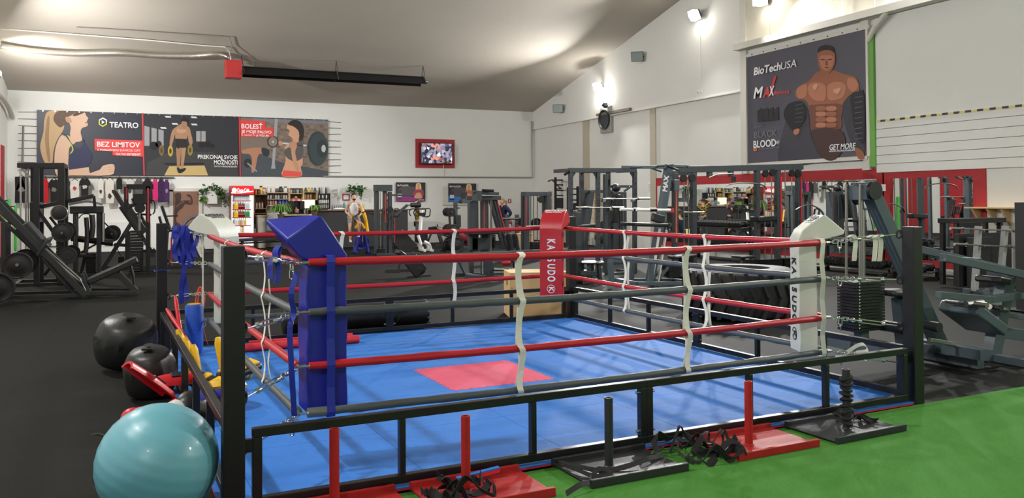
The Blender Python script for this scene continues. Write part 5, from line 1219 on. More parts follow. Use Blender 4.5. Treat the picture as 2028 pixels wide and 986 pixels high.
for x in (1130, 1184, 1257):
    for i in range(16): q = k.q((x, 352 + i * 11), -.045); m.cyl(q, q + V((0, -.004, 0)), .012, 6)
m.build('hole_row', black_m, k.t, world=True)
for x, y in ((1192, 397), (1250, 397), (1144, 414), (1205, 414)): k.box('bar_hook', x - 3, x + 3, y - 2, y + 3, -.12, -.03, rod_m)
def barbell(label, p0, p1, Y, dy, r=.014, plates=()):
    a, b = P(*p0, y=Y), P(*p1, y=Y); a.y += dy; b.y += dy; t = thing('barbell', label, 'barbell', a); d = (b - a).normalized(); L = (b - a).length
    MB().cyl(a + d * .3, b - d * .3, r, 12).build('shaft', rod_m, t, world=True, smooth=True)
    for e, s in ((a, 1), (b, -1)): MB().lathe([(.01, 0), (.026, 0), (.026, .30), (.036, .30), (.036, .32), (.01, .32)], e, d * s, 16).build('sleeve', rod_m, t, world=True, smooth=True)
    for s in plates: MB().lathe([(.02, -.02), (.2, -.02), (.2, .02), (.02, .02)], a + d * s, d, 24).build('weight_plate', rubber_m, t, world=True, smooth=True)
    return t
barbell('barbell racked higher on the right half of the power cage', (1188, 394), (1282, 393), k.Y, -.1); barbell('barbell racked lower on the left half of the power cage', (1136, 411), (1231, 411), k.Y, -.1)
k = MC('chest_press', 'dark machine with tall backrest seen through the power cage', 'chest press', 1215, 522, m=dark_m)
k.box('column', 1211, 1222, 380, 520, -.1, .2); k.box('column', 1224, 1237, 380, 520, -.1, .2); k.bar('top_frame', [(1150, 379), (1213, 379)], w_=.08); k.bars('slanted_leg', [[(1168, 378), (1152, 500)]], w_=.12, dy=(-.1, .2)); k.bar('slanted_leg', [(1208, 395), (1190, 500)], w_=.06, m=slate_m); k.bar('arm', [(1210, 369), (1258, 369)], w_=.07, dy=(.1,)); k.bar('arm', [(1236, 379), (1248, 370)], w_=.05); k.pad('back_pad', (1214, 385), (1206, 440), .12, .3, -.2); q = k.q((1220, 372)); MB().sph(q, .12, n=14, m=8).build('head_pad', pad_m, k.t, world=True, smooth=True)
k.bar('base', [(1150, 520), (1240, 520)], w_=.08, dy=(-.2, .25)); k.tube('rod', [(1228, 385), (1228, 500)], .012, (-.15,), rod_m); k.plate((1181, 447), .13, (-.3,)); k.plate((1180, 470), .2, (-.3,)); k.pad('seat', (1160, 448), (1200, 447), .07, .35, -.1)
k = MC('step_stool', 'low black step frame with a silver round top, right of the far ring post', 'stool', 1150, 560, m=dark_m)
q = k.q((1170, 519)); MB().lathe([(.0, -.02), (.27, -.02), (.28, 0), (.27, .012), (0, .012)], q, (0, 0, 1), 28).build('round_top', rod_m, k.t, world=True, smooth=True)
k.bars('leg', [[(1160, 521), (1158, 560)], [(1178, 521), (1182, 560)]], w_=.07, dy=(-.15, .15)); k.bar('base', [(1146, 558), (1196, 558)], w_=.07, dy=(-.2, .2)); k.bar('step', [(1148, 540), (1172, 540)], w_=.09, d=.4); k.box('side_plate', 1141, 1152, 420, 560, .0, .1)
k.tube('upper_rail', [(1143, 448), (1178, 446)], .03, (0,))
# MAX tower
k = MC('dip_tower', 'leaning grey tower with white lettering, arm pads and a pull-up bar in the middle right', 'dip tower', 1300, 562, m=slate_m)
k.bar('main_beam', [(1324, 332), (1309, 430), (1287, 560)], w_=.13, dy=(0,), d=.16); k.bar('edge_rail', [(1300, 452), (1284, 560)], w_=.03, d=.05, dy=(-.12,), m=trim_m); k.bar('edge_rail', [(1313, 455), (1296, 560)], w_=.03, d=.05, dy=(-.12,), m=trim_m)
k.bar('pull_up_head', [(1298, 329), (1342, 331)], w_=.05, dy=(-.35, .35)); k.cross('pull_up_grip', (1302, 329), -.55, .55, r=.02); k.cross('pull_up_grip', (1340, 331), -.4, .4, r=.02); k.tube('handle', [(1302, 330), (1312, 333), (1326, 338)], .025, (-.3, .3), sm=3); k.bar('top_arm', [(1232, 331), (1300, 331)], w_=.06, dy=(-.0,)); k.cross('arm_grip', (1250, 332), -.4, .3, r=.02)
fx = V((0, 0, 1)); q = k.q((1314, 364), -.085); text('MAX', q, (-.12, 0, -1) and ((k.q((1316, 350)) - k.q((1313, 376))).normalized()), (-1, 0, .1), .15, ink_w, k.t, bold=.006)
k.tube('arm_rest', [(1244, 415), (1310, 416)], .03, (-.3, .3), white_m); k.tube('grip', [(1270, 415), (1283, 415)], .036, (-.3, .3), black_m); k.bar('red_beam', [(1310, 417), (1333, 417)], w_=.08, m=stripe_m); k.pad('back_pad', (1296, 424), (1293, 440), .28, .1, -.15); k.pad('arm_pad', (1246, 444), (1305, 445), .07, .16, -.28); k.pad('arm_pad', (1246, 444), (1305, 445), .07, .16, .28)
k.bar('bracket', [(1318, 372), (1338, 362)], w_=.08); k.box('head_block', 1330, 1340, 356, 378, -.1, .1); k.bar('base', [(1240, 558), (1358, 558)], w_=.07, dy=(-.4, .4)); k.bars('front_leg', [[(1272, 515), (1268, 558)]], w_=.09, dy=(-.35, .35)); k.bar('mid_rail', [(1186, 514), (1272, 516)], w_=.06, dy=(-.35,)); k.bar('front_leg', [(1190, 515), (1193, 558)], w_=.09, dy=(-.35,)); k.stack(1318, 1343, 521, 548, .25, n=9); k.bar('brace', [(1318, 528), (1294, 558)], w_=.05, dy=(-.1, .1)); k.bar('brace', [(1343, 528), (1377, 556)], w_=.05, dy=(-.1, .1)); k.pad('seat', (1330, 510), (1372, 505), .06, .3); k.cross('base_cross', (1242, 558), -.4, .4); k.cross('base_cross', (1356, 558), -.4, .4)

# cable crossover
k = MC('cable_crossover', 'long cable crossover station with many rods in front of the wide mirror', 'cable crossover', 1500, 541, m=dark_m)
k.bar('top_beam', [(1342, 336), (1588, 330)], w_=.14, dy=(0,), d=.12); k.bars('upright', [[(1337, 343), (1337, 535)], [(1373, 343), (1373, 535)], [(1499, 335), (1499, 545)], [(1540, 333), (1540, 545)], [(1581, 333), (1581, 545)]], w_=.11, dy=(0,), d=.11)
k.bar('tower_top', [(1333, 343), (1378, 343)], w_=.09); k.bar('drop_post', [(1405, 338), (1405, 350)], w_=.10); k.bar('drop_post', [(1447, 337), (1447, 350)], w_=.10); k.tube('swing_arm', [(1398, 352), (1415, 345), (1445, 344)], .018, (-.1,), rod_m)
for x in (1352, 1361): k.tube('guide_rod', [(x, 345), (x, 520)], .012, (-.05,), rod_m)
for x in (1512, 1525, 1552, 1565): k.tube('guide_rod', [(x, 336), (x, 530)], .013, (-.05,), rod_m)
for x, y in ((1510, 344), (1524, 342), (1562, 343), (1574, 345), (1348, 353), (1365, 353)): k.pulley((x, y), .085, -.1)
k.bar('stripe', [(1543, 350), (1543, 470)], w_=.045, d=.012, dy=(-.065,), m=stripe_m); k.bar('stripe', [(1583, 350), (1583, 470)], w_=.045, d=.012, dy=(-.065,), m=stripe_m); k.bar('stripe', [(1336, 366), (1336, 480)], w_=.04, d=.012, dy=(-.065,), m=mat('orange_stripe', (196, 90, 60), .5))
k.stack(1494, 1541, 511, 545, .3, n=9); k.stack(1545, 1574, 509, 545, .3, n=9); k.stack(1344, 1368, 500, 535, .25, n=9); k.box('base_plate', 1490, 1588, 544, 552, -.35, .35); k.box('base_plate', 1330, 1380, 534, 542, -.3, .3)
k.tube('lat_bar', [(1422, 374), (1430, 366), (1462, 362), (1496, 366), (1506, 374)], .016, (-.2,), rod_m, 3); k.tube('lat_bar', [(1561, 415), (1572, 409), (1585, 405), (1597, 408), (1608, 414)], .016, (-.25,), rod_m, 3); k.tube('straight_bar', [(1342, 420), (1385, 420)], .014, (-.2,), rod_m); k.tube('cable', [(1462, 362), (1462, 340)], .006, (-.15,), m=black_m); k.tube('cable', [(1585, 405), (1575, 345)], .006, (-.2,), m=black_m); k.tube('cable', [(1352, 355), (1347, 395), (1362, 425)], .01, (-.2,), rod_m)
k.pad('seat', (1446, 508), (1474, 507), .06, .35, -.2); k.bar('seat_frame', [(1412, 525), (1492, 528)], w_=.07, dy=(-.3, .1)); k.bar('seat_post', [(1460, 510), (1458, 526)], w_=.07, dy=(-.2,)); k.pad('knee_pad', (1494, 434), (1530, 432), .12, .3); k.bar('leg', [(1417, 524), (1417, 548)], w_=.06, dy=(-.3, .1)); k.tube('sign_plate', [(1447, 350), (1447, 360)], .05, (-.1,), black_m)
# dumbbell racks with dumbbells
def dumbbell_proto():
    t = thing('dumbbell', 'x', 'dumbbell', (0, 0, 0), 0, 'dumbbells on the racks by the mirrors')
    MB().cyl((-.07, 0, 0), (.07, 0, 0), .015, 10).build('handle', rod_m, t, smooth=True)
    for s in (-1, 1): MB().lathe([(.01, .06), (.06, .06), (.075, .075), (.075, .14), (.06, .155), (.01, .155)], (0, 0, 0), (s, 0, 0), 16).build('head', rubber_m, t, smooth=True)
    return t
def rack(label, xa, xb, Y0, zs, n, dl, first, sc_=1.0):
    """rack in front of the right wall mirrors, dumbbells pointing into the hall"""
    ya, yb = xa, xb; t = thing('dumbbell_rack', label, 'dumbbell rack', (Y0, (ya + yb) / 2, 0))
    for z in zs: MB().prism([(Y0 - .2, ya, z - .03), (Y0 + .2, ya, z + .02), (Y0 + .2, ya, z + .04), (Y0 - .2, ya, z - .01)], (0, yb - ya, 0)).build('shelf', olive_m, t, world=True)
    for y in (ya + .05, yb - .05):
        MB().bar((Y0 + .16, y, 0), (Y0 + .16, y, max(zs) + .1), .07).bar((Y0 - .3, y, .035), (Y0 + .2, y, .035), .07).build('side_frame', olive_m, t, world=True)
    for j, z in enumerate(zs):
        for i in range(n):
            y = ya + .12 + (yb - ya - .24) * (i + .5) / n
            lab = f'black dumbbell on the {("lower", "upper")[j] if len(zs) == 2 else "only"} shelf of the {dl}'
            if first[0] is None: first[0] = dumbbell_proto(); d = first[0]; d.location = (Y0, y, z + .09); d['label'] = lab
            else: d = dup(first[0], (Y0, y, z + .09), 0, lab)
            d.rotation_euler = (0, -.12, 0); d.scale = (sc_,) * 3; d['group'] = 'dumbbells on the ' + dl
first = [None]
ya_, yb_ = P(1480, 440, x=14.9).y, P(1372, 440, x=14.9).y
rack('two-tier dumbbell rack in front of the wide mirror behind the crossover station', ya_, yb_, 14.9, (.42, .92), 17, 'two-tier rack in front of the wide mirror', first)
ya_, yb_ = P(1765, 500, x=14.9).y, P(1625, 500, x=14.9).y
rack('low dumbbell rack in front of the mirrors beside the right white pad', ya_, yb_, 14.9, (.16, .62), 15, 'low rack beside the right white pad', first)
ya_, yb_ = P(1850, 500, x=14.9).y, P(1775, 500, x=14.9).y
rack('short dumbbell rack behind the near right ring post', ya_, yb_, 14.9, (.16,), 7, 'short rack behind the near right ring post', first)

# --- near right group
k = MC('lat_pulldown', 'large blue grey lat machine with slanted beam beside the near right ring post', 'pulldown machine', 1870, 716, m=slate_m)
k.bar('slanted_beam', [(1716, 362), (1874, 716)], w_=.13, d=.13); k.box('pulley_housing', 1700, 1722, 366, 396, -.1, .12); k.pulley((1712, 378), .09, -.12); k.pulley((1723, 392), .07, .15)
k.tube('guide_rod', [(1695, 364), (1695, 655)], .014, (-.05, .12), rod_m); k.tube('guide_rod', [(1707, 380), (1707, 560)], .01, (.0,), rod_m); k.tube('guide_rod', [(1719, 415), (1719, 560)], .014, (.05,), rod_m); k.tube('cable', [(1726, 385), (1742, 440), (1752, 490)], .005, (.1,), m=black_m); k.bar('rod_cap', [(1712, 414), (1724, 414)], w_=.02); k.bar('top_bracket', [(1690, 364), (1712, 364)], w_=.03)
k.stack(1676, 1734, 553, 655, .22, 0, 16); m = MB()
for i in range(15): q = k.q((1684, 560 + i * 6.2), -.115); m.box(q, (.012, .004, .010))
m.build('number_marks', ink_w, k.t, world=True)
k.pad('seat', (1738, 578), (1792, 578), .06, .30, -.05); k.bar('seat_post', [(1777, 588), (1786, 682)], w_=.14, dy=(-.05,)); k.tube('seat_stem', [(1778, 580), (1780, 600)], .035, (-.05,), black_m); k.bar('knee_beam', [(1748, 645), (1822, 640)], w_=.05); k.roll('knee_roller', (1742, 643), -.32, -.02, .055); k.roll('knee_roller', (1806, 640), -.32, -.02, .05)
k.bar('base', [(1676, 684), (1850, 690)], w_=.09, dy=(0,)); k.cross('base_cross', (1690, 684), -.35, .35, .09); k.cross('base_cross', (1872, 708), -.4, .4, .1); k.bar('stack_mount', [(1706, 655), (1706, 684)], w_=.1); k.bar('foot_rail', [(1790, 664), (1838, 672)], w_=.04, dy=(-.3,), m=rod_m)

k = MC('leg_press', 'blue grey plate loaded press machine with slanted post at the right edge', 'plate loaded machine', 1962, 713, m=slate_m)
k.bar('post', [(1994, 545), (1962, 712)], w_=.15, d=.12); k.bar('base', [(1872, 690), (1962, 704)], w_=.13, d=.12); k.bar('upper_arm', [(1832, 507), (2024, 548)], w_=.075, dy=(-.2,)); k.bar('upper_arm', [(1849, 493), (2030, 536)], w_=.075, dy=(.25,)); k.cross('arm_cross', (1905, 515), -.2, .25, .06); k.cross('arm_cross', (2010, 543), -.3, .3, .07)
k.bar('mid_frame', [(1832, 581), (1932, 590), (1990, 582)], w_=.07, dy=(-.15,)); k.bar('mid_frame', [(1990, 582), (2060, 590)], w_=.07, dy=(.2,)); k.pad('foot_plate', (1898, 607), (1955, 650), .12, .45, m=slate_m); k.roll('grip_roller', (1892, 597), -.35, .1, .03, rod_m); k.roll('grip_roller', (1948, 606), -.2, .35, .03, pad_m); k.tube('grip', [(1878, 598), (1910, 594)], .03, (-.2,), rod_m); k.tube('grip', [(1942, 605), (1975, 612)], .03, (-.1,), rod_m)
k.bar('link_arm', [(1940, 640), (1975, 640)], w_=.09); k.tube('plate_horn', [(1995, 545), (2060, 560)], .03, (-.35,), rod_m); k.plate((2030, 552), .2, (-.45,)); k.pad('seat', (1955, 552), (1978, 556), .07, .3); k.bar('rear_base', [(1962, 655), (2060, 668)], w_=.12, d=.1); k.bar('rear_arm', [(1985, 622), (2060, 634)], w_=.05); k.cross('base_cross', (1876, 690), -.4, .4, .1); k.cross('base_cross', (1962, 708), -.4, .4, .09); k.box('yellow_label', 2018, 2026, 549, 556, -.5, -.49, yel)

# barbell rack, black boards
k = MC('barbell_stand', 'barbell rack with bars on two levels in front of the black boards at the right', 'barbell stand', 1955, 578, m=slate_m)
k.bars('post', [[(1938, 448), (1930, 577)], [(1991, 448), (1979, 577)]], w_=.09, dy=(0,), m=mat('worn_grey_steel', (150, 152, 150), .4)); k.bar('base', [(1918, 577), (2000, 577)], w_=.08, dy=(-.3, .08)); k.cross('base_cross', (1932, 577), -.3, .1); k.cross('base_cross', (1980, 577), -.3, .1)
for y in (456, 486):
    for x in (1936, 1988): k.cross('hook', (x, y), -.14, .02, r=.018, m=rod_m)
barbell('barbell on the upper level of the rack by the black boards', (1872, 452), (2020, 457), k.Y, -.1, .013); barbell('barbell on the lower level of the rack by the black boards', (1880, 483), (2014, 489), k.Y, -.1, .013)
barbell('curved barbell lying on the floor below the rack by the black boards', (1864, 545), (1980, 552), P(1920, 560, z=0).y, 0, .013)
k = MC('rubber_boards', 'stack of black boards standing upright behind the barbell rack at the right', 'boards', 1965, 578, m=pad_m)
k.box('board', 1936, 2040, 461, 572, .36, .44); k.box('board', 1946, 1990, 470, 574, .24, .31, olive_m); k.box('board', 1950, 1990, 505, 572, .48, .54)
k = MC('black_table', 'black topped table with a ragged cover edge at the right edge of the photo', 'table', 1970, 576, m=pad_m)
k.box('table_top', 1948, 2044, 432, 444, .5, .95); k.box('ragged_cover', 1948, 1990, 441, 452, .47, .5, rubber_m); k.bars('leg', [[(1954, 442), (1954, 572)], [(2040, 442), (2040, 572)]], w_=.08, dy=(.6, .9))
k = MC('tall_post_machine', 'dark upright machine column cut by the right edge of the photo', 'machine', 2030, 620, m=olive_m)
k.box('column', 2038, 2066, 400, 620, -.2, .2); k.box('base', 2030, 2072, 612, 620, -.35, .35)
k = MC('exercise_bike', 'dark indoor bike seen before the small mirror, right of the slanted beam', 'exercise bike', 1800, 540, m=olive_m)
k.tube('frame', [(1780, 430), (1800, 500), (1830, 505)], .04, (0,)); k.tube('handlebar', [(1768, 420), (1775, 408), (1792, 410)], .02, (-.2, .2), m=black_m, sm=3); k.pad('saddle', (1822, 432), (1842, 430), .07, .22); k.tube('seat_post', [(1832, 434), (1820, 505)], .035); k.plate((1795, 512), .24, (0,)); k.bar('foot', [(1775, 538), (1845, 538)], w_=.06, dy=(-.2, .2)); k.box('console', 1776, 1790, 392, 406, -.1, .1, black_m); k.tube('stem', [(1783, 405), (1790, 445)], .03)
# ------------------------------------------------------------------ shirts on the long rail
hang_m = mat('black_hanger', (25, 25, 25), .5)
def garment(label, x0, x1, yt, yb, c, kind='front', print_=None, cat='t-shirt', nm='hanging_shirt'):
    Yg = WY - .34; a, b = P(x0, yb, y=Yg), P(x1, yt, y=Yg); w_, h = b.x - a.x, b.z - a.z
    t = thing(nm, label, cat, (a.x + w_ / 2, Yg, a.z), 0, 'clothes hanging on the long rail')
    if kind == 'front': pl = [(.22, 0), (.78, 0), (.80, .55), (.84, .66), (1, .58), (.94, .84), (.80, .95), (.62, 1), (.5, .95), (.38, 1), (.20, .95), (.06, .84), (0, .58), (.16, .66), (.20, .55)]
    elif kind == 'side': pl = [(.08, 0), (.92, .02), (.98, .3), (.92, .6), (.96, .85), (.6, 1), (.35, .99), (.05, .86), (.0, .6), (.06, .3)]
    else: pl = [(.1, 0), (.45, 0), (.5, .55), (.55, 0), (.92, 0), (.88, .5), (.9, 1), (.1, 1), (.12, .5)]
    f = lambda s, z, y: V((a.x + w_ * s, Yg + y, a.z + h * z))
    m = MB().prism([f(s, z, -.05) for s, z in pl], (0, .10, 0))
    mt = mat('cloth_%d_%d_%d' % c, c, .85, var=.12, scale=5, bump=.8, bscale=9)
    m.build('fabric', mt, t, world=True, bevel=.02, smooth=True)
    if print_: 
        pc, zz = print_; MB().prism([f(.5 + .2 * math.cos(q) * (1 + .25 * math.cos(5 * q + x0)), zz + .10 * math.sin(q) * (1 + .25 * math.sin(4 * q + x1)), -.056) for q in [2 * PI * i / 14 for i in range(14)]], (0, .006, 0)).build('chest_print', mat('cprint_%d_%d_%d' % pc, pc, .7), t, world=True)
    cx = a.x + w_ / 2; rz_ = RAILZ
    MB().tube([(cx - w_ * .3, Yg, b.z - .05 * h), (cx, Yg, b.z + .04), (cx + w_ * .3, Yg, b.z - .05 * h)], .012, 6).tube([(cx, Yg, b.z + .03), (cx, Yg + .02, max(rz_, b.z + .05)), (cx, WY - .03, max(rz_, b.z + .05) + .03)], .009, 6).build('hanger', hang_m, t, world=True)
garment('black trousers with grey leg print, leftmost garment on the long rail', 26, 59, 350, 402, (22, 22, 24), 'trousers', ((120, 120, 120), .5), 'trousers', 'hanging_trousers')
garment('red t-shirt hanging on the long rail', 81, 97, 353, 403, (190, 28, 34), 'side')
garment('black t-shirt with a round grey print between the red shirt and the machine column', 95, 119, 355, 401, (26, 26, 28), 'front', ((120, 116, 110), .55))
garment('narrow black shirt directly left of the white shirt with red print', 130, 139, 354, 396, (24, 24, 26), 'side')
garment('white t-shirt with a red print between two black shirts', 138, 158, 356, 394, (214, 212, 204), 'side', ((190, 50, 50), .55))
garment('black t-shirt with a small white triangle print facing the room', 156, 180, 353, 391, (26, 26, 28), 'front', ((190, 186, 180), .55))
garment('white shirt with a black ornament, left of two white shirts beside the black vest', 193, 206, 353, 394, (216, 214, 206), 'side', ((60, 58, 56), .35))
garment('longer white shirt with a dark print, directly left of the black vest', 208, 227, 353, 404, (212, 208, 198), 'side', ((50, 48, 48), .3))
garment('small black vest hanging among the white shirts', 230, 243, 352, 375, (22, 22, 22), 'side', cat='vest', nm='hanging_vest')
garment('light grey shirt with a dark figure print, right of the small black vest', 249, 266, 354, 398, (196, 194, 188), 'front', ((50, 52, 54), .45))
garment('dark grey long sleeve shirt beside the light grey one', 266, 284, 355, 386, (86, 86, 82), 'side')
garment('black shirt left of the magenta shirt', 282, 303, 354, 404, (24, 24, 28), 'side')
garment('magenta t-shirt hanging on the long rail', 301, 314, 355, 398, (206, 40, 110), 'side')
garment('dark purple t-shirt directly right of the magenta one', 312, 327, 354, 401, (54, 30, 70), 'side')
garment('purple t-shirt with pale print, rightmost garment on the long rail', 324, 336, 356, 400, (72, 36, 88), 'side', ((150, 130, 160), .5))

# ------------------------------------------------------------------ flexing man picture, meter box, ivy
t = thing('wall_picture', 'brown door sized picture of a flexing man in a white frame on the back wall', 'picture', wb(368, 500))
A = Art(wb, 300, 330, 5.19)
q0, q1 = A.p(222, 255, .05), A.p(485, 900, .05); q1.z = .05
MB().b2((q0.x, WY - .055, q1.z), (q1.x, WY - .03, q0.z)).build('print', mat('picture_brown', (146, 106, 88), .6), t, world=True)
m = MB()
for a_, b_ in (((q0.x - .06, q1.z), (q0.x - .06, q0.z + .06)), ((q1.x + .06, q1.z), (q1.x + .06, q0.z + .06)), ((q0.x - .12, q0.z + .06), (q1.x + .12, q0.z + .06))): m.bar((a_[0], WY - .04, a_[1]), (b_[0], WY - .04, b_[1]), .12, .07)
m.build('frame', trim_m, t, world=True)
A.poly((66, 48, 42), [(245, 330), (240, 290), (262, 268), (300, 272), (306, 320), (300, 350), (345, 345), (395, 345), (400, 320), (360, 298), (368, 286), (400, 290), (420, 330), (422, 375), (395, 392), (345, 385), (322, 420), (270, 470), (255, 560), (300, 600), (310, 700), (240, 700), (232, 500), (240, 420)], 3)
A.poly((112, 78, 64), [(310, 360), (340, 352), (330, 372), (300, 382), (262, 420), (258, 400)], 3); A.poly((112, 78, 64), [(405, 330), (412, 360), (395, 378), (385, 362)], 3)
A.done(t)
A = Art(wb, 300, 330, 5.19); q0, q1 = A.p(568, 262, .0), A.p(672, 382, .0)
t = thing('meter_box', 'white meter box with ivy growing round it left of the red fridge', 'cabinet', q0)
MB().b2((q0.x, WY - .25, q1.z), (q1.x, WY - .001, q0.z)).build('box', white_m, t, world=True, bevel=.01); MB().cyl((q0.x + (q1.x - q0.x) / 2, WY - .27, q0.z - .12), (q0.x + (q1.x - q0.x) / 2, WY - .25, q0.z - .12), .02, 10).build('lock', black_m, t, world=True)
leaf_m = mat('ivy_leaf', (60, 100, 46), .5, var=.3, scale=20); leafy = mat('leaf_light', (108, 150, 60), .5, var=.3, scale=20)
def leaves(mb, pts, n, spread, sz, seed):
    rg = random.Random(seed)
    for i in range(n):
        f = rg.random() * (len(pts) - 1); k = int(f); p = V(pts[k]).lerp(V(pts[min(k + 1, len(pts) - 1)]), f - k) + V((rg.gauss(0, spread), rg.gauss(0, spread * .5), rg.gauss(0, spread)))
        M3 = Matrix.Rotation(rg.uniform(0, 6.28), 3, 'Z') @ Matrix.Rotation(rg.uniform(-1, 1), 3, 'X') @ Matrix.Rotation(rg.uniform(-1, 1), 3, 'Y'); s = sz * rg.uniform(.6, 1.3)
        mb.add([p + M3 @ V(v) * s for v in ((0, -.6, 0), (.35, -.1, .08), (.25, .35, .1), (0, .8, 0), (-.25, .35, .1), (-.35, -.1, .08), (0, .1, -.05))], [(0, 1, 6), (1, 2, 6), (2, 3, 6), (3, 4, 6), (4, 5, 6), (5, 0, 6)])
t = thing('ivy_plant', 'trailing ivy hanging over and beside the white meter box', 'plant', wb(420, 375))
pts = [wb(402, 398, .3), wb(401, 382, .3), wb(408, 374, .3), wb(420, 371, .32), wb(432, 374, .3), wb(438, 382, .3), wb(441, 392, .3), wb(447, 403, .3)]
MB().tube(smoothp(pts, 3), .012, 5).build('stem', mat('stem', (90, 84, 50), .8), t, world=True); m = MB(); leaves(m, pts, 190, .07, .10, 4); tag(m.build('leaves', leaf_m, t, world=True), kind='stuff')
m = MB(); leaves(m, [wb(403, 400, .3), wb(405, 392, .3)], 30, .05, .09, 5); tag(m.build('yellow_leaves', leafy, t, world=True), kind='stuff')
def potted(label, px, py, Y, hgt, rad, n, seed, mt=leafy, long=0):
    c = P(px, py, y=Y); t = thing('potted_plant', label, 'plant', c)
    MB().lathe([(.06, 0), (.09, .0), (.12, .16), (.125, .18), (.11, .18), (.10, .15), (.0, .15)], (0, 0, 0), (0, 0, 1), 16).build('pot', mat('pot_brown', (96, 62, 46), .7), t, smooth=True)
    m = MB(); rg = random.Random(seed)
    for i in range(n):
        a = rg.uniform(0, 6.28); L = rad * rg.uniform(.5, 1.1); u = V((math.cos(a), math.sin(a) * .7, 0)); h = hgt * rg.uniform(.4, 1)
        pts = [V((0, 0, .15)), u * L * .35 + V((0, 0, .15 + h * .8)), u * L * .75 + V((0, 0, .15 + h)), u * L + V((0, 0, .15 + h * .45))]
        m.ribbon(smoothp(pts, 3), V((-u.y, u.x, 0)) * (.035 if long else .05), .003)
    tag(m.build('leaves', mt, t), kind='stuff')
    return t

# ------------------------------------------------------------------ drinks fridge
Yf = WY - .95
A = Art(lambda x, y, off: P(x, y, y=Yf - off + .06), 440, 360, 8.966)
def F(x, y, d=0): return A.p(x, y, .06 - d)
f0, f1 = F(160, 70), F(562, 70); zt_ = f0.z; x0, x1 = f0.x, f1.x
t = thing('drinks_fridge', 'tall lit drinks fridge with red header sign against the back wall', 'fridge', (x0, Yf, 0))
side_m = mat('fridge_side', (128, 62, 58), .4)
m = MB(); m.b2((x0, Yf + .02, 0), (x0 + .03, WY - .15, zt_)); m.b2((x1 - .03, Yf + .02, 0), (x1, WY - .15, zt_)); m.b2((x0, WY - .18, 0), (x1, WY - .15, zt_)); m.b2((x0, Yf + .02, zt_ - .02), (x1, WY - .15, zt_)); m.b2((x0, Yf, 0), (x1, WY - .15, .12))
m.build('cabinet', side_m, t, world=True)
lit = mat('fridge_interior', (235, 240, 245), .5, emit=.9)
m = MB(); m.b2((x0 + .03, WY - .24, .12), (x1 - .03, WY - .18, F(0, 235).z)); m.b2((x1 - .09, Yf + .03, .12), (x1 - .03, WY - .25, F(0, 235).z)); m.build('lit_lining', lit, t, world=True)
hz0, hz1 = F(0, 215).z, F(0, 75).z
MB().b2((x0, Yf - .03, hz0), (x1, Yf + .02, hz1)).build('header_sign', mat('sign_red', (214, 26, 34), .4, emit=.7), t, world=True)
MB().b2((x0, Yf - .03, F(0, 240).z), (x1, Yf + .02, hz0)).build('lower_trim', mat('dark_red_trim', (150, 20, 26), .4), t, world=True)
litw = mat('sign_white', (255, 250, 245), .4, emit=1.2)
A.text('Coca-Cola', 262, 480, 150, 62, litw, t, shear=.25, bold=.02, off=.10)
m = MB(); m.prism([F(215 + 42 * math.cos(a), 150 + 42 * math.sin(a), -.035) for a in [2 * PI * i / 18 for i in range(18)]], (0, -.003, 0)); m.build('emblem', litw, t, world=True)
MB().prism([F(x, y, -.036) for x, y in ((165, 185), (260, 195), (380, 178), (552, 160), (552, 176), (420, 190), (330, 205), (165, 205))], (0, -.003, 0)).build('emblem', litw, t, world=True)
shz = [F(0, y).z for y in (335, 490, 632, 780)]
for z in shz: MB().b2((x0 + .04, Yf + .06, z - .02), (x1 - .09, WY - .26, z)).build('shelf', mat('shelf_glass', (210, 214, 214), .3), t, world=True); MB().b2((x0 + .04, Yf + .045, z - .03), (x1 - .09, Yf + .06, z + .005)).build('price_rail', mat('rail_red', (196, 56, 60), .5), t, world=True)
m = MB(); m.b2((x0, Yf - .01, .12), (x0 + .04, Yf + .02, F(0, 240).z)); m.b2((x1 - .04, Yf - .01, .12), (x1, Yf + .02, F(0, 240).z)); m.build('door_frame', white_m, t, world=True)
bott = {}
def bottle(kind, c, label, group):
    if kind not in bott:
        t = thing('drink_bottle', label, 'bottle', c, 0, group)
        MB().lathe([(.0, 0), (.036, 0), (.038, .02), (.038, .13), (.034, .16), (.014, .20), (.014, .225), (0, .225)], (0, 0, 0), (0, 0, 1), 12).build('bottle', mat('drink_%d_%d_%d' % kind, kind, .2, coat=.3), t, smooth=True)
        MB().cyl((0, 0, .225), (0, 0, .245), .016, 10).build('cap', white_m if kind != (60, 22, 18) else stripe_m, t); bott[kind] = t
        if kind in ((60, 22, 18),): MB().lathe([(.0385, .07), (.039, .07), (.039, .12), (.0385, .12)], (0, 0, 0), (0, 0, 1), 12).build('label', mat('cola_label', (190, 60, 60), .5), t)
        return t
    return dup(bott[kind], c, 0, label, group)
yl_, co_, cl_, gr_, wh_, or_ = (236, 190, 30), (60, 22, 18), (200, 212, 212), (40, 150, 70), (236, 236, 232), (214, 170, 140)
cn = {yl_: 'yellow', co_: 'dark cola', cl_: 'clear', gr_: 'green', wh_: 'white', or_: 'peach coloured'}
rows = [(shz[0], [cl_] * 9, 'top'), (shz[1], [yl_] * 3 + [co_] * 4 + [cl_] * 3, 'second'), (shz[2], [yl_] * 3 + [co_] * 4 + [gr_] * 3, 'third'), (shz[3], [wh_] * 3 + [or_] * 2 + [wh_, yl_], 'fourth'), (.12 + .35, [wh_, wh_, yl_, yl_, wh_], 'lowest')]
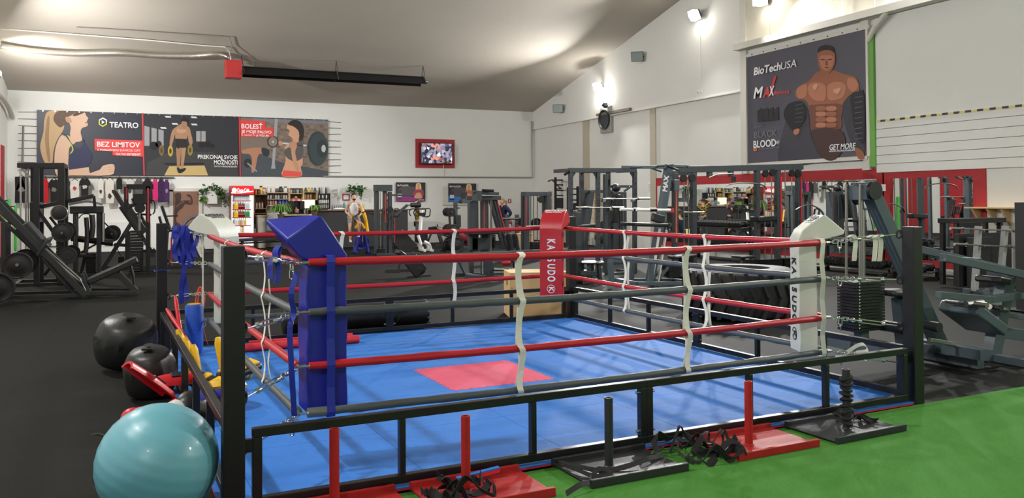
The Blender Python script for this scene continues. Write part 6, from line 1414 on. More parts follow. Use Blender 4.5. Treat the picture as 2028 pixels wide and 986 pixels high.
for z, ks, rn in rows:
    if rn == 'lowest': z = F(0, 915).z; MB().b2((x0 + .04, Yf + .06, z - .02), (x1 - .09, WY - .26, z)).build('shelf', mat('shelf_glass', (210, 214, 214), .3), t, world=True)
    xa, xb = x0 + .08, x1 - .13; off = 0
    if rn == 'fourth': xb -= .12
    if rn == 'lowest': xa += .25; xb -= .2
    for i, kd in enumerate(ks):
        b_ = bottle(kd, V((xa + (xb - xa) * (i + .5) / len(ks), Yf + .13, z + .001)), f'{cn[kd]} drink bottle on the {rn} shelf of the lit fridge', f'{cn[kd]} bottles on the {rn} fridge shelf'); b_.scale = (1, 1, 1.12)

# ------------------------------------------------------------------ supplement shelves and bar
Ys = WY - .42
def S_(x, y, d=0): return P(470 + x / 9.657, 350 + y / 9.657, y=Ys + d)
jars = {}
def jar(c, col, lid, h, r, label, group, nm='supplement_jar', cat='jar'):
    k = (col, lid, round(h, 2), round(r, 2))
    if k not in jars:
        t = thing(nm, label, cat, c, 0, group)
        MB().lathe([(0, 0), (r * .95, 0), (r, .01), (r, h * .72), (r * .8, h * .8), (r * .8, h * .82), (0, h * .82)], (0, 0, 0), (0, 0, 1), 14).build('jar', mat('jar_%d_%d_%d' % col, col, .35), t, smooth=True)
        MB().cyl((0, 0, h * .82), (0, 0, h), r * .82, 14).build('lid', mat('jar_%d_%d_%d' % lid, lid, .4), t); jars[k] = t; return t
    return dup(jars[k], c, 0, label, group)
def shelfunit(label, x0, x1, yt, yb, shelves, m_, back=None, dep=.36):
    a, b = S_(x0, yb), S_(x1, yt); t = thing('shelf_unit', label, 'shelf unit', (a.x, WY, a.z))
    for x in (a.x, b.x - .03): MB().b2((x, WY - dep, a.z), (x + .03, WY - .002, b.z)).build('side_panel', m_, t, world=True)
    for y in shelves: z = S_(0, y).z; MB().b2((a.x, WY - dep, z - .025), (b.x, WY - .002, z)).build('shelf', m_, t, world=True)
    if back: MB().b2((a.x, WY - .02, a.z), (b.x, WY - .004, b.z)).build('back_panel', back, t, world=True)
    return a, b
oldw = mat('old_wood', (150, 124, 98), .7, var=.15, scale=4); brn = mat('brown_back', (96, 72, 58), .8); lw = mat('light_wood', (196, 170, 130), .6, var=.1)
shelfunit('narrow brown shelf unit directly right of the lit fridge', 325, 575, 335, 905, (335, 610, 705), oldw, brn)
shelfunit('light wooden shelf with three rows of supplement jars', 560, 1000, 215, 560, (300, 425, 550), lw, mat('pale_back', (150, 130, 116), .8))
shelfunit('light wooden shelf compartment above the black coffee machine', 1000, 1275, 215, 470, (318, 460), lw, brn)
shelfunit('light wooden shelf compartment right of the coffee machine', 1275, 1540, 260, 450, (285, 440), lw, mat('warm_back', (150, 120, 86), .8))
shelfunit('black wire shelf with small cans right of the wooden shelves', 1545, 1785, 318, 620, (325, 420, 520), black_m)
def row(x0, x1, ys, n, cols, lids, hpx, wfrac, label, group):
    z = S_(0, ys).z + .001; a, b = S_(x0, ys).x, S_(x1, ys).x; st = (b - a) / n; h = hpx / 9.657 / 52.0
    for i in range(n): jar(V((a + st * (i + .5), Ys + .12, z)), cols[i % len(cols)], lids[i % len(lids)], h, st * wfrac, label, group)
dk, wt, sl_, bl_, rd_, gn_, og_, yw_ = (34, 34, 38), (214, 212, 206), (150, 152, 154), (36, 50, 130), (150, 60, 62), (60, 80, 56), (206, 96, 50), (236, 186, 40)
row(560, 740, 300, 2, [wt], [wt], 110, .42, 'white jar on the top shelf right of the fridge', 'white jars on the top shelf')
row(795, 975, 300, 2, [dk, wt], [dk], 110, .42, 'large jar with black lid on the top shelf of the jar shelf', 'large jars on the top shelf')
row(570, 975, 425, 8, [sl_, sl_, dk], [dk], 82, .42, 'grey jar with dark lid on the middle row of the jar shelf', 'grey jars on the middle row')
row(570, 770, 550, 4, [rd_, sl_], [rd_], 90, .40, 'reddish jar on the lower row of the jar shelf', 'reddish jars on the lower row')
row(785, 985, 550, 3, [bl_], [bl_], 90, .44, 'dark blue tub on the lower row of the jar shelf', 'blue tubs on the lower row')
row(1005, 1260, 318, 4, [sl_, gn_], [dk, dk], 90, .40, 'small dark lidded jar above the coffee machine', 'jars above the coffee machine')
row(1290, 1530, 285, 4, [gn_, yw_, sl_], [gn_], 75, .38, 'small greenish tin on the right wooden compartment', 'tins on the right compartment')
row(1290, 1440, 440, 3, [(140, 120, 80)], [dk], 110, .36, 'tall brownish bottle in the right wooden compartment', 'bottles in the right compartment')
row(1560, 1770, 325, 5, [dk, sl_, wt], [wt], 140, .40, 'patterned can on top of the black wire shelf', 'cans on top of the wire shelf')
row(1560, 1770, 420, 6, [wt, dk], [dk], 80, .38, 'small can on the upper tier of the black wire shelf', 'cans on the upper wire tier')
row(1560, 1770, 520, 6, [wt], [sl_], 80, .38, 'small white can on the middle tier of the black wire shelf', 'cans on the middle wire tier')
row(1560, 1770, 618, 6, [sl_], [wt], 85, .38, 'pale glass on the lowest tier of the black wire shelf', 'glasses on the lowest wire tier')
row(350, 510, 610, 3, [(176, 160, 140)], [(120, 90, 80)], 120, .36, 'beige jar inside the narrow brown shelf unit', 'beige jars in the brown shelf unit')
for i, (x, c1, c2, h, lb) in enumerate(((355, og_, og_, 95, 'orange tub'), (405, (60, 62, 70), dk, 95, 'small dark tub'), (460, yw_, dk, 155, 'yellow bottle with black cap'), (520, (200, 180, 176), rd_, 125, 'pale tub with red lid'))):
    jar(V((S_(x, 335).x, Ys + .1, S_(0, 335).z + .001)), c1, c2, h / 9.657 / 52, .06, lb + ' on top of the narrow brown shelf unit', 'tubs on top of the brown shelf unit')
# laundry bin below
a, b = S_(325, 905), S_(560, 715)
t = thing('storage_bin', 'pale translucent bin with a wooden rim below the narrow brown shelf unit', 'bin', (a.x, Ys, .0))
MB().lathe([(0, .02), (.16, .02), (.22, b.z - .08), (.0, b.z - .08)], ((a.x + b.x) / 2, Ys - .25, 0), (0, 0, 1), 20).build('bin_body', mat('bin_plastic', (176, 172, 160), .5, var=.15, scale=4), t, world=True, smooth=True)
MB().lathe([(.0, b.z - .08), (.25, b.z - .08), (.25, b.z - .03), (0, b.z - .03)], ((a.x + b.x) / 2, Ys - .25, 0), (0, 0, 1), 20).build('rim', lw, t, world=True)
# counter with wood top
Yc = WY - 1.5
ca, cb = P(560, 424, y=Yc), P(752, 416, y=Yc); zc_ = P(700, 415, y=Yc).z
t = thing('bar_counter', 'long dark bar counter with a brown top behind the man on the bike', 'counter', (ca.x, Yc, 0))
MB().b2((P(622, 420, y=Yc).x, Yc - .05, zc_ - .05), (cb.x + 1.2, Yc + .6, zc_)).build('counter_top', mat('counter_brown', (110, 78, 60), .5, var=.15), t, world=True, bevel=.008)
MB().b2((P(624, 420, y=Yc).x, Yc, 0), (cb.x + 1.1, Yc + .5, zc_ - .05)).build('front', mat('counter_dark', (44, 44, 44), .7), t, world=True)
zw = P(590, 424, y=Yc).z; t = thing('side_counter', 'lower light wooden counter holding the coffee machine', 'counter', (P(560, 424, y=Yc).x, Yc, 0))
xw0, xw1 = P(560, 424, y=Yc).x, P(612, 424, y=Yc).x
MB().b2((xw0, Yc - .05, zw - .05), (xw1, Yc + .55, zw)).build('counter_top', lw, t, world=True); MB().b2((xw0 + .02, Yc, 0), (xw1 - .01, Yc + .5, zw - .05)).build('front', mat('counter_dark', (44, 44, 44), .7), t, world=True)
# coffee machine
q = P(587, 421, y=Yc + .2); q.z = zw; t = thing('coffee_machine', 'black coffee machine with copper top on the light wooden counter', 'coffee machine', q)
hc = P(587, 398, y=Yc + .2).z - zw
m = MB(); m.b2((-.28, -.1, 0), (.28, .28, .05)); m.b2((-.28, .05, .05), (.28, .28, hc)); m.b2((-.28, -.12, hc * .55), (-.1, .05, hc)); m.b2((.12, -.12, hc * .3), (.28, .05, hc)); m.build('body', black_m, t, bevel=.01)
MB().lathe([(0, 0), (.22, 0), (.20, .06), (.05, .12), (.03, .18), (0, .18)], (0, .1, hc), (0, 0, 1), 18).build('copper_top', mat('copper', (190, 130, 110), .35, metal=.6), t, smooth=True)
MB().lathe([(0, 0), (.08, 0), (.09, .12), (.06, .14), (0, .14)], (0, -.05, .05), (0, 0, 1), 14).build('glass_jug', mat('jug_pink', (200, 150, 130), .3), t, smooth=True); MB().tube([(-.02, -.02, hc * .55), (-.02, -.05, hc * .4)], .02, 8).build('spout', rod_m, t)
q = P(612, 420, y=Yc + .15); t = thing('kettle', 'dark kettle between the coffee machine and the small green plant', 'kettle', (q.x - .03, q.y, zw))
MB().lathe([(0, 0), (.10, 0), (.10, .12), (.08, .2), (.0, .22)], (0, 0, 0), (0, 0, 1), 16).build('body', mat('kettle_brown', (50, 34, 30), .4), t, smooth=True); MB().tube(arc((.08, 0, .11), .07, -1.2, 1.2, 6), .012, 6).build('handle', black_m, t)
a, b = P(598, 412, y=WY - .5), P(624, 396, y=WY - .5)
t = thing('lit_panel', 'small warm lit panel behind the bar right of the coffee machine', 'lamp', a); MB().b2((a.x, WY - .42, a.z), (b.x, WY - .38, b.z)).build('glowing_panel', mat('warm_glow', (255, 226, 176), .5, emit=1.6), t, world=True); MB().b2((a.x - .03, WY - .38, a.z - .03), (b.x + .03, WY - .30, b.z + .03)).build('frame', oldw, t, world=True)
potted('bushy spider plant in a pot left of the coffee machine', 556, 434, Yc - .1, .42, .42, 120, 3, leafy, 1); potted('small bright green plant right of the coffee machine', 623, 428, Yc - .15, .26, .24, 90, 6, leafy)
for i in range(12): jar(V((P(657 + i * 1.9, 404, y=Yc + .45).x, Yc + .42 - (i % 2) * .1, zc_ + .001)), (150, 146, 150), (170, 170, 176), .20, .03, 'slim grey glass in the cluster on the bar counter top', 'glasses on the bar counter', 'drinking_glass', 'glass')
jar(V((P(683, 414, y=Yc).x, Yc + .1, zc_ + .001)), (60, 120, 120), (60, 160, 200), .26, .05, 'teal shaker bottle on the bar counter left of the man', 'shakers', 'shaker_bottle', 'bottle'); jar(V((P(721, 414, y=Yc).x, Yc + .1, zc_ + .001)), (206, 180, 80), (206, 180, 80), .18, .06, 'yellow cup on the bar counter right of the man', 'cups', 'cup', 'cup')
q = V((P(672, 413, y=Yc).x, Yc + .05, zc_)); t = thing('towel', 'crumpled white cloth on the bar counter beside the glasses', 'cloth', q); MB().sph((0, 0, .03), .14, (1.6, .8, .35), 16, 8).build('cloth', white_m, t, smooth=True)
# notice and plant behind the man
a, b = wb(678, 397), wb(692, 384); t = thing('notice', 'red bordered notice on the back wall left of the head of the man', 'notice', a)
MB().b2((a.x, WY - .02, a.z), (b.x, WY - .001, b.z)).build('border', redpaint_m, t, world=True); MB().b2((a.x + .04, WY - .025, a.z + .04), (b.x - .04, WY - .02, b.z - .04)).build('paper', white_m, t, world=True)
t = thing('wall_plant', 'green plant on the back wall above the head of the man on the bike', 'plant', wb(703, 372)); m = MB(); pts = [wb(690, 376, .3), wb(700, 371, .3), wb(712, 376, .3), wb(716, 380, .3), wb(714, 396, .3)]; MB().tube(pts, .012, 5).build('stem', leaf_m, t, world=True); leaves(m, pts[:4], 120, .09, .11, 8); leaves(m, pts[3:], 20, .03, .08, 9); tag(m.build('leaves', leaf_m, t, world=True), kind='stuff')
# extinguisher and its sign
a, b = wb(1006, 402), wb(1012, 394); t = thing('safety_sign', 'small red fire extinguisher sign on the back wall right of the woman in navy', 'sign', a)
MB().b2((a.x, WY - .015, a.z), (b.x, WY - .001, b.z)).build('plate', redpaint_m, t, world=True); MB().b2((a.x + (b.x - a.x) * .35, WY - .018, a.z + .03), (a.x + (b.x - a.x) * .65, WY - .015, b.z - .03)).build('symbol', white_m, t, world=True)
a, b = wb(1007, 460, .2), wb(1012, 435, .2); c = (a + b) / 2; h = b.z - a.z; t = thing('fire_extinguisher', 'red fire extinguisher on the back wall below its sign', 'fire extinguisher', (c.x, WY - .15, a.z))
MB().lathe([(0, 0), (.085, 0), (.09, .02), (.09, h * .75), (.06, h * .87), (.025, h * .9), (.025, h * .95), (0, h * .95)], (0, 0, 0), (0, 0, 1), 16).build('cylinder', mat('ext_red', (186, 30, 34), .35), t, smooth=True)
MB().box((0, 0, h), (.12, .03, .04)).build('handle', black_m, t); MB().tube([(.03, 0, h), (.11, 0, h * .9), (.11, 0, h * .5)], .012, 6).build('hose', black_m, t); MB().box((0, .1, h * .6), (.05, .1, .05)).build('bracket', black_m, t); MB().box((0, -.088, h * .45), (.09, .012, .2)).build('label', white_m, t)
# stability balls by the back wall
for x, y, r, c_, lb in ((916, 466, .30, (150, 50, 62), 'dark red exercise ball on the floor near the back wall'), (1005, 459, .2, (196, 150, 40), 'yellow ball on the floor behind the woman in navy')):
    q = P(x, y, y=WY - 1.6); t = thing('exercise_ball', lb, 'exercise ball', (q.x, q.y, 0)); MB().sph((0, 0, r), r, n=28, m=18).build('ball_skin', mat('ball_%d' % c_[0], c_, .4), t, smooth=True); MB().cyl((0, -r * 1.0, r), (0, -r * .97, r), .02, 8).build('plug', black_m, t)
# notices on the right wall left of the mirror
t = thing('notice', 'white paper notice above a yellow sheet left of the wide mirror', 'notice', wr(1288, 375)); A = Art(wr, 1260, 300, 7.044)
for (x_0, x_1, y_0, y_1, m_, nm) in ((165, 250, 440, 640, white_m, 'paper'), (212, 272, 655, 782, mat('yellow_sheet', (214, 176, 40), .6), 'yellow_sheet'), (232, 268, 565, 582, redpaint_m, 'red_tag')):
    p_, q_ = A.p(x_0, y_1, 0), A.p(x_1, y_0, 0); MB().b2((WX - .02, min(p_.y, q_.y), p_.z), (WX - .004, max(p_.y, q_.y), q_.z)).build(nm, m_, t, world=True)
for i, y_ in enumerate((462, 485, 508, 541)): A.text('POKYNY', 172, 244 - (i % 2) * 20, y_, 6, prk, t, off=.025)
# green bands on the left wall
for i, (x, y0, y1) in enumerate(((6, 405, 520), (18, 400, 505), (31, 412, 492))):
    q0, q1 = P(x, y0, x=XL + .12 + .1 * i), P(x, y1, x=XL + .12 + .1 * i)
    t = thing('resistance_band', ('light green exercise band hanging at the far left edge', 'green exercise band hanging on the left wall, middle one', 'short green exercise band hanging closest to the back corner')[i], 'exercise band', q0)
    MB().tube(smoothp([q0 + V((0, .05, 0)), q0 + V((0, 0, .05)), q0 - V((0, .05, 0)), (q0 + q1) / 2 - V((0, .09, 0)), q1 - V((0, .04, 0)), q1 + V((0, .04, 0)), (q0 + q1) / 2 + V((0, .07, 0))], 3, True), .035, 8, closed=True).build('band', mat('band_green', (60, 190, 50), .5), t, world=True, smooth=True); MB().cyl(V((XL + .02, q0.y, q0.z + .05)), q0 + V((.03, 0, .05)), .02, 8).build('hook', black_m, t, world=True)

# ------------------------------------------------------------------ people
def skin_obj(verts, edges, radii, root):
    me = bpy.data.meshes.new('b'); me.from_pydata([tuple(v) for v in verts], edges, []); ob = bpy.data.objects.new('b', me); COL.objects.link(ob)
    md = ob.modifiers.new('s', 'SKIN'); md.use_smooth_shade = True
    for i, r in enumerate(radii):
        sv = me.skin_vertices[0].data[i]; rr = r if isinstance(r, tuple) else (r, r); sv.radius = rr; sv.use_root = (i == root)
    ss = ob.modifiers.new('u', 'SUBSURF'); ss.levels = 2
    bpy.context.view_layer.update()
    out = bpy.data.meshes.new_from_object(ob.evaluated_get(bpy.context.evaluated_depsgraph_get())); bpy.data.objects.remove(ob); return out
def person(label, loc, rz, J, skinc=(196, 150, 122), top=(220, 220, 218), bottom=(60, 60, 64), hair=(40, 30, 24), sleeve=0, legs=1, tail=0, beard=0, shoes=(40, 40, 44), topm=None):
    t = thing('person', label, 'person', loc, rz); J = {k: V(v) for k, v in J.items()}
    sm_ = mat('skin_%d' % skinc[0], skinc, .55, var=.05)
    N = ['pel', 'waist', 'chest', 'neck', 'head', 'shL', 'elL', 'haL', 'shR', 'elR', 'haR', 'hipL', 'knL', 'anL', 'toL', 'hipR', 'knR', 'anR', 'toR']
    J['waist'] = J['pel'].lerp(J['chest'], .45)
    for s in 'LR': J['to' + s] = J['an' + s] + V((0, .14, -.05)); 
    rad = {'pel': (.13, .10), 'waist': (.12, .09), 'chest': (.15, .11), 'neck': .052, 'head': .06, 'sh': .058, 'el': .038, 'ha': .028, 'hip': .085, 'kn': .055, 'an': .038, 'to': .035}
    R_ = [rad.get(n, rad.get(n[:-1])) for n in N]; ix = {n: i for i, n in enumerate(N)}
    E_ = [('pel', 'waist'), ('waist', 'chest'), ('chest', 'neck'), ('neck', 'head'), ('chest', 'shL'), ('shL', 'elL'), ('elL', 'haL'), ('chest', 'shR'), ('shR', 'elR'), ('elR', 'haR'), ('pel', 'hipL'), ('hipL', 'knL'), ('knL', 'anL'), ('anL', 'toL'), ('pel', 'hipR'), ('hipR', 'knR'), ('knR', 'anR'), ('anR', 'toR')]
    me = skin_obj([J[n] for n in N], [(ix[a], ix[b]) for a, b in E_], R_, 0)
    mb = MB(); mb.v = [v.co.copy() for v in me.vertices]; mb.f = [list(p.vertices) for p in me.polygons]; mb.mi = [0] * len(mb.f)
    h = J['head'] + V((0, .015, .05)); b0 = len(mb.v)
    mb.sph(h, .1, (.80, .98, 1.18), 20, 14)
    for i in range(b0, len(mb.v)):
        q = mb.v[i] - h
        if q.z < -.03: q.x *= 1 + (q.z + .03) * 2.6; q.y += .012
        if q.y > .05 and abs(q.x) < .02 and -.03 < q.z < .03: q.y += .018
        mb.v[i] = h + q
    for s in (-1, 1): mb.sph(h + V((.08 * s, -.005, 0)), .022, (.4, .8, 1.2), 8, 6)
    mb.sph(h + V((0, .105, -.012)), .016, (.8, 1, 1.3), 8, 6)
    for s in 'LR':
        d = (J['ha' + s] - J['el' + s]).normalized(); sd = d.orthogonal().normalized()
        mb.sph(J['ha' + s] + d * .035, .04, (.7, .9, 1), 10, 6)
        for k in range(4): p = J['ha' + s] + d * .06 + sd * (.016 * (k - 1.5)); mb.tube([p, p + d * (.03 + .006 * (k in (1, 2))) + V((0, 0, -.01)), p + d * (.045 + .008 * (k in (1, 2))) + V((0, 0, -.03))], [.009, .008, .006], 6)
        p = J['ha' + s] + d * .03 + sd * .034; mb.tube([p, p + sd * .02 + d * .025, p + sd * .018 + d * .05], [.01, .009, .007], 6)
    mb.build('body', sm_, t, smooth=True)
    def cl(nm, names, edges, grow, col, cut=None, m_=None):
        ii = {n: i for i, n in enumerate(names)}; base = []
        for n in names:
            r = rad.get(n, rad.get(n[:-1])) or .06
            base.append(tuple(q + grow for q in (r if isinstance(r, tuple) else (r, r))))
        me2 = skin_obj([J[n] for n in names], [(ii[a], ii[b]) for a, b in edges], base, 0)
        for p in me2.polygons: p.use_smooth = True
        me2.materials.clear(); me2.materials.append(m_ or mat('wear_%d_%d_%d' % col, col, .85, var=.1, bump=.4)); o = bpy.data.objects.new(nm, me2); COL.objects.link(o); o.parent = t
    J['mL'] = J['shL'].lerp(J['elL'], .6); J['mR'] = J['shR'].lerp(J['elR'], .6); rad['m'] = .05
    J['sL'] = J['chest'].lerp(J['shL'], .8); J['sR'] = J['chest'].lerp(J['shR'], .8); rad['s'] = .055
    nm_ = ['pel', 'waist', 'chest']; ed = [('pel', 'waist'), ('waist', 'chest')]
    for s in 'LR':
        if sleeve == 0: nm_ += ['s' + s]; ed += [('chest', 's' + s)]
        else:
            nm_ += ['sh' + s, 'm' + s]; ed += [('chest', 'sh' + s), ('sh' + s, 'm' + s)]
            if sleeve == 2: J['w' + s] = J['elL' if s == 'L' else 'elR'].lerp(J['ha' + s], .85); rad['w'] = .03; nm_ += ['el' + s, 'w' + s]; ed += [('m' + s, 'el' + s), ('el' + s, 'w' + s)]
    cl('shirt', nm_, ed, .034 if sleeve else .062, top, m_=topm)
    nm_ = ['pel']; ed = []
    for s in 'LR':
        J['t' + s] = J['hip' + s].lerp(J['kn' + s], .75); rad['t'] = .068; nm_ += ['hip' + s, 't' + s]; ed += [('pel', 'hip' + s), ('hip' + s, 't' + s)]
        if legs: J['c' + s] = J['kn' + s].lerp(J['an' + s], .85); rad['c'] = .042; nm_ += ['kn' + s, 'c' + s]; ed += [('t' + s, 'kn' + s), ('kn' + s, 'c' + s)]
    cl('trousers' if legs else 'shorts', nm_, ed, .018, bottom)
    hb = MB(); hb.sph(h + V((0, -.016, .022)), .108, (.84, .96, 1.1), 20, 12)
    hb.f = [f for f in hb.f if min(hb.v[i].z for i in f) > h.z - .03 and not (sum(hb.v[i].y for i in f) / len(f) > h.y + .045 and sum(hb.v[i].z for i in f) / len(f) < h.z + .06)]; hb.mi = [0] * len(hb.f)
    hm = mat('hair_%d' % hair[0], hair, .7, var=.2, scale=30)
    if tail: hb.tube(smoothp([h + V((0, -.10, .05)), h + V((0, -.17, .0)), h + V((0, -.16, -.12)), h + V((0, -.14, -.2))], 3), .028, 8)
    o = hb.build('hair', hm, t, smooth=True)
    if not tail: pass
    if beard: MB().sph(h + V((0, .03, -.06)), .07, (.85, 1, .75), 14, 8).build('beard', hm, t, smooth=True)
    fm = MB()
    for s in (-1, 1): fm.sph(h + V((.032 * s, .088, .012)), .011, (1.2, .5, .7), 8, 6)
    fm.build('eyes', mat('eye_dark', (30, 22, 18), .3), t, smooth=True); MB().sph(h + V((0, .088, -.052)), .02, (1.3, .4, .4), 10, 6).build('mouth', mat('lip', (150, 80, 74), .5), t, smooth=True)
    for s in 'LR': MB().sph(J['an' + s] + V((0, .06, -.045)), .055, (.8, 2.3, .8), 14, 8).build('shoe', mat('shoe_%d' % shoes[0], shoes, .6), t, smooth=True)
    return t
def stand(**kw):
    J = dict(pel=(0, 0, .95), chest=(0, -.01, 1.32), neck=(0, 0, 1.48), head=(0, .01, 1.56), shL=(-.18, 0, 1.40), elL=(-.24, -.03, 1.12), haL=(-.22, .08, .90), shR=(.18, 0, 1.40), elR=(.24, -.03, 1.12), haR=(.22, .08, .90),
             hipL=(-.09, 0, .88), knL=(-.10, .01, .48), anL=(-.10, -.03, .08), hipR=(.09, 0, .88), knR=(.10, .02, .48), anR=(.10, 0, .08))
    J.update(kw); return J
# spin bike and the man on it
k = MC('exercise_bike', 'yellow and blue spin bike ridden by the man in the white vest', 'exercise bike', 716, 502, m=mat('bike_yellow', (236, 176, 20), .35))
bb = mat('bike_blue', (34, 40, 130), .4)
k.tube('frame', [(716, 414), (723, 430), (728, 462)], .06, (0,), sm=3); k.tube('frame', [(716, 414), (700, 418), (696, 436), (712, 440)], .05, (0,), sm=3); k.tube('frame', [(703, 452), (712, 440), (722, 452)], .05, (0,), sm=3)
k.tube('lower_frame', [(712, 455), (706, 478), (703, 498)], .05, (-.1, .1), bb); k.tube('lower_frame', [(722, 455), (725, 478), (729, 498)], .05, (0,), bb); k.plate((717, 480), .24, (0,), m=bb); k.cross('foot', (704, 499), -.28, .28, r=.04, m=bb); k.cross('foot', (729, 499), -.28, .28, r=.04, m=bb)
k.tube('fork', [(717, 455), (717, 480)], .02, (-.08, .08), rod_m); k.cross('pedal', (712, 486), -.25, .25, r=.03, m=black_m)
k.tube('handlebar', [(700, 428), (708, 424), (716, 420), (724, 419), (736, 424), (748, 416)], .018, (-.22,), black_m, 3); k.tube('handlebar', [(724, 419), (722, 425)], .018, (-.22,), black_m); k.cross('bar_link', (716, 420), -.22, 0, r=.018, m=black_m); k.pad('saddle', (700, 437), (708, 437), .08, .22)
q = V((P(702, 460, y=k.Y).x, k.Y + .12, 0)); c_ = P(702, 382, y=q.y).z
dz = c_ - 1.68
J = dict(pel=(0, 0, 1.0), chest=(0, .12, 1.34), neck=(0, .14, 1.50), head=(0, .16, 1.58), shL=(-.19, .12, 1.42), elL=(-.27, .2, 1.16), haL=(-.15, .42, 1.03), shR=(.19, .12, 1.42), elR=(.27, .2, 1.16), haR=(.15, .42, 1.03),
         hipL=(-.10, .02, .96), knL=(-.15, .36, .80), anL=(-.13, .22, .42), hipR=(.10, .02, .96), knR=(.15, .38, .66), anR=(.13, .28, .26))
person('bearded man in a white vest and grey shorts riding the yellow spin bike', (q.x, q.y, dz * .7), R(180 - 8), J, top=(226, 226, 224), bottom=(120, 120, 126), hair=(40, 30, 26), beard=1, legs=0, shoes=(200, 200, 200))
q = P(997, 470, y=WY - 2.6); s_ = (P(997, 393, y=q.y).z) / 1.73
o = person('blond woman with a ponytail in a navy top standing hands on hips', (q.x, q.y, 0), R(100), stand(elL=(-.30, -.16, 1.16), haL=(-.15, -.02, .98), elR=(.30, -.16, 1.16), haR=(.15, -.02, .98)), top=(28, 34, 66), bottom=(26, 26, 30), hair=(150, 120, 84), sleeve=2, tail=1); o.scale = (s_,) * 3
pat = mat('leopard_cloth', (220, 170, 30), .8); nt = pat.node_tree; vz = nt.nodes.new('ShaderNodeTexVoronoi'); vz.inputs['Scale'].default_value = 22; cr = nt.nodes.new('ShaderNodeValToRGB'); cr.color_ramp.elements[0].position = .32; cr.color_ramp.elements[1].position = .4; cr.color_ramp.elements[0].color = (.6, .38, .02, 1); cr.color_ramp.elements[1].color = (.012, .012, .014, 1)
tcn = nt.nodes.new('ShaderNodeTexCoord'); nt.links.new(tcn.outputs['Object'], vz.inputs['Vector']); nt.links.new(vz.outputs['Distance'], cr.inputs[0]); nt.links.new(cr.outputs[0], nt.nodes['Principled BSDF'].inputs['Base Color'])
q = P(828, 470, y=WY - 3.4); s_ = 1.0
person('person in a black and yellow patterned top with both arms raised behind the head', (q.x, q.y, 0), R(70), stand(elL=(-.30, .12, 1.62), haL=(-.08, .02, 1.68), elR=(.30, .12, 1.62), haR=(.08, .02, 1.68)), skinc=(170, 116, 84), bottom=(84, 86, 90), hair=(26, 22, 22), sleeve=1, topm=pat)
q = P(768, 470, y=WY - 3.6)
person('person in dark clothes and orange shorts half hidden behind the round pad machine', (q.x, q.y, 0), R(120), stand(elR=(.26, .12, 1.2), haR=(.16, .3, 1.35), elL=(-.26, .12, 1.2), haL=(-.16, .3, 1.35)), skinc=(176, 110, 80), top=(44, 48, 52), bottom=(60, 62, 66), hair=(30, 26, 24), sleeve=1, legs=0)
q = P(1142, 470, y=24.6)
t = person('person in a navy hoodie seated with the back turned inside the power cage view', (q.x, q.y, 0), R(-10), dict(pel=(0, 0, .50), chest=(0, .02, .9), neck=(0, .05, 1.08), head=(0, .07, 1.17), shL=(-.2, .03, 1.0), elL=(-.26, .12, .74), haL=(-.15, .34, .62), shR=(.2, .03, 1.0), elR=(.26, .12, .74), haR=(.15, .34, .62), hipL=(-.1, .05, .5), knL=(-.14, .45, .52), anL=(-.14, .45, .1), hipR=(.1, .05, .5), knR=(.14, .45, .52), anR=(.14, .45, .1)), top=(24, 36, 62), bottom=(34, 36, 44), hair=(60, 46, 36), sleeve=2)
k = MC('bench', 'low black bench under the person in the navy hoodie', 'bench', 1142, 500, m=olive_m, y=24.6)
q = k.q((1142, 470)); m = MB().b2((q.x - .2, q.y - .5, .34), (q.x + .2, q.y + .3, .40)); m.build('seat_pad', pad_m, k.t, world=True, bevel=.02)
for s in (-.4, .2): MB().b2((q.x - .2, q.y + s - .03, 0), (q.x + .2, q.y + s + .03, .34)).build('leg', olive_m, k.t, world=True)
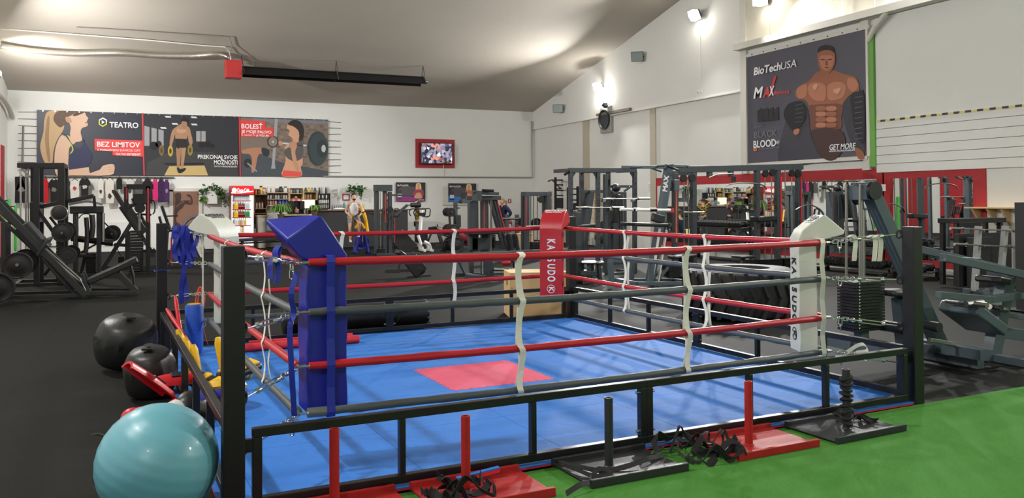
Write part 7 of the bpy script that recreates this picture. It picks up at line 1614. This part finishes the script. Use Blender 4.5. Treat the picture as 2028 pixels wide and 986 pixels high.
# ------------------------------------------------------------------ floodlights
glow_m = mat('lit_lamp_glass', (255, 250, 238), .3, emit=60)
glass_m = mat('lamp_glass', (150, 160, 160), .08, var=.05, coat=1)
lampbody_m = mat('lamp_housing', (58, 62, 66), .45)
def floodlight(label, p, aim, lit=True, power=LAMP_W, sz=.42, spread=165):
    p = V(p); d = (V(aim) - p).normalized(); q = d.to_track_quat('-Z', 'Y'); M3 = q.to_matrix()
    t = thing('floodlight', label, 'floodlight', p, 0, 'floodlights on the walls')
    def L(x, y, z): return p + M3 @ V((x, y, z))
    h = sz / 2
    m = MB().hexa([L(-h, -h * .8, 0), L(h, -h * .8, 0), L(h, h * .8, 0), L(-h, h * .8, 0), L(-h * .6, -h * .5, .16), L(h * .6, -h * .5, .16), L(h * .6, h * .5, .16), L(-h * .6, h * .5, .16)])
    m.build('housing', lampbody_m, t, world=True, bevel=.008)
    MB().hexa([L(-h * .9, -h * .7, -.012), L(h * .9, -h * .7, -.012), L(h * .9, h * .7, -.012), L(-h * .9, h * .7, -.012), L(-h * .9, -h * .7, -.001), L(h * .9, -h * .7, -.001), L(h * .9, h * .7, -.001), L(-h * .9, h * .7, -.001)]).build('lamp_glass', glow_m if lit else glass_m, t, world=True)
    if lit: MB().lathe([(0, 0), (h * .85, 0), (h * .8, .05), (h * .5, .11), (0, .13)], p - d * -.012, d, 24).build('glare_dome', glow_m, t, world=True, smooth=True)  # glowing dome added to imitate the round glare of a lit lamp
    wx = WX if p.x > 5 else XL
    MB().tube([L(0, 0, .14), V((wx - .01 * (1 if p.x > 5 else -1), p.y, p.z + .02))], .018, 8).build('bracket', lampbody_m, t, world=True)
    if lit:
        ld = bpy.data.lights.new('flood', 'AREA'); ld.energy = power; ld.shape = 'RECTANGLE'; ld.size = sz * .8; ld.size_y = sz * .6; ld.color = (1, .99, .965); ld.spread = R(spread)
        lo = bpy.data.objects.new('flood_light', ld); COL.objects.link(lo); lo.parent = t; lo.location = M3 @ V((0, 0, -.18)); lo.rotation_euler = q.to_euler()
    return t
def onw(px, py, off=.32): return P(px, py, x=WX - off)
floodlight('lit floodlight high on the right wall above the longest hanging cord', onw(1375, 30), (4, 18, 0), True, LAMP_W * 1.3, .42, 140)
floodlight('lit floodlight on the right wall above the round grey fan outlet', onw(1184, 172), (5, 22, 0), True, LAMP_W * 1.5, .42, 140)
floodlight('lit floodlight at the top edge of the photo above the dark man banner', onw(1505, 0), (5, 9, 0), True, LAMP_W, .42, 140)
floodlight('unlit dark floodlight on the right wall between the two beige wall strips', onw(1262, 112), (8, 16, 3.5), False)
floodlight('unlit dark floodlight on the right wall nearest to the back corner', onw(1105, 215), (8, 20, 3), False)
floodlight('small lit lamp on the wall rail right above the round fan outlet', onw(1197, 206, .25), (15.3, 27.5, 7), True, 30, .2)
floodlight('lit lamp on the left wall throwing its light up at the ceiling', P(-8, 146, x=XL + .3), (-2.0, 29.4, 6.15), True, 60, .3, 110)
# unseen floodlights added along both side walls as fill light
for i, (y, z) in enumerate(((12, 7.4), (5, 7.2), (-2, 6.6))):
    floodlight('added fill floodlight on the right wall outside the view', (WX - .32, y, z), (4, y + 2, 0), True, LAMP_W * .8)
for i, (y, z) in enumerate(((24, 5.6), (15, 6.6), (6, 6.8), (-3, 6.2))):
    floodlight('added fill floodlight on the left wall outside the view', (XL + .32, y, z), (8, y + (4 if y > 20 else -1), 0), True, LAMP_W * (1.1 if y > 20 else .7))
